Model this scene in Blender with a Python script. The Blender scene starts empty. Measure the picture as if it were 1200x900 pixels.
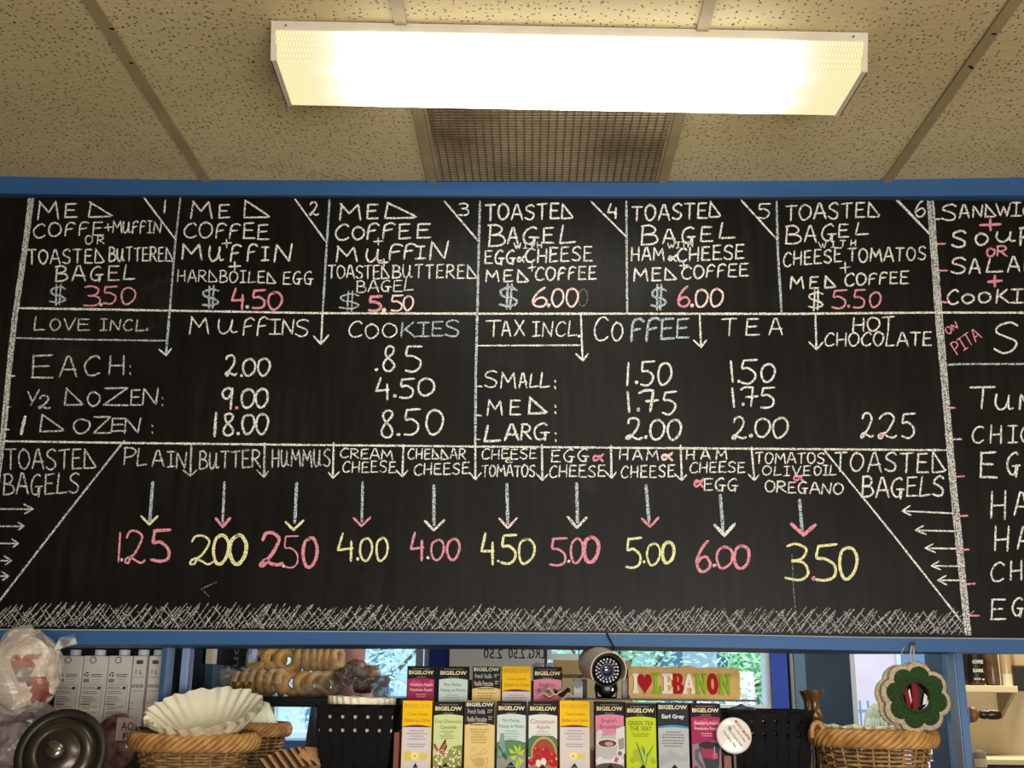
import bpy, bmesh, math, random
from mathutils import Vector, Matrix, noise as mnoise
random.seed(7)
R = random.random
def U(a, b): return a + (b-a)*R()
SC = bpy.context.scene
COL = SC.collection

# ------------------------------------------------------------------ camera
EYE = Vector((0.0, 0.0, 1.6)); FPX = 1290.0
PITCH, YAW, ROLL = math.radians(15.2), math.radians(1.15), math.radians(0.65)
_f = Vector((-math.sin(YAW)*math.cos(PITCH), math.cos(YAW)*math.cos(PITCH), math.sin(PITCH)))
_r0 = Vector((math.cos(YAW), math.sin(YAW), 0)); _u0 = _r0.cross(_f)
_r = _r0*math.cos(ROLL) + _u0*math.sin(ROLL); _u = _u0*math.cos(ROLL) - _r0*math.sin(ROLL)
cam_d = bpy.data.cameras.new('camera'); cam = bpy.data.objects.new('camera', cam_d); COL.objects.link(cam)
cam_d.sensor_width = 36.0; cam_d.lens = FPX/1200*36.0; cam_d.clip_start = 0.02; cam_d.clip_end = 300
cam.matrix_world = Matrix(((_r.x, _u.x, -_f.x, EYE.x), (_r.y, _u.y, -_f.y, EYE.y), (_r.z, _u.z, -_f.z, EYE.z), (0, 0, 0, 1)))
SC.camera = cam

# ------------------------------------------------------------------ exposure, world, large lights
SC.view_settings.view_transform = 'Standard'; SC.view_settings.look = 'None'
SC.view_settings.exposure = 0.45; SC.view_settings.gamma = 1.0; SC.view_settings.use_curve_mapping = False
W = bpy.data.worlds.new('sky'); SC.world = W; W.use_nodes = True
_bg = W.node_tree.nodes['Background']; _bg.inputs[0].default_value = (0.70, 0.88, 1.0, 1); _bg.inputs[1].default_value = 2.0
def area(name, loc, size, power, color, aim):
    l = bpy.data.lights.new(name, 'AREA'); l.shape = 'RECTANGLE'; l.size, l.size_y = size; l.energy = power; l.color = color
    o = bpy.data.objects.new(name, l); COL.objects.link(o); o.location = loc
    o.rotation_euler = (Vector(aim)-Vector(loc)).to_track_quat('-Z', 'Y').to_euler(); return o
area('rear_ceiling_lamp', (0.35, 0.35, 2.84), (1.25, 0.3), 22, (1.0, 0.96, 0.88), (0.35, 0.35, 0))
area('front_fill_light', (0.9, -2.1, 1.2), (2.6, 1.3), 110, (1.0, 0.975, 0.94), (0.5, 2.7, 1.6))  # unseen fill light added behind the camera for the object fronts
area('back_room_fill_light', (1.5, 3.3, 2.84), (1.2, 0.2), 34, (1.0, 0.95, 0.86), (1.5, 3.3, 0))  # unseen fill light added to brighten the kitchen wall and shelf
LAMP_STRENGTH = 8.5

# ------------------------------------------------------------------ pixel rays to real planes
def ray(px, py):
    d = _r*((px-600)/FPX) + _u*((450-py)/FPX) + _f
    return d
def onY(px, py, Y):
    d = ray(px, py); return EYE + d*((Y-EYE.y)/d.y)
def onZ(px, py, Z):
    d = ray(px, py); return EYE + d*((Z-EYE.z)/d.z)
CEIL = 2.90; BY = 2.712
def ppm(Y, z=1.6): return FPX/((Vector((0, Y, z))-EYE).dot(_f))

# ------------------------------------------------------------------ materials
def lin(c):
    return tuple((x/12.92 if x <= .04045 else ((x+.055)/1.055)**2.4) for x in [v/255 for v in c])
_m = {}
def mat(name, rgb=(128, 128, 128), rough=.6, metal=0., spec=.4, emit=None, es=0., alpha=1., var=0., vscale=20., bump=0., bscale=60., bdist=.002, trans=0., coat=0., rgb2=None, stretch=(1, 1, 1)):
    if name in _m: return _m[name]
    m = bpy.data.materials.new(name); _m[name] = m; m.use_nodes = True
    nt = m.node_tree; b = nt.nodes['Principled BSDF']; L = nt.links
    c = lin(rgb)
    b.inputs['Base Color'].default_value = (*c, 1); b.inputs['Roughness'].default_value = rough; b.inputs['Metallic'].default_value = metal
    b.inputs['Specular IOR Level'].default_value = spec; b.inputs['Alpha'].default_value = alpha
    b.inputs['Transmission Weight'].default_value = trans; b.inputs['Coat Weight'].default_value = coat
    if emit: b.inputs['Emission Color'].default_value = (*lin(emit), 1); b.inputs['Emission Strength'].default_value = es
    if var or rgb2 or bump:
        tc = nt.nodes.new('ShaderNodeTexCoord'); mp = nt.nodes.new('ShaderNodeMapping'); mp.inputs['Scale'].default_value = stretch
        L.new(tc.outputs['Object'], mp.inputs['Vector'])
    if var or rgb2:
        n = nt.nodes.new('ShaderNodeTexNoise'); n.inputs['Scale'].default_value = vscale; n.inputs['Detail'].default_value = 5
        r = nt.nodes.new('ShaderNodeValToRGB'); r.color_ramp.elements[0].position = .3; r.color_ramp.elements[1].position = .7
        c2 = lin(rgb2) if rgb2 else tuple(min(1, x*(1+var)) for x in c)
        c1 = c if rgb2 else tuple(x*(1-var) for x in c)
        r.color_ramp.elements[0].color = (*c1, 1); r.color_ramp.elements[1].color = (*c2, 1)
        L.new(mp.outputs[0], n.inputs['Vector']); L.new(n.outputs[0], r.inputs[0]); L.new(r.outputs[0], b.inputs['Base Color'])
    if bump:
        n2 = nt.nodes.new('ShaderNodeTexNoise'); n2.inputs['Scale'].default_value = bscale; n2.inputs['Detail'].default_value = 3
        bp = nt.nodes.new('ShaderNodeBump'); bp.inputs['Strength'].default_value = bump; bp.inputs['Distance'].default_value = bdist
        L.new(mp.outputs[0], n2.inputs['Vector']); L.new(n2.outputs[0], bp.inputs['Height']); L.new(bp.outputs[0], b.inputs['Normal'])
    return m

# ------------------------------------------------------------------ mesh builder
class MB:
    def __init__(s): s.v = []; s.f = []; s.mi = []
    def add(s, vs, fs, mi=0):
        o = len(s.v); s.v += [tuple(v) for v in vs]; s.f += [tuple(i+o for i in f) for f in fs]; s.mi += [mi]*len(fs); return s
    def box(s, c, d, rot=None, mi=0, bev=0.):
        x, y, z = d[0]/2, d[1]/2, d[2]/2
        P = [Vector((sx*x, sy*y, sz*z)) for sz in (-1, 1) for sy in (-1, 1) for sx in (-1, 1)]
        if rot is not None: P = [rot @ p for p in P]
        c = Vector(c)
        return s.add([p+c for p in P], [(0, 2, 3, 1), (4, 5, 7, 6), (0, 1, 5, 4), (2, 6, 7, 3), (0, 4, 6, 2), (1, 3, 7, 5)], mi)
    def box2(s, a, b, mi=0):
        return s.box([(a[i]+b[i])/2 for i in range(3)], [abs(b[i]-a[i]) for i in range(3)], mi=mi)
    def hexa(s, fr, bk, mi=0):   # four front corners and four back corners, same order
        return s.add(list(fr)+list(bk), [(0, 1, 2, 3), (7, 6, 5, 4), (0, 4, 5, 1), (1, 5, 6, 2), (2, 6, 7, 3), (3, 7, 4, 0)], mi)
    def tube(s, pts, rad, n=8, closed=False, mi=0, caps=True):
        pts = [Vector(p) for p in pts]; m = len(pts); rads = rad if isinstance(rad, (list, tuple)) else [rad]*m
        ring = []; up = None
        for i in range(m):
            if closed: t = pts[(i+1) % m]-pts[i-1]
            else: t = pts[min(i+1, m-1)]-pts[max(i-1, 0)]
            if t.length < 1e-9: t = Vector((0, 0, 1))
            t.normalize()
            if up is None:
                up = Vector((0, 0, 1)) if abs(t.z) < .9 else Vector((1, 0, 0))
            a = up - t*up.dot(t)
            if a.length < 1e-6: a = t.orthogonal()
            a.normalize(); up = a; b = t.cross(a)
            ring.append([pts[i]+(a*math.cos(2*math.pi*k/n)+b*math.sin(2*math.pi*k/n))*rads[i] for k in range(n)])
        vs = [p for r in ring for p in r]; fs = []
        for i in range(m if closed else m-1):
            j = (i+1) % m
            for k in range(n):
                k2 = (k+1) % n; fs.append((i*n+k, i*n+k2, j*n+k2, j*n+k))
        if not closed and caps:
            fs.append(tuple(range(n-1, -1, -1))); fs.append(tuple((m-1)*n+k for k in range(n)))
        return s.add(vs, fs, mi)
    def lathe(s, prof, n=32, M=None, mi=0, fn=None):   # prof: (r, z)
        vs = []; fs = []
        for (r, z) in prof:
            for k in range(n):
                a = 2*math.pi*k/n; p = Vector((r*math.cos(a), r*math.sin(a), z))
                if fn: p = fn(p, a, r, z)
                vs.append(M @ p if M is not None else p)
        for i in range(len(prof)-1):
            for k in range(n):
                k2 = (k+1) % n; fs.append((i*n+k, i*n+k2, (i+1)*n+k2, (i+1)*n+k))
        return s.add(vs, fs, mi)
    def prism(s, pts, M, depth, mi=0):   # 2D outline extruded along local +z of M
        n = len(pts); vs = [M @ Vector((x, y, 0)) for x, y in pts]+[M @ Vector((x, y, depth)) for x, y in pts]
        fs = [tuple(range(n-1, -1, -1)), tuple(range(n, 2*n))]+[(i, (i+1) % n, n+(i+1) % n, n+i) for i in range(n)]
        return s.add(vs, fs, mi)
    def poly(s, pts, mi=0): return s.add(pts, [tuple(range(len(pts)))], mi)
    def build(s, name, m, parent=None, smooth=False, origin=None, bev=0., sub=0):
        me = bpy.data.meshes.new(name)
        off = Vector(origin) if origin is not None else Vector((0, 0, 0))
        vs = [Vector(v)-off for v in s.v] if origin is not None else s.v
        me.from_pydata([tuple(v) for v in vs], [], s.f); me.update()
        ms = m if isinstance(m, (list, tuple)) else [m]
        for x in ms: me.materials.append(x)
        if len(ms) > 1: me.polygons.foreach_set('material_index', s.mi)
        if smooth: me.polygons.foreach_set('use_smooth', [True]*len(me.polygons))
        bm = bmesh.new(); bm.from_mesh(me); bmesh.ops.recalc_face_normals(bm, faces=bm.faces); bm.to_mesh(me); bm.free()
        o = bpy.data.objects.new(name, me); COL.objects.link(o)
        if origin is not None: o.location = off
        if parent is not None:
            o.parent = parent
            # child meshes are written in world coordinates; the parent inverse keeps them there
            o.matrix_parent_inverse = world_of(parent).inverted()
        if bev:
            md = o.modifiers.new('bevel', 'BEVEL'); md.width = bev; md.segments = 2; md.limit_method = 'ANGLE'; md.angle_limit = .6
        if sub:
            md = o.modifiers.new('sub', 'SUBSURF'); md.levels = sub; md.render_levels = sub
        return o
def world_of(o):
    M = Matrix.LocRotScale(o.location, o.rotation_euler, o.scale)
    return (world_of(o.parent) @ o.matrix_parent_inverse @ M) if o.parent else M
def thing(name, label, cat, loc=(0, 0, 0), group=None):
    o = bpy.data.objects.new(name, None); o.empty_display_size = .05; COL.objects.link(o); o.location = loc
    o['label'] = label; o['category'] = cat
    if group: o['group'] = group
    return o
def tag(o, label, cat, group=None):
    o['label'] = label; o['category'] = cat
    if group: o['group'] = group
    return o
def struct(o): o['kind'] = 'structure'; return o
def lab(o, l): o['label'] = l; return o
def copy_tree(o, delta, parent=None):
    c = o.copy(); COL.objects.link(c)
    if parent is None: c.location = o.location+Vector(delta)
    else: c.parent = parent
    for ch in [x for x in bpy.data.objects if x.parent is o]: copy_tree(ch, None, c)
    return c
_tc = {}
def text_polys(body, bold=0.):
    k = (body, bold)
    if k not in _tc:
        cu = bpy.data.curves.new('t', 'FONT'); cu.body = body; cu.size = 1; cu.offset = bold; cu.resolution_u = 2
        o = bpy.data.objects.new('t', cu); COL.objects.link(o); dg = bpy.context.evaluated_depsgraph_get()
        me = bpy.data.meshes.new_from_object(o.evaluated_get(dg))
        vs = [v.co.copy() for v in me.vertices]; fs = [tuple(p.vertices) for p in me.polygons]
        bpy.data.objects.remove(o); bpy.data.curves.remove(cu); bpy.data.meshes.remove(me)
        _tc[k] = (vs, fs)
    return _tc[k]
def text_on(mb, body, M, x0, x1, y0, y1, mi=0, bold=0., mirror=False):
    """flat lettering fitted to the rectangle x0..x1, y0..y1 of the plane M (local x right, y up)"""
    vs, fs = text_polys(body, bold)
    if not vs: return
    ax = min(v.x for v in vs); bx = max(v.x for v in vs); ay = min(v.y for v in vs); by = max(v.y for v in vs)
    out = []
    for v in vs:
        t = (v.x-ax)/(bx-ax); t = 1-t if mirror else t
        out.append(M @ Vector((x0+(x1-x0)*t, y0+(y1-y0)*(v.y-ay)/max(by-ay, 1e-6), 0)))
    mb.add(out, fs, mi)
def frameM(o, xdir=(1, 0, 0), ydir=(0, 0, 1)):
    x = Vector(xdir).normalized(); y = Vector(ydir); y = (y-x*y.dot(x)).normalized(); z = x.cross(y)
    o = Vector(o)
    return Matrix(((x.x, y.x, z.x, o.x), (x.y, y.y, z.y, o.y), (x.z, y.z, z.z, o.z), (0, 0, 0, 1)))
def circle(cx, cy, rx, ry=None, n=20, a0=0):
    ry = rx if ry is None else ry
    return [(cx+rx*math.cos(a0+2*math.pi*i/n), cy+ry*math.sin(a0+2*math.pi*i/n)) for i in range(n)]

# ================================================================== STRUCTURE
# ceiling materials
def ceiling_mat():
    m = bpy.data.materials.new('ceiling_tile'); m.use_nodes = True; nt = m.node_tree; L = nt.links; b = nt.nodes['Principled BSDF']
    g = nt.nodes.new('ShaderNodeNewGeometry')
    def N(t): return nt.nodes.new(t)
    # fissures: stretched voronoi dots, some cells only
    mp = N('ShaderNodeMapping'); mp.inputs['Scale'].default_value = (1, 1.0, 1); L.new(g.outputs['Position'], mp.inputs['Vector'])
    dn = N('ShaderNodeTexNoise'); dn.inputs['Scale'].default_value = 90; dn.inputs['Detail'].default_value = 2; L.new(mp.outputs[0], dn.inputs['Vector'])
    mx = N('ShaderNodeVectorMath'); mx.operation = 'SCALE'; mx.inputs['Scale'].default_value = .012
    sb = N('ShaderNodeVectorMath'); sb.operation = 'SUBTRACT'; sb.inputs[1].default_value = (.5, .5, .5); L.new(dn.outputs['Color'], sb.inputs[0]); L.new(sb.outputs[0], mx.inputs[0])
    ad = N('ShaderNodeVectorMath'); L.new(mp.outputs[0], ad.inputs[0]); L.new(mx.outputs[0], ad.inputs[1])
    v = N('ShaderNodeTexVoronoi'); v.voronoi_dimensions = '2D'; v.inputs['Scale'].default_value = 74; L.new(ad.outputs[0], v.inputs['Vector'])
    r = N('ShaderNodeValToRGB'); r.color_ramp.elements[0].position = .10; r.color_ramp.elements[1].position = .18
    r.color_ramp.elements[0].color = (1, 1, 1, 1); r.color_ramp.elements[1].color = (0, 0, 0, 1); L.new(v.outputs['Distance'], r.inputs[0])
    sp = N('ShaderNodeSeparateColor'); L.new(v.outputs['Color'], sp.inputs[0])
    gt = N('ShaderNodeMath'); gt.operation = 'GREATER_THAN'; gt.inputs[1].default_value = .45; L.new(sp.outputs[0], gt.inputs[0])
    mu = N('ShaderNodeMath'); mu.operation = 'MULTIPLY'; L.new(r.outputs[0], mu.inputs[0]); L.new(gt.outputs[0], mu.inputs[1])
    n1 = N('ShaderNodeTexNoise'); n1.inputs['Scale'].default_value = 2.3; n1.inputs['Detail'].default_value = 4; L.new(g.outputs['Position'], n1.inputs['Vector'])
    cr = N('ShaderNodeValToRGB'); cr.color_ramp.elements[0].position = .3; cr.color_ramp.elements[1].position = .75
    cr.color_ramp.elements[0].color = (*lin((196, 178, 134)), 1); cr.color_ramp.elements[1].color = (*lin((216, 201, 158)), 1); L.new(n1.outputs[0], cr.inputs[0])
    mc = N('ShaderNodeMix'); mc.data_type = 'RGBA'; L.new(mu.outputs[0], mc.inputs[0]); L.new(cr.outputs[0], mc.inputs[6]); mc.inputs[7].default_value = (*lin((112, 90, 54)), 1)
    L.new(mc.outputs[2], b.inputs['Base Color']); b.inputs['Roughness'].default_value = .62; b.inputs['Specular IOR Level'].default_value = .35
    n2 = N('ShaderNodeTexVoronoi'); n2.inputs['Scale'].default_value = 95; n2.feature = 'SMOOTH_F1'; L.new(ad.outputs[0], n2.inputs['Vector'])
    bp = N('ShaderNodeBump'); bp.inputs['Strength'].default_value = .35; bp.inputs['Distance'].default_value = .003; bp.invert = True
    L.new(n2.outputs['Distance'], bp.inputs['Height'])
    bp2 = N('ShaderNodeBump'); bp2.inputs['Strength'].default_value = 1; bp2.inputs['Distance'].default_value = .003; bp2.invert = True
    L.new(mu.outputs[0], bp2.inputs['Height']); L.new(bp.outputs[0], bp2.inputs['Normal']); L.new(bp2.outputs[0], b.inputs['Normal'])
    return m
M_tile = ceiling_mat()
M_tee = mat('ceiling_tee', (160, 143, 108), .5, var=.12, vscale=9)
M_wall = mat('wall_paint', (176, 160, 128), .8, var=.06, vscale=3)
M_dark = mat('dark_void', (12, 12, 14), .9)
M_blue = mat('blue_paint', (46, 88, 138), .5, spec=.28, var=.10, vscale=7, bump=.25, bscale=26, bdist=.002, stretch=(.25, 1, 2.5))
M_blue2 = mat('blue_paint_post', (60, 100, 146), .45, var=.15, vscale=12, bump=.3, bscale=40, bdist=.002, stretch=(2, 2, .4))
M_board = None

RX = 2.75
# ceiling: slab above, tiles and tees under it (grid direction is square to the board)
cl = struct(MB().box2((-RX, -2.2, CEIL+.06), (RX, 4.7, CEIL+.12)).build('ceiling', M_dark))
tee_x = [onZ(242, 211.5, CEIL).x, onZ(507, 214.5, CEIL).x, onZ(776, 214.5, CEIL).x, onZ(1040, 211, CEIL).x]
sp_ = (tee_x[3]-tee_x[0])/3
tees = [tee_x[0]-sp_*k for k in (3, 2, 1)]+tee_x+[tee_x[3]+sp_*k for k in (1, 2)]
FY0 = 1.95   # where the fixture hides the cross joint of the middle bay
def tile(x0, x1, y0, y1):
    g = .0115
    MB().box2((x0+g, y0+g, CEIL+.002), (x1-g, y1-g, CEIL+.016)).build('ceiling_tile', M_tile, cl)
bays = [(-RX+.01, tees[0])]+list(zip(tees[:-1], tees[1:]))+[(tees[-1], RX-.01)]
for i, (a, b) in enumerate(bays):
    ys = [-2.1, -.72, .5, 1.72, 3.3, 4.5]
    mid = abs((a+b)/2-(tee_x[1]+tee_x[2])/2) < .05
    if mid: ys = [-2.1, -.5, .72, 2.12]
    else: ys = [-2.1, -.72, .5, 1.56, 2.78]
    for y0, y1 in zip(ys[:-1], ys[1:]): tile(a, b, y0, y1)
    if not mid:
        for y in ys[1:-1]:
            MB().box2((a+.012, y-.012, CEIL-.004), (b-.012, y+.012, CEIL+.004)).build('ceiling_tee', M_tee, cl)
for x in tees:
    o = MB().box2((x-.0125, -2.1, CEIL-.005), (x+.0125, 2.78, CEIL+.004)).build('ceiling_tee', M_tee, cl)
for (px, py) in ((131, 34), (154, 74), (1165, 40), (1139, 80), (1137, 78)):
    p = onZ(px, py, CEIL-.0055); MB().prism(circle(0, 0, .0055, .0035, 8), frameM(p, (1, .3, 0), (0, 1, 0)), .002).build('screw_hole', M_dark, cl)
# pale smear left by plaster near the rail
M_smear = mat('plaster_smear', (205, 192, 158), .7)
for pts in ([(240, 190), (262, 182), (300, 188), (345, 196), (395, 204), (430, 213), (410, 213.5), (360, 206), (300, 199), (255, 195)],):
    nt = M_smear.node_tree; bs = nt.nodes['Principled BSDF']; n = nt.nodes.new('ShaderNodeTexNoise'); n.inputs['Scale'].default_value = 60; n.inputs['Detail'].default_value = 6
    tcn = nt.nodes.new('ShaderNodeTexCoord'); nt.links.new(tcn.outputs['Object'], n.inputs['Vector'])
    rp = nt.nodes.new('ShaderNodeMapRange'); rp.inputs[1].default_value = .45; rp.inputs[2].default_value = .75; rp.inputs[4].default_value = .6
    nt.links.new(n.outputs[0], rp.inputs[0]); nt.links.new(rp.outputs[0], bs.inputs['Alpha'])
    MB().poly([onZ(x, y, CEIL+.0015) for x, y in pts]).build('plaster_smear', M_smear, cl)

# vent grille in the middle bay
vx0, vx1 = tee_x[1]+.013, tee_x[2]-.013; vy0, vy1 = 2.10, 2.70
vent = thing('ceiling_vent', 'square eggcrate air vent panel with dirty grille in the ceiling behind the lamp', 'vent', ((vx0+vx1)/2, (vy0+vy1)/2, CEIL))
M_vent = mat('vent_plastic', (178, 160, 128), .6, rgb2=(104, 86, 60), vscale=4)
M_ventb = mat('vent_backing', (30, 26, 22), .9, var=.3, vscale=14)
g = MB(); ny = 44; nx = 30
for i in range(ny+1):
    y = vy0+(vy1-vy0)*i/ny; g.box2((vx0, y-.0036, CEIL-.002), (vx1, y+.0036, CEIL+.0005))
o = g.build('grille', M_vent, vent); o['kind'] = 'stuff'
g = MB()
for i in range(nx+1):
    x = vx0+(vx1-vx0)*i/nx; g.box2((x-.0013, vy0, CEIL-.0045), (x+.0013, vy1, CEIL+.003))
o = g.build('cross_bars', mat('vent_cross_bar', (112, 96, 74), .7), vent); o['kind'] = 'stuff'
MB().box2((vx0, vy0, CEIL+.03), (vx1, vy1, CEIL+.034)).build('backing', M_ventb, vent)
g = MB()
for a, b in (((vx0-.001, vy0, CEIL-.004), (vx0+.008, vy1, CEIL+.008)), ((vx1-.008, vy0, CEIL-.004), (vx1+.001, vy1, CEIL+.008)), ((vx0, vy0-.01, CEIL-.004), (vx1, vy0+.002, CEIL+.008))): g.box2(a, b)
g.build('frame', M_tee, vent)

# ceiling lamp: wraparound fixture ------------------------------------------------
Lc0, Lc1 = onZ(318, 24, CEIL), onZ(1017, 38, CEIL)
ZB = CEIL-.078
fx = (Lc1-Lc0); fx.z = 0; FL = fx.length; fx.normalize(); fy = Vector((-fx.y, fx.x, 0))
def F(a, b, z): return Lc0+fx*a+fy*b+Vector((0, 0, z-CEIL))
yb0 = .024; pB = onZ(342, 123, ZB); yb1 = (pB-Lc0).dot(fy); yt1 = yb1+.028
lamp = thing('ceiling_lamp', 'long lit fluorescent lamp with prismatic wraparound cover, screwed to the ceiling', 'ceiling lamp', F(FL/2, yb1/2, CEIL))
M_lampmetal = mat('lamp_metal', (214, 206, 186), .45, var=.08, vscale=14)
ml = bpy.data.materials.new('lit_diffuser'); ml.use_nodes = True; nt = ml.node_tree; L = nt.links; nt.nodes.remove(nt.nodes['Principled BSDF'])
em = nt.nodes.new('ShaderNodeEmission'); L.new(em.outputs[0], nt.nodes['Material Output'].inputs[0])
tc = nt.nodes.new('ShaderNodeTexCoord'); sx = nt.nodes.new('ShaderNodeSeparateXYZ'); L.new(tc.outputs['Object'], sx.inputs[0])
ab = nt.nodes.new('ShaderNodeMath'); ab.operation = 'ABSOLUTE'; L.new(sx.outputs[0], ab.inputs[0])
mr = nt.nodes.new('ShaderNodeMapRange'); mr.interpolation_type = 'SMOOTHSTEP'; mr.inputs[1].default_value = FL/2-.24; mr.inputs[2].default_value = FL/2-.02; mr.inputs[3].default_value = 1; mr.inputs[4].default_value = 0; L.new(ab.outputs[0], mr.inputs[0])
# two tubes run along the lamp, brighter over each tube
wv = nt.nodes.new('ShaderNodeMath'); wv.operation = 'SUBTRACT'; wv.inputs[1].default_value = 0.0; L.new(sx.outputs[1], wv.inputs[0])
co = nt.nodes.new('ShaderNodeMath'); co.operation = 'MULTIPLY'; co.inputs[1].default_value = 2*math.pi/.085; L.new(wv.outputs[0], co.inputs[0])
cs = nt.nodes.new('ShaderNodeMath'); cs.operation = 'COSINE'; L.new(co.outputs[0], cs.inputs[0])
tb = nt.nodes.new('ShaderNodeMapRange'); tb.inputs[1].default_value = -1; tb.inputs[2].default_value = 1; tb.inputs[3].default_value = 1.0; tb.inputs[4].default_value = .8; L.new(cs.outputs[0], tb.inputs[0])
# prism ribs: fine crossed grooves
def wave(ang, sc):
    mp = nt.nodes.new('ShaderNodeMapping'); mp.inputs['Rotation'].default_value = (0, 0, ang); L.new(tc.outputs['Object'], mp.inputs['Vector'])
    w = nt.nodes.new('ShaderNodeTexWave'); w.inputs['Scale'].default_value = sc; L.new(mp.outputs[0], w.inputs['Vector']); return w
w1, w2 = wave(.72, 62), wave(-.72, 62)
mm = nt.nodes.new('ShaderNodeMath'); mm.operation = 'MULTIPLY'; L.new(w1.outputs['Fac'], mm.inputs[0]); L.new(w2.outputs['Fac'], mm.inputs[1])
pr = nt.nodes.new('ShaderNodeMapRange'); pr.inputs[3].default_value = .80; pr.inputs[4].default_value = 1.12; L.new(mm.outputs[0], pr.inputs[0])
st = nt.nodes.new('ShaderNodeMath'); st.operation = 'MULTIPLY'; L.new(mr.outputs[0], st.inputs[0]); L.new(tb.outputs[0], st.inputs[1])
pw_ = nt.nodes.new('ShaderNodeMath'); pw_.operation = 'POWER'; pw_.inputs[1].default_value = 3.5; L.new(st.outputs[0], pw_.inputs[0])
s2 = nt.nodes.new('ShaderNodeMapRange'); s2.inputs[3].default_value = .86; s2.inputs[4].default_value = LAMP_STRENGTH; L.new(pw_.outputs[0], s2.inputs[0])
s3 = nt.nodes.new('ShaderNodeMath'); s3.operation = 'MULTIPLY'; L.new(s2.outputs[0], s3.inputs[0]); L.new(pr.outputs[0], s3.inputs[1])
cm = nt.nodes.new('ShaderNodeMix'); cm.data_type = 'RGBA'; L.new(st.outputs[0], cm.inputs[0]); cm.inputs[6].default_value = (*lin((250, 236, 180)), 1); cm.inputs[7].default_value = (1, .965, .88, 1)
L.new(cm.outputs[2], em.inputs[0]); L.new(s3.outputs[0], em.inputs[1])
# cover: near facet, bottom, far facet; drawn in the lamp's own axes
lampR = Matrix.Rotation(math.atan2(fx.y, fx.x), 4, 'Z')
cen = F(FL/2, (yb1)/2, CEIL); e = .006
prof = [(-yb1/2+.003, -.020), (-yb1/2+yb0, ZB-CEIL), (yb1/2, ZB-CEIL), (yb1/2+.026, -.012)]
mb = MB(); N_ = 24
for i in range(N_+1):
    x = -FL/2+.010+(FL-.02)*i/N_
    for (y, z) in prof: mb.v.append((x, y, z))
for i in range(N_):
    for k in range(3):
        a = i*4+k; mb.f.append((a, a+4, a+5, a+1)); mb.mi.append(0)
dif = mb.build('diffuser', ml); dif.matrix_world = Matrix.Translation(cen) @ lampR
dif.parent = lamp; dif.matrix_parent_inverse = world_of(lamp).inverted()
# metal: near top strip, pan on the ceiling, end caps with flanges
mb = MB(); mb.hexa([F(0, 0, CEIL-.0005), F(FL, 0, CEIL-.0005), F(FL-.004, .005, CEIL-.021), F(.004, .005, CEIL-.021)], [F(0, .012, CEIL-.0005), F(FL, .012, CEIL-.0005), F(FL, .012, CEIL-.02), F(0, .012, CEIL-.02)])
mb.build('edge_strip', M_lampmetal, lamp)
MB().hexa([F(0, .012, CEIL-.0005), F(FL, .012, CEIL-.0005), F(FL, .012, CEIL-.012), F(0, .012, CEIL-.012)], [F(0, yt1, CEIL-.0005), F(FL, yt1, CEIL-.0005), F(FL, yt1, CEIL-.012), F(0, yt1, CEIL-.012)]).build('mounting_pan', M_lampmetal, lamp)
for s_ in (0, 1):
    def X(a): return a if s_ == 0 else FL-a
    mb = MB()
    outl = [(0, CEIL-.0005), (yb0-.003, ZB-.002), (yb1+.002, ZB-.002), (yt1, CEIL-.0005)]
    mb.hexa([F(X(0), b, z) for b, z in outl], [F(X(.002), b, z) for b, z in outl])
    # flange lapping over the cover's end
    ins = .012
    mb.hexa([F(X(0), -.001, CEIL-.001), F(X(ins), -.001+.002, CEIL-.001), F(X(ins), yb0-.003, ZB-.001), F(X(0), yb0-.004, ZB-.001)],
            [F(X(0), .004, CEIL-.001), F(X(ins), .004, CEIL-.001), F(X(ins), yb0+.002, ZB+.001), F(X(0), yb0+.002, ZB+.001)])
    mb.hexa([F(X(0), yb0-.004, ZB-.002), F(X(ins), yb0-.004, ZB-.002), F(X(ins), yb1+.002, ZB-.002), F(X(0), yb1+.002, ZB-.002)],
            [F(X(0), yb0-.004, ZB+.0), F(X(ins), yb0-.004, ZB+.0), F(X(ins), yb1+.002, ZB+.0), F(X(0), yb1+.002, ZB+.0)])
    mb.build('end_cap', M_lampmetal, lamp)
for a in (.03, FL-.03):
    p = F(a, .001, CEIL-.010); MB().prism(circle(0, 0, .0022, n=8), frameM(p), .001).build('screw', mat('screw_dark', (90, 85, 78), .5), lamp)

# floor and walls
M_floor = mat('floor_tile', (170, 160, 142), .6, var=.1, vscale=3)
struct(MB().box2((-RX, -2.2, -.05), (RX, 4.7, 0)).build('floor', M_floor))
struct(MB().box2((-RX-.1, -2.2, 0), (-RX, 4.7, CEIL+.1)).build('wall_left', mat('wall_left_paint', (84, 74, 60), .8)))
struct(MB().box2((RX, -2.2, 0), (RX+.1, 4.7, CEIL+.1)).build('wall_right', M_wall))
struct(MB().box2((-RX, -2.3, 0), (RX, -2.2, CEIL+.1)).build('wall_rear', mat('wall_rear_paint', (190, 178, 150), .8)))
# back-room ceiling behind the board (plain)
struct(MB().box2((-RX, 2.80, 2.86), (RX, 4.7, 2.895)).build('ceiling_back', mat('back_ceiling', (170, 165, 150), .8)))

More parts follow.
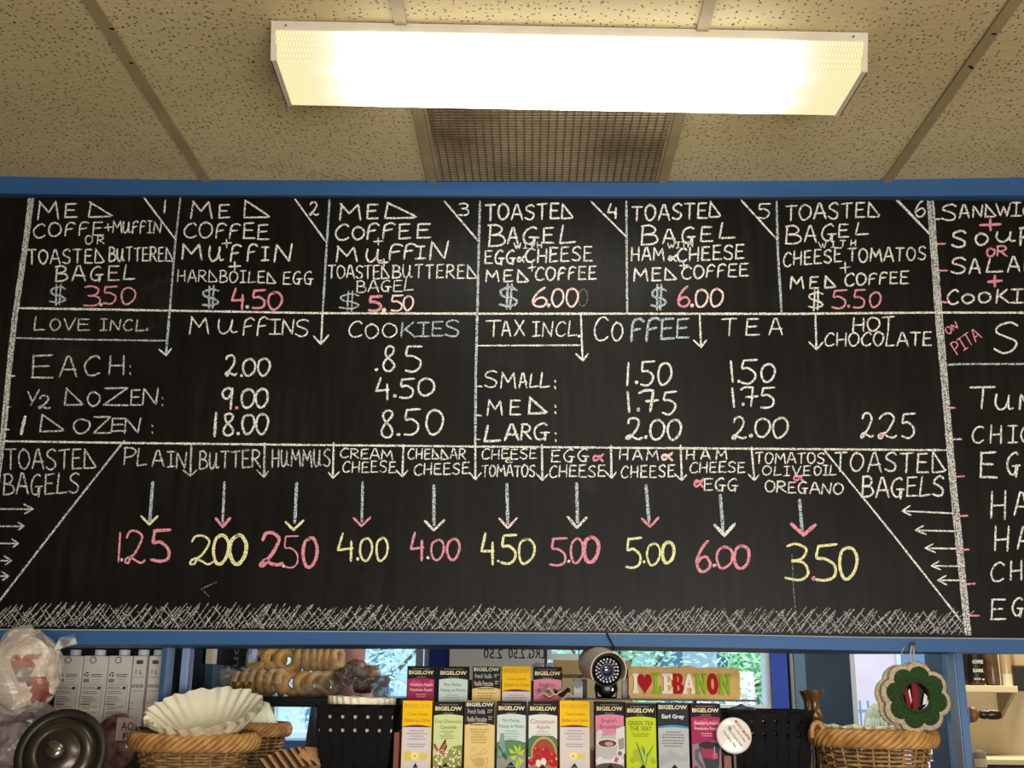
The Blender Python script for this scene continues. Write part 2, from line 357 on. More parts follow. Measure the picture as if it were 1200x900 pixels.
# ================================================================== CHALKBOARD
def board_mat():
    m = bpy.data.materials.new('blackboard'); m.use_nodes = True; nt = m.node_tree; L = nt.links; b = nt.nodes['Principled BSDF']
    g = nt.nodes.new('ShaderNodeNewGeometry')
    def nz(scale, stretch, det=5):
        mp = nt.nodes.new('ShaderNodeMapping'); mp.inputs['Scale'].default_value = stretch; L.new(g.outputs['Position'], mp.inputs['Vector'])
        n = nt.nodes.new('ShaderNodeTexNoise'); n.inputs['Scale'].default_value = scale; n.inputs['Detail'].default_value = det; n.inputs['Roughness'].default_value = .6; L.new(mp.outputs[0], n.inputs['Vector']); return n
    a = nz(2.2, (1, 1, 1.4), 6); c = nz(9, (6, 1, .5), 4)
    mx = nt.nodes.new('ShaderNodeMath'); mx.operation = 'MULTIPLY'; L.new(a.outputs[0], mx.inputs[0]); L.new(c.outputs[0], mx.inputs[1])
    r = nt.nodes.new('ShaderNodeValToRGB'); r.color_ramp.elements[0].position = .14; r.color_ramp.elements[1].position = .42
    r.color_ramp.elements[0].color = (.0035, .0034, .0032, 1); r.color_ramp.elements[1].color = (.0125, .0118, .0098, 1)
    L.new(mx.outputs[0], r.inputs[0])
    # rubbed-out chalk wisps
    w = nz(5.5, (1, 1, 1), 8); wr = nt.nodes.new('ShaderNodeValToRGB'); wr.color_ramp.elements[0].position = .62; wr.color_ramp.elements[1].position = .8
    wr.color_ramp.elements[1].color = (.1, .1, .1, 1); L.new(w.outputs[0], wr.inputs[0])
    mxx = nt.nodes.new('ShaderNodeMix'); mxx.data_type = 'RGBA'; L.new(wr.outputs[0], mxx.inputs[0]); L.new(r.outputs[0], mxx.inputs[6]); mxx.inputs[7].default_value = (.2, .19, .16, 1)
    L.new(mxx.outputs[2], b.inputs['Base Color'])
    b.inputs['Roughness'].default_value = .38; b.inputs['Specular IOR Level'].default_value = .13
    return m
M_board = board_mat()
board = thing('chalkboard', 'long black chalkboard menu in a blue wooden frame under the ceiling, covered in handwriting', 'chalkboard', (0, BY, 1.72))
zb = onY(600, 742, BY).z
MB().box2((-2.7, BY, zb-.03), (2.7, BY+.02, CEIL+.03)).build('writing_panel', M_board, board)
# top rail, following its slight bow
top_px = [(-260, 203), (0, 207.5), (100, 210), (200, 212), (350, 214), (500, 215), (600, 215.2), (750, 215), (900, 213.5), (1050, 211.5), (1200, 209), (1480, 204)]
low_px = [(-260, 222), (0, 226.5), (100, 228), (200, 229.5), (350, 231.5), (500, 232.5), (600, 233), (750, 232.8), (900, 231.5), (1050, 230), (1200, 229), (1480, 226)]
M_railsh = mat('rail_shadow_strip', (20, 34, 48), .6)  # dark strip painted as the shadow between rail and board
fr = []; 
for (a, b) in zip(top_px, low_px):
    t = onZ(a[0], a[1], CEIL-.001); l = onY(b[0], b[1], t.y+.004); fr.append((t, l))
mb = MB(); n = len(fr)
for t, l in fr:
    mb.v += [tuple(t+Vector((0, 0, .012))), tuple(l), (l.x, BY-.004, l.z), (t.x, BY-.004, t.z)]
for i in range(n-1):
    for k in range(4):
        k2 = (k+1) % 4; mb.f.append((i*4+k, (i+1)*4+k, (i+1)*4+k2, i*4+k2)); mb.mi.append(0)
mb.f += [(0, 1, 2, 3), tuple((n-1)*4+k for k in (3, 2, 1, 0))]; mb.mi += [0, 0]
mb.build('top_rail', M_blue, board)
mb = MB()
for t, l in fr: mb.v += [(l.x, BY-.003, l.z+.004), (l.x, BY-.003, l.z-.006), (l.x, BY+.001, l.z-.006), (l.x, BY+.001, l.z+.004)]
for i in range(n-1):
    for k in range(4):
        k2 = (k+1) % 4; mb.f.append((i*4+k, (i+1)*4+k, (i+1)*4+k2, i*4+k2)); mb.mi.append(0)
mb.build('rail_shadow_strip', M_railsh, board)
# bottom beam: its face, deep underside
SOFF = .34
b_top = [(-260, 734.5), (0, 737), (300, 738.5), (600, 741), (850, 743), (1000, 746), (1200, 748), (1480, 752)]
b_low = [(-260, 755), (0, 755), (300, 755.2), (600, 755.6), (850, 759), (1000, 762), (1200, 766), (1480, 771)]
mb = MB(); n = len(b_top)
for a, b in zip(b_top, b_low):
    t = onY(a[0], a[1], BY-.016); l = onY(b[0], b[1], BY-.016)
    mb.v += [tuple(t), tuple(l), (l.x, BY+SOFF if a[0] < 1150 else BY+.03, l.z), (t.x, BY+.03 if a[0] > 1150 else BY+SOFF, t.z)]
for i in range(n-1):
    for k in range(4):
        k2 = (k+1) % 4; mb.f.append((i*4+k, (i+1)*4+k, (i+1)*4+k2, i*4+k2)); mb.mi.append(0)
mb.f += [(0, 1, 2, 3), tuple((n-1)*4+k for k in (3, 2, 1, 0))]; mb.mi += [0, 0]
mb.build('bottom_rail', M_blue, board)
m = MB()
for a in b_top:
    p = onY(a[0], a[1], BY-.0165); q = onY(a[0], a[1]+1.3, BY-.0165); m.v += [tuple(p), tuple(q)]
m.f = [(2*i, 2*i+1, 2*i+3, 2*i+2) for i in range(len(b_top)-1)]; m.mi = [0]*len(m.f)
m.build('chalk_dust', mat('chalk_dust', (150, 152, 150), .9), board)
# partition above, behind the board, closing the back room's upper part
struct(MB().box2((-RX, BY+.03, zb+.04), (RX, BY+.10, CEIL+.05)).build('wall_front', M_dark))
# ================================================================== CHALK WRITING
def chalk_mat(name, rgb, lo=.36, hi=.52):
    m = bpy.data.materials.new(name); m.use_nodes = True; nt = m.node_tree; L = nt.links; b = nt.nodes['Principled BSDF']
    b.inputs['Base Color'].default_value = (*lin(rgb), 1); b.inputs['Roughness'].default_value = .95; b.inputs['Specular IOR Level'].default_value = .05
    g = nt.nodes.new('ShaderNodeNewGeometry'); n = nt.nodes.new('ShaderNodeTexNoise'); n.inputs['Scale'].default_value = 330; n.inputs['Detail'].default_value = 2
    L.new(g.outputs['Position'], n.inputs['Vector']); r = nt.nodes.new('ShaderNodeMapRange'); r.inputs[1].default_value = lo; r.inputs[2].default_value = hi; r.inputs[3].default_value = .12
    L.new(n.outputs[0], r.inputs[0]); L.new(r.outputs[0], b.inputs['Alpha']); return m
CH = {'w': chalk_mat('chalk_white', (244, 242, 234), .35, .56), 'g': chalk_mat('chalk_grey_dimmed', (220, 220, 216), .38, .6), 'p': chalk_mat('chalk_pink', (228, 152, 166), .3, .5),  # grey: partly another chalk, partly dimmed for weak light at the left
      'q': chalk_mat('chalk_pale_pink', (248, 218, 212), .3, .5), 'y': chalk_mat('chalk_yellow', (236, 232, 176), .3, .5), 'b': chalk_mat('chalk_blue', (206, 220, 226), .38, .62), 'h': chalk_mat('chalk_hatch_grey', (186, 186, 182), .4, .64), 'k': chalk_mat('chalk_faint', (190, 188, 176), .5, .75)}
CN = {'w': 'white', 'g': 'grey', 'p': 'pink', 'q': 'pale pink', 'y': 'yellow', 'b': 'pale blue', 'k': 'faint', 'h': 'grey'}
# stroke letters in a unit box (x right, y up); a leading 1 marks a curve
GL = {
'A': (.82, [[0, (.0, 0), (.42, 1), (.58, 1), (1, 0)], [0, (.12, .36), (.95, .36)]]),
'B': (.72, [[0, (.12, 1), (.02, 0)], [1, (.0, .97), (.55, 1.0), (.85, .8), (.65, .58), (.2, .53)], [1, (.2, .53), (.8, .48), (1, .24), (.7, .03), (0, 0)]]),
'C': (.72, [[1, (1, .86), (.75, 1), (.35, .88), (.02, .48), (.18, .08), (.6, 0), (.98, .14)]]),
'D': (.8, [[0, (.08, .98), (.0, 0)], [0, (.06, 1), (.92, .16), (1, .08), (.9, .02), (.02, .0)]]),
'E': (.68, [[0, (.12, .98), (.05, 0)], [0, (.1, .98), (.95, 1)], [0, (.1, .52), (.8, .54)], [0, (.02, .0), (1, .02)]]),
'F': (.66, [[1, (1, .9), (.7, 1), (.3, .9), (.14, .6), (.05, 0)], [0, (.12, .48), (.75, .56)]]),
'G': (.78, [[1, (.85, .9), (.6, 1), (.2, .8), (.02, .4), (.22, .03), (.6, .02), (.72, .38)], [0, (.42, .4), (1, .4)], [0, (.78, .38), (.7, -.1)]]),
'H': (.74, [[0, (.08, 1), (0, 0)], [0, (.95, 1), (.9, 0)], [0, (.05, .45), (.93, .5)]]),
'I': (.55, [[0, (.05, 1), (.98, 1)], [0, (.55, 1), (.48, 0)], [0, (0, .0), (1, .02)]]),
'K': (.76, [[0, (.1, 1), (0, 0)], [0, (.85, 1), (.08, .42)], [0, (.25, .52), (1, 0)]]),
'L': (.66, [[0, (.2, 1), (.0, .0), (1, .06)]]),
'M': (1.0, [[0, (.02, 0), (.12, 1)], [0, (.1, 1), (.5, .38), (.86, .97), (1, 0)]]),
'N': (.82, [[0, (.0, 0), (.1, .97), (.82, .03), (1, 1)]]),
'O': (.78, [[1, (.5, 1), (.15, .86), (.0, .45), (.22, .05), (.6, .02), (.95, .35), (.92, .78), (.5, 1), (.3, .96)]]),
'P': (.68, [[0, (.1, 1), (0, 0)], [1, (.0, .96), (.6, 1), (1, .78), (.7, .52), (.12, .46)]]),
'R': (.74, [[0, (.1, 1), (0, 0)], [1, (.02, .98), (.6, 1), (.9, .78), (.65, .55), (.12, .5)], [0, (.3, .5), (1, 0)]]),
'S': (.7, [[1, (.95, .88), (.65, 1), (.2, .88), (.12, .66), (.5, .52), (.88, .34), (.8, .08), (.4, 0), (.0, .12)]]),
'T': (.74, [[0, (0, .96), (1, 1)], [0, (.52, .97), (.46, 0)]]),
'U': (.82, [[1, (.05, .95), (.0, .4), (.2, .03), (.5, .12), (.7, .5), (.75, .9)], [1, (.75, .9), (.7, .3), (.8, .08), (1, .12)]]),
'V': (.74, [[0, (0, 1), (.42, 0), (1, 1)]]),
'W': (1.05, [[0, (0, 1), (.3, .02), (.55, .75), (.76, .02), (1, 1)]]),
'X': (.75, [[0, (.05, 1), (1, 0)], [0, (.95, 1), (0, 0)]]),
'Y': (.8, [[0, (.05, .9), (.35, .35)], [0, (1, 1), (.3, 0)]]),
'Z': (.8, [[0, (.05, .96), (1, 1), (0, .04), (1, .02)]]),
'0': (.66, [[1, (.55, 1), (.15, .85), (.0, .45), (.2, .06), (.55, .02), (.92, .3), (1, .7), (.75, .96), (.4, .98)]]),
'1': (.12, [[0, (.7, 1), (.3, 0)]]),
'2': (.72, [[1, (.1, .78), (.25, .97), (.6, 1), (.85, .82), (.7, .5), (.4, .22), (.1, .12), (.02, .0), (.18, -.02), (.3, .14), (.5, .06), (.8, -.02), (1, .06)]]),
'3': (.66, [[1, (.1, .92), (.5, 1), (.92, .85), (.75, .6), (.3, .52)], [1, (.3, .52), (.85, .46), (1, .2), (.65, .0), (.0, .04)]]),
'4': (.7, [[0, (.32, 1), (.0, .4), (.9, .44)], [0, (.82, .72), (.78, 0)]]),
'5': (.7, [[0, (.2, .97), (1, 1)], [1, (.2, .97), (.14, .62), (.5, .62), (.9, .42), (.86, .14), (.5, 0), (.05, .05)]]),
'6': (.68, [[1, (.85, 1), (.4, .75), (.05, .32), (.25, .02), (.7, .02), (1, .26), (.75, .46), (.35, .42), (.08, .24)]]),
'7': (.72, [[1, (.0, .86), (.3, .98), (.75, .96)], [0, (.75, .96), (.6, 0)], [0, (.35, .46), (1, .54)]]),
'8': (.66, [[1, (.85, .95), (.5, 1), (.18, .85), (.3, .62), (.7, .4), (.9, .18), (.6, 0), (.2, .04), (.05, .25), (.35, .52), (.75, .72), (.9, .9)]]),
'9': (.68, [[1, (.8, .9), (.5, 1), (.12, .84), (.1, .62), (.4, .5), (.75, .7), (.85, .92)], [0, (.85, .95), (.72, 0)]]),
'$': (.85, [[1, (.95, .82), (.6, .92), (.15, .78), (.2, .56), (.7, .44), (.95, .26), (.6, .08), (.05, .14)], [0, (.45, 1.08), (.4, -.06)], [0, (.68, 1.08), (.62, -.06)]]),
'+': (.9, [[0, (0, .45), (1, .55)], [0, (.5, 1), (.52, 0)]]),
'&': (.9, [[1, (1, 1), (.55, .35), (.2, .1), (.05, .45), (.25, .8), (.6, .5), (1, .0)], [0, (.3, .6), (.9, .75)]]),
'e': (.9, [[1, (.9, .95), (.3, 1), (.2, .7), (.6, .55), (.1, .45), (.1, .1), (.6, 0), (1, .15)]]),
':': (.15, [[0, (.4, .75), (.6, .66)], [0, (.4, .2), (.6, .08)]]),
'.': (.15, [[0, (.3, .08), (.7, .0)]]),
'*': (.8, [[0, (.35, 1), (0, .4), (.5, .35)], [0, (.9, .8), (.6, .3), (.7, .0)]]),
}
def smooth(P, k=5):
    out = []; n = len(P)
    for i in range(n-1):
        p0, p1, p2, p3 = P[max(i-1, 0)], P[i], P[i+1], P[min(i+2, n-1)]
        for j in range(k):
            t = j/k
            out.append(tuple(.5*((2*b)+(-a+c)*t+(2*a-5*b+4*c-d)*t*t+(-a+3*b-3*c+d)*t*t*t) for a, b, c, d in zip(p0, p1, p2, p3)))
    out.append(P[-1]); return out
_lay = [0]
CZ = .0004
def ribbon(mb, P, w, jit=.14):
    """stroke given in photograph pixels, laid on the board's plane"""
    Q = [P[0]]
    for a, b in zip(P[:-1], P[1:]):
        d = math.hypot(b[0]-a[0], b[1]-a[1]); n = max(1, int(d/ (2.0 if d < 60 else 6)))
        for j in range(1, n+1): Q.append((a[0]+(b[0]-a[0])*j/n, a[1]+(b[1]-a[1])*j/n))
    # extend the ends a little, cap with a narrow tip
    m = len(Q); vs = []; Yp = BY-CZ-.00003*(_lay[0] % 14); _lay[0] += 1
    for i in range(m):
        a, b = Q[max(i-1, 0)], Q[min(i+1, m-1)]; dx, dy = b[0]-a[0], b[1]-a[1]; l = math.hypot(dx, dy) or 1
        nx, ny = -dy/l, dx/l; k = w*.92/2*(1+U(-jit, jit))*(.62 if i in (0, m-1) else 1)
        ex = dx/l*w*.3*(1 if i == m-1 else (-1 if i == 0 else 0)); ey = dy/l*w*.3*(1 if i == m-1 else (-1 if i == 0 else 0))
        for s in (1, -1): vs.append(onY(Q[i][0]+ex+nx*k*s, Q[i][1]+ey+ny*k*s, Yp))
    mb.add(vs, [(2*i, 2*i+1, 2*i+3, 2*i+2) for i in range(m-1)])
def glyph(mb, ch, x0, x1, yt, yb, w, rot=0, piv=None, slant=0.):
    if ch not in GL: return
    for s in GL[ch][1]:
        P = [(x+U(-.03, .03), y+U(-.025, .025)) for x, y in s[1:]]
        if s[0]: P = smooth(P, 6 if (yb-yt) > 14 else 4)
        Q = [(x0+(x1-x0)*x, yb+(yt-yb)*y) for x, y in P]
        if rot:
            c, sn = math.cos(rot), math.sin(rot); Q = [(piv[0]+(x-piv[0])*c-(y-piv[1])*sn, piv[1]+(x-piv[0])*sn+(y-piv[1])*c) for x, y in Q]
        ribbon(mb, Q, w)
def cobj(name, mb, col, label):
    o = mb.build(name, CH[col], board); o['label'] = label; return o
def T(s, x0, x1, yb0, yb1, h, c='w', w=None, name='chalk_lettering', rot=0):
    """word fitted between x0 and x1 with the baseline running yb0..yb1"""
    w = w or max(1.7, min(2.5, h*.125)); ws = [GL[ch][0] if ch in GL else .4 for ch in s]; tot = x1-x0
    n = len(s); sumw = sum(ws); gap = .2*h
    scale = (tot-gap*(n-1))/(sumw*h) if n > 1 else tot/(sumw*h)
    if scale > 1.15 and n > 1: scale = 1.15; gap = (tot-scale*sumw*h)/(n-1)
    if scale < .75 and n > 1: gap = .13*h; scale = (tot-gap*(n-1))/(sumw*h)
    mb = MB(); x = x0
    for ch, q in zip(s, ws):
        lw = q*h*scale; t = (x+lw/2-x0)/max(tot, 1); yb = yb0+(yb1-yb0)*t+U(-.03, .03)*h; hh = h*U(.95, 1.05)
        glyph(mb, ch, x, x+lw, yb-hh, yb, w*U(.9, 1.1), rot, (x0, yb0)); x += lw+gap
    return cobj(name, mb, c, CN[c]+' chalk writing '+s)
def G(spec, c='w', w=2.2, name='chalk_lettering'):
    """letters placed one by one: (char, x0, x1, ytop, ybase)"""
    mb = MB()
    for g in spec: glyph(mb, g[0], *g[1:5], w if len(g) < 6 else g[5])
    return cobj(name, mb, c, CN[c]+' chalk writing '+''.join(g[0] for g in spec))
def Ln(P, c='w', w=2.2, name='chalk_rule'):
    mb = MB(); ribbon(mb, P, w, .18); return cobj(name, mb, c, CN[c]+' chalk line')
def Dot(x, y, c='w', s=3.2):
    mb = MB(); mb.poly([onY(x+s*.62*math.cos(q)*U(.85, 1.1), y+s*.62*math.sin(q)*U(.85, 1.1), BY-CZ-.0005) for q in [i*math.pi/5 for i in range(10)]]); return cobj('chalk_dot', mb, c, CN[c]+' chalk dot')
def Arr(shaft, head, c='w', hc=None, w=2.4, hw=None):
    mb = MB(); ribbon(mb, shaft, w)
    if hc is None: ribbon(mb, head, hw or w); cobj('chalk_arrow', mb, c, CN[c]+' chalk arrow')
    else:
        cobj('chalk_arrow_shaft', mb, c, CN[c]+' chalk arrow shaft'); m2 = MB(); ribbon(m2, head, hw or 4); cobj('chalk_arrow_head', m2, hc, CN[hc]+' chalk arrow head')
# --- combo 1
G([('M', 44, 69, 236, 257), ('E', 76, 90, 239, 254.3), ('D', 104, 131, 236.5, 254)])
T('COFFE', 39.5, 121, 278, 275, 16); G([('+', 122, 131, 262, 271)], w=1.8); T('MUFFIN', 132, 189, 273, 273, 14)
T('OR', 100, 122, 286, 286, 9.5, w=1.6); T('TOASTED', 32.5, 122, 310, 307, 16.5); T('BUTTERED', 128, 202.5, 306, 306, 16)
T('BAGEL', 65, 158, 329.5, 327.5, 17); G([('$', 57, 78, 335, 356)], 'b', 2.4, 'chalk_dollar_sign')
G([('3', 98, 117, 335, 358.5), ('5', 120.5, 137, 335.5, 356), ('0', 142, 158, 337, 356.3)], 'p', 2.3, 'chalk_price'); Dot(118.5, 357, 'q')
Ln([(211.7, 230), (205.5, 282), (199, 363)], 'b', 2.4); Ln([(167.5, 230), (206, 281)]); Ln([(193.7, 235), (192.5, 249.5)], name='chalk_numeral')
Ln([(209, 219.5), (209, 224)], 'w', 2)
# --- combo 2
G([('M', 223, 248, 236, 255.5), ('E', 256, 269, 240, 255), ('D', 286, 316, 235, 255.3)])
T('COFFEE', 216, 315, 278, 280, 17); G([('+', 260, 271, 280, 290)], w=1.9)
G([('M', 213, 236, 286, 304), ('U', 245, 262, 288, 306), ('F', 269.5, 283, 287, 306.5), ('F', 289, 302, 286, 306), ('I', 306.5, 315, 290, 305.5), ('N', 322, 342, 286, 306.5)], w=2.5)
G([('+', 268, 282, 307, 317)], w=2.4); T('HARDBOILED', 208, 323, 330, 332, 13.5); T('EGG', 331.7, 366.7, 332.5, 332.5, 14.5)
G([('$', 236, 256.7, 337, 360)], 'b', 2.5, 'chalk_dollar_sign'); G([('4', 271.7, 287, 338, 362.5), ('5', 295, 311, 339.7, 361.5), ('0', 314, 330, 342.5, 362.5)], 'p', 2.9, 'chalk_price'); Dot(290, 359.5, 'w', 3.8)
Ln([(386.3, 234), (383, 285), (378, 368)], 'b', 2.6); Ln([(345.8, 233.5), (382.5, 284)]); G([('2', 362.5, 373, 237, 251.5)], w=2, name='chalk_numeral')
# --- combo 3
G([('M', 397, 423, 239, 257.5), ('E', 429.7, 443, 239.5, 256), ('D', 451, 486.7, 237.5, 255.3)], w=2.4)
G([('C', 393.5, 409, 263, 281.5), ('O', 413, 427, 266, 280.5), ('F', 430, 444, 262, 280), ('F', 448, 463, 261, 279), ('E', 467, 481, 262.5, 279.5), ('E', 488.5, 505, 262, 278.5)], w=2.4)
G([('+', 438, 448.5, 278.5, 287)], w=1.8); G([('M', 393.5, 418, 289, 306.5), ('U', 429.5, 447, 291, 307), ('F', 455.5, 472, 286, 304.5), ('F', 472.5, 487.5, 286, 303.5), ('I', 487, 498, 289, 303), ('N', 503.5, 525, 282.5, 304)], w=2.4)
G([('+', 444, 455, 303.5, 312)], w=2.1); T('TOASTED', 384.7, 456, 326.5, 326, 15); T('BUTTERED', 460, 558, 326, 326, 15.5); T('BAGEL', 418, 484, 342.5, 340.5, 13)
G([('$', 396.7, 422, 343, 363.5)], 'b', 2, 'chalk_dollar_sign'); G([('5', 431.7, 447, 347, 364.5)], 'p', 3.6, 'chalk_price'); G([('5', 458, 472, 346, 364.5), ('0', 472.5, 484, 346.7, 363.5)], 'q', 2.4, 'chalk_price'); Dot(450, 363.5, 'y', 4.5)
Ln([(562.5, 236), (561, 295), (559.3, 368), (557.5, 440), (557, 512)], 'b', 3.0); Ln([(521, 236), (559.7, 281.7)]); G([('3', 537.5, 549, 238, 252)], w=2, name='chalk_numeral')
# --- combo 4
T('TOASTED', 569, 671, 257.5, 256, 17.5, w=2.4); G([('B', 572.5, 591.5, 263.5, 288.5), ('A', 595, 607, 267, 285), ('G', 613, 631, 266, 286), ('E', 636, 649, 267, 284.5), ('L', 656.5, 674, 264.5, 284.5)], w=2.4)
T('WITH', 602.5, 635, 291.7, 290, 6.5, w=1.6); T('EGG', 568, 604, 308.5, 308.5, 15, w=2.3); G([('&', 606, 614.5, 300, 307.5)], w=2.3); T('CHEESE', 616, 694, 307.5, 305, 16, w=2.3)
G([('+', 619, 627.5, 309, 318)], w=1.8); T('MED', 569, 619, 330, 330, 13.5, w=2.3); T('COFFEE', 627.5, 699, 328.5, 327, 15, w=2.3)
G([('$', 584, 607, 335, 360.5)], 'b', 2.9, 'chalk_dollar_sign'); G([('6', 624, 641, 337, 359.5), ('0', 647, 660.5, 338.7, 359.7), ('0', 664, 677, 338, 359)], 'q', 2.5, 'chalk_price'); Dot(643, 357.8, 'w', 4)
Ln([(734, 236), (735, 366)], 'b', 2.8); Ln([(692.5, 236), (734, 277.5)]); G([('4', 712.5, 723.5, 239, 256)], w=2.5, name='chalk_numeral')
G([('0', 678, 688.5, 339, 359)], 'k', 1.2)
# --- combo 5
T('TOASTED', 741, 844, 259.5, 254.5, 17.5, w=2.4); G([('B', 751.7, 771, 264.5, 287), ('A', 776.5, 791.5, 269, 285), ('G', 799, 815, 266, 285), ('E', 821, 835, 266, 283), ('L', 843.5, 861, 261.5, 279.5)], w=2.4)
T('WITH', 782.5, 812, 291.5, 289, 6.5, w=1.6); T('HAM', 740, 778, 305.5, 305.5, 15, w=2.2); G([('&', 783, 792, 299, 306)], w=2.4); T('CHEESE', 794, 872, 306.5, 303, 16, w=2.3)
G([('+', 796, 806, 307.5, 314.5)], w=1.8); T('MED', 742.5, 792.5, 330, 328, 14.5, w=2.4); T('COFFEE', 799, 877, 326.7, 323.5, 14.5, w=2.2)
G([('$', 762.5, 781, 336, 361.5)], 'b', 2.8, 'chalk_dollar_sign'); G([('6', 794, 808, 336, 359.5)], 'p', 2.8, 'chalk_price'); G([('0', 815, 829, 339.5, 359.7), ('0', 832.5, 847, 338.5, 359)], 'q', 2.6, 'chalk_price'); Dot(811, 358, 'w', 3.8)
Ln([(910, 236), (911.7, 298), (916, 366.7)], 'b', 2.9); Ln([(868.7, 234.7), (910, 280)]); G([('5', 888, 902.5, 238.5, 255.5)], w=2, name='chalk_numeral')
# --- combo 6
T('TOASTED', 921, 1031, 258.5, 254, 17.5, w=2.3); G([('B', 921, 938.5, 265, 285.5), ('A', 942.5, 956.5, 264.5, 283.5), ('G', 962.5, 979.5, 263, 281.5), ('E', 982.5, 994.5, 262.5, 278), ('L', 1003, 1018, 261, 275)], w=2.2)
T('WITH', 959.5, 1003, 291, 288, 7, w=1.7); T('CHEESE', 918, 986, 312, 306.5, 15.5, w=2.2); T('TOMATOS', 994, 1085, 307, 304.5, 15.5, w=2.2)
G([('+', 984.5, 996, 307, 320)], w=1.8); T('MED', 926, 979, 338.5, 336.5, 13.5, w=2.5); T('COFFEE', 990.5, 1065, 335, 332, 14, w=2.2)
G([('$', 946, 965, 341, 362.5)], 'w', 2.2, 'chalk_dollar_sign'); G([('5', 974.5, 992, 340, 361), ('5', 999.5, 1014, 339.5, 361), ('0', 1019, 1032, 342.5, 360)], 'p', 2.4, 'chalk_price'); Dot(994.5, 358.7, 'p', 3.4)
Ln([(1050.5, 233.7), (1089, 273.7)], w=3); G([('6', 1072.5, 1084, 234.5, 253.5)], w=2.2, name='chalk_numeral')
# --- border bands drawn with several strokes
def band(P, wid, n, c='g'):
    mb = MB()
    for k in range(n):
        off = (k/(n-1)-.5)*wid; ribbon(mb, [(x+off+U(-.5, .5), y) for x, y in P], 1.9, .35)
    cobj('chalk_border', mb, c, CN[c]+' chalk border band of several strokes')
band([(37, 229.5), (30, 285), (17.8, 369), (10, 440), (4, 505), (-3, 560), (-10, 610)], 5.2, 4)
band([(1090.5, 234), (1094, 282.5), (1100, 368), (1107.5, 460), (1116.5, 560), (1125, 650), (1134.5, 744)], 6.5, 5)
# --- rules
Ln([(21, 361), (199, 364), (378, 367), (560, 367.6), (735, 367.6), (930, 367.8), (1098, 366.2), (1240, 366.6)], 'w', 2.7)
Ln([(5, 517), (143, 519), (300, 520.8), (560, 523.3), (760, 525), (965, 526.4), (1109, 527.5)], 'w', 2.6)
Ln([(18.7, 396), (100, 398), (195, 399.3)], 'b', 2); Ln([(560, 405), (681, 404.5)], 'w', 1.9); Ln([(1107, 427.6), (1126, 426.6), (1240, 426.6)], 'b', 2.4)
# --- second band
G([('L', 40, 52, 371, 387), ('O', 59, 71, 374, 387), ('V', 75, 88.5, 373, 387), ('E', 91, 105, 374, 387)], 'g', 2); T('INCL', 117.5, 169, 387.5, 387.5, 13, 'g', 2); Dot(172.5, 386, 'g', 3)
G([('E', 36, 62, 416, 443), ('A', 70, 90, 418, 441), ('C', 99, 117, 417, 440), ('H', 128, 146, 416.5, 439), (':', 151, 154, 425, 440)], 'g', 2.2)
G([('Y', 32, 46, 457, 475), ('2', 45, 59, 464, 478)], 'g', 2.2); G([('D', 76, 97, 455, 475), ('O', 103, 117, 459.5, 475.5), ('Z', 121, 150, 454, 475), ('E', 153, 165, 457, 474.5), ('N', 167, 185.5, 455, 474.5), (':', 189, 192, 462, 477)], 'g', 2.2)
Ln([(29.5, 488.5), (27, 498), (25, 508.5)], 'w', 4.2, 'chalk_numeral'); G([('D', 47, 75, 485.5, 505.5), ('O', 86, 105.5, 491, 508), ('Z', 109, 130, 488, 508), ('E', 129.5, 147.5, 490.5, 505.5), ('N', 146, 165, 490, 507.5), (':', 177, 180, 495, 509)], 'g', 2.1)
for a in ((11, 440.5, 17.5, 440.7), (9, 477, 12.5, 476.7), (5.5, 503, 10.5, 503.3), (559, 452.5, 565, 453), (558, 486.5, 564, 487), (557.5, 514.5, 562.5, 515.2), (1095, 257, 1101.7, 256.8), (1115, 514.8, 1127, 514.6)): Ln([a[:2], a[2:]], 'w', 2, 'chalk_tick')
for a in ((1096.6, 286, 1108, 285.5), (1099, 317.2, 1110, 317), (1101.7, 353.3, 1110, 354.6), (1112, 477.7, 1119, 478), (1120.6, 558.6, 1129.7, 558), (1122.7, 605, 1134, 604.3), (1121, 644.2, 1135.4, 644), (1131, 684.8, 1142.8, 683.8), (1136, 721.5, 1147.4, 721.5)): Ln([a[:2], a[2:]], 'p', 2.4, 'chalk_tick')
Arr([(200, 355), (198.7, 366), (194.7, 414)], [(186.5, 409.5), (194.5, 416.5), (200.7, 408.5)], 'b', 'w', 3, 2.2)
Arr([(378, 366), (376.3, 402)], [(367.5, 394), (376.3, 403.4), (385, 392.8)]); Arr([(680.7, 367), (682.6, 421)], [(675, 414.8), (683, 422.6), (689, 414.8)]); Arr([(820, 368), (821.4, 406)], [(813, 398.8), (821.7, 407), (827.6, 398.6)]); Arr([(955.5, 368), (956.7, 409)], [(948.3, 401), (957, 409.6), (964.3, 401)])
G([('M', 222, 244, 371.5, 391), ('U', 256, 277.5, 373, 391), ('F', 284.5, 298, 373, 392.5), ('F', 301, 314, 372, 393), ('I', 315.5, 329, 374, 391.5), ('N', 331, 344.5, 374, 392), ('S', 346.5, 362, 374.5, 394)], w=2)
G([('2', 264, 277, 416.5, 439.5), ('0', 284.5, 299, 421, 440.5), ('0', 302.5, 316, 420, 440.3)], w=2.7, name='chalk_price'); Dot(283, 440.3, 'w', 2.8)
G([('9', 260, 274.5, 454.5, 479), ('0', 283, 298, 456, 478), ('0', 300, 314, 455.5, 477.5)], w=2.9, name='chalk_price'); Dot(277.5, 478, 'p', 3.4)
G([('1', 250, 254.5, 484, 510.5, 3.4), ('8', 261.5, 274.5, 484, 510), ('0', 284, 298, 486, 508.5), ('0', 300, 314, 485, 508.5)], w=2.7, name='chalk_price'); Dot(279, 508, 'w', 3.4)
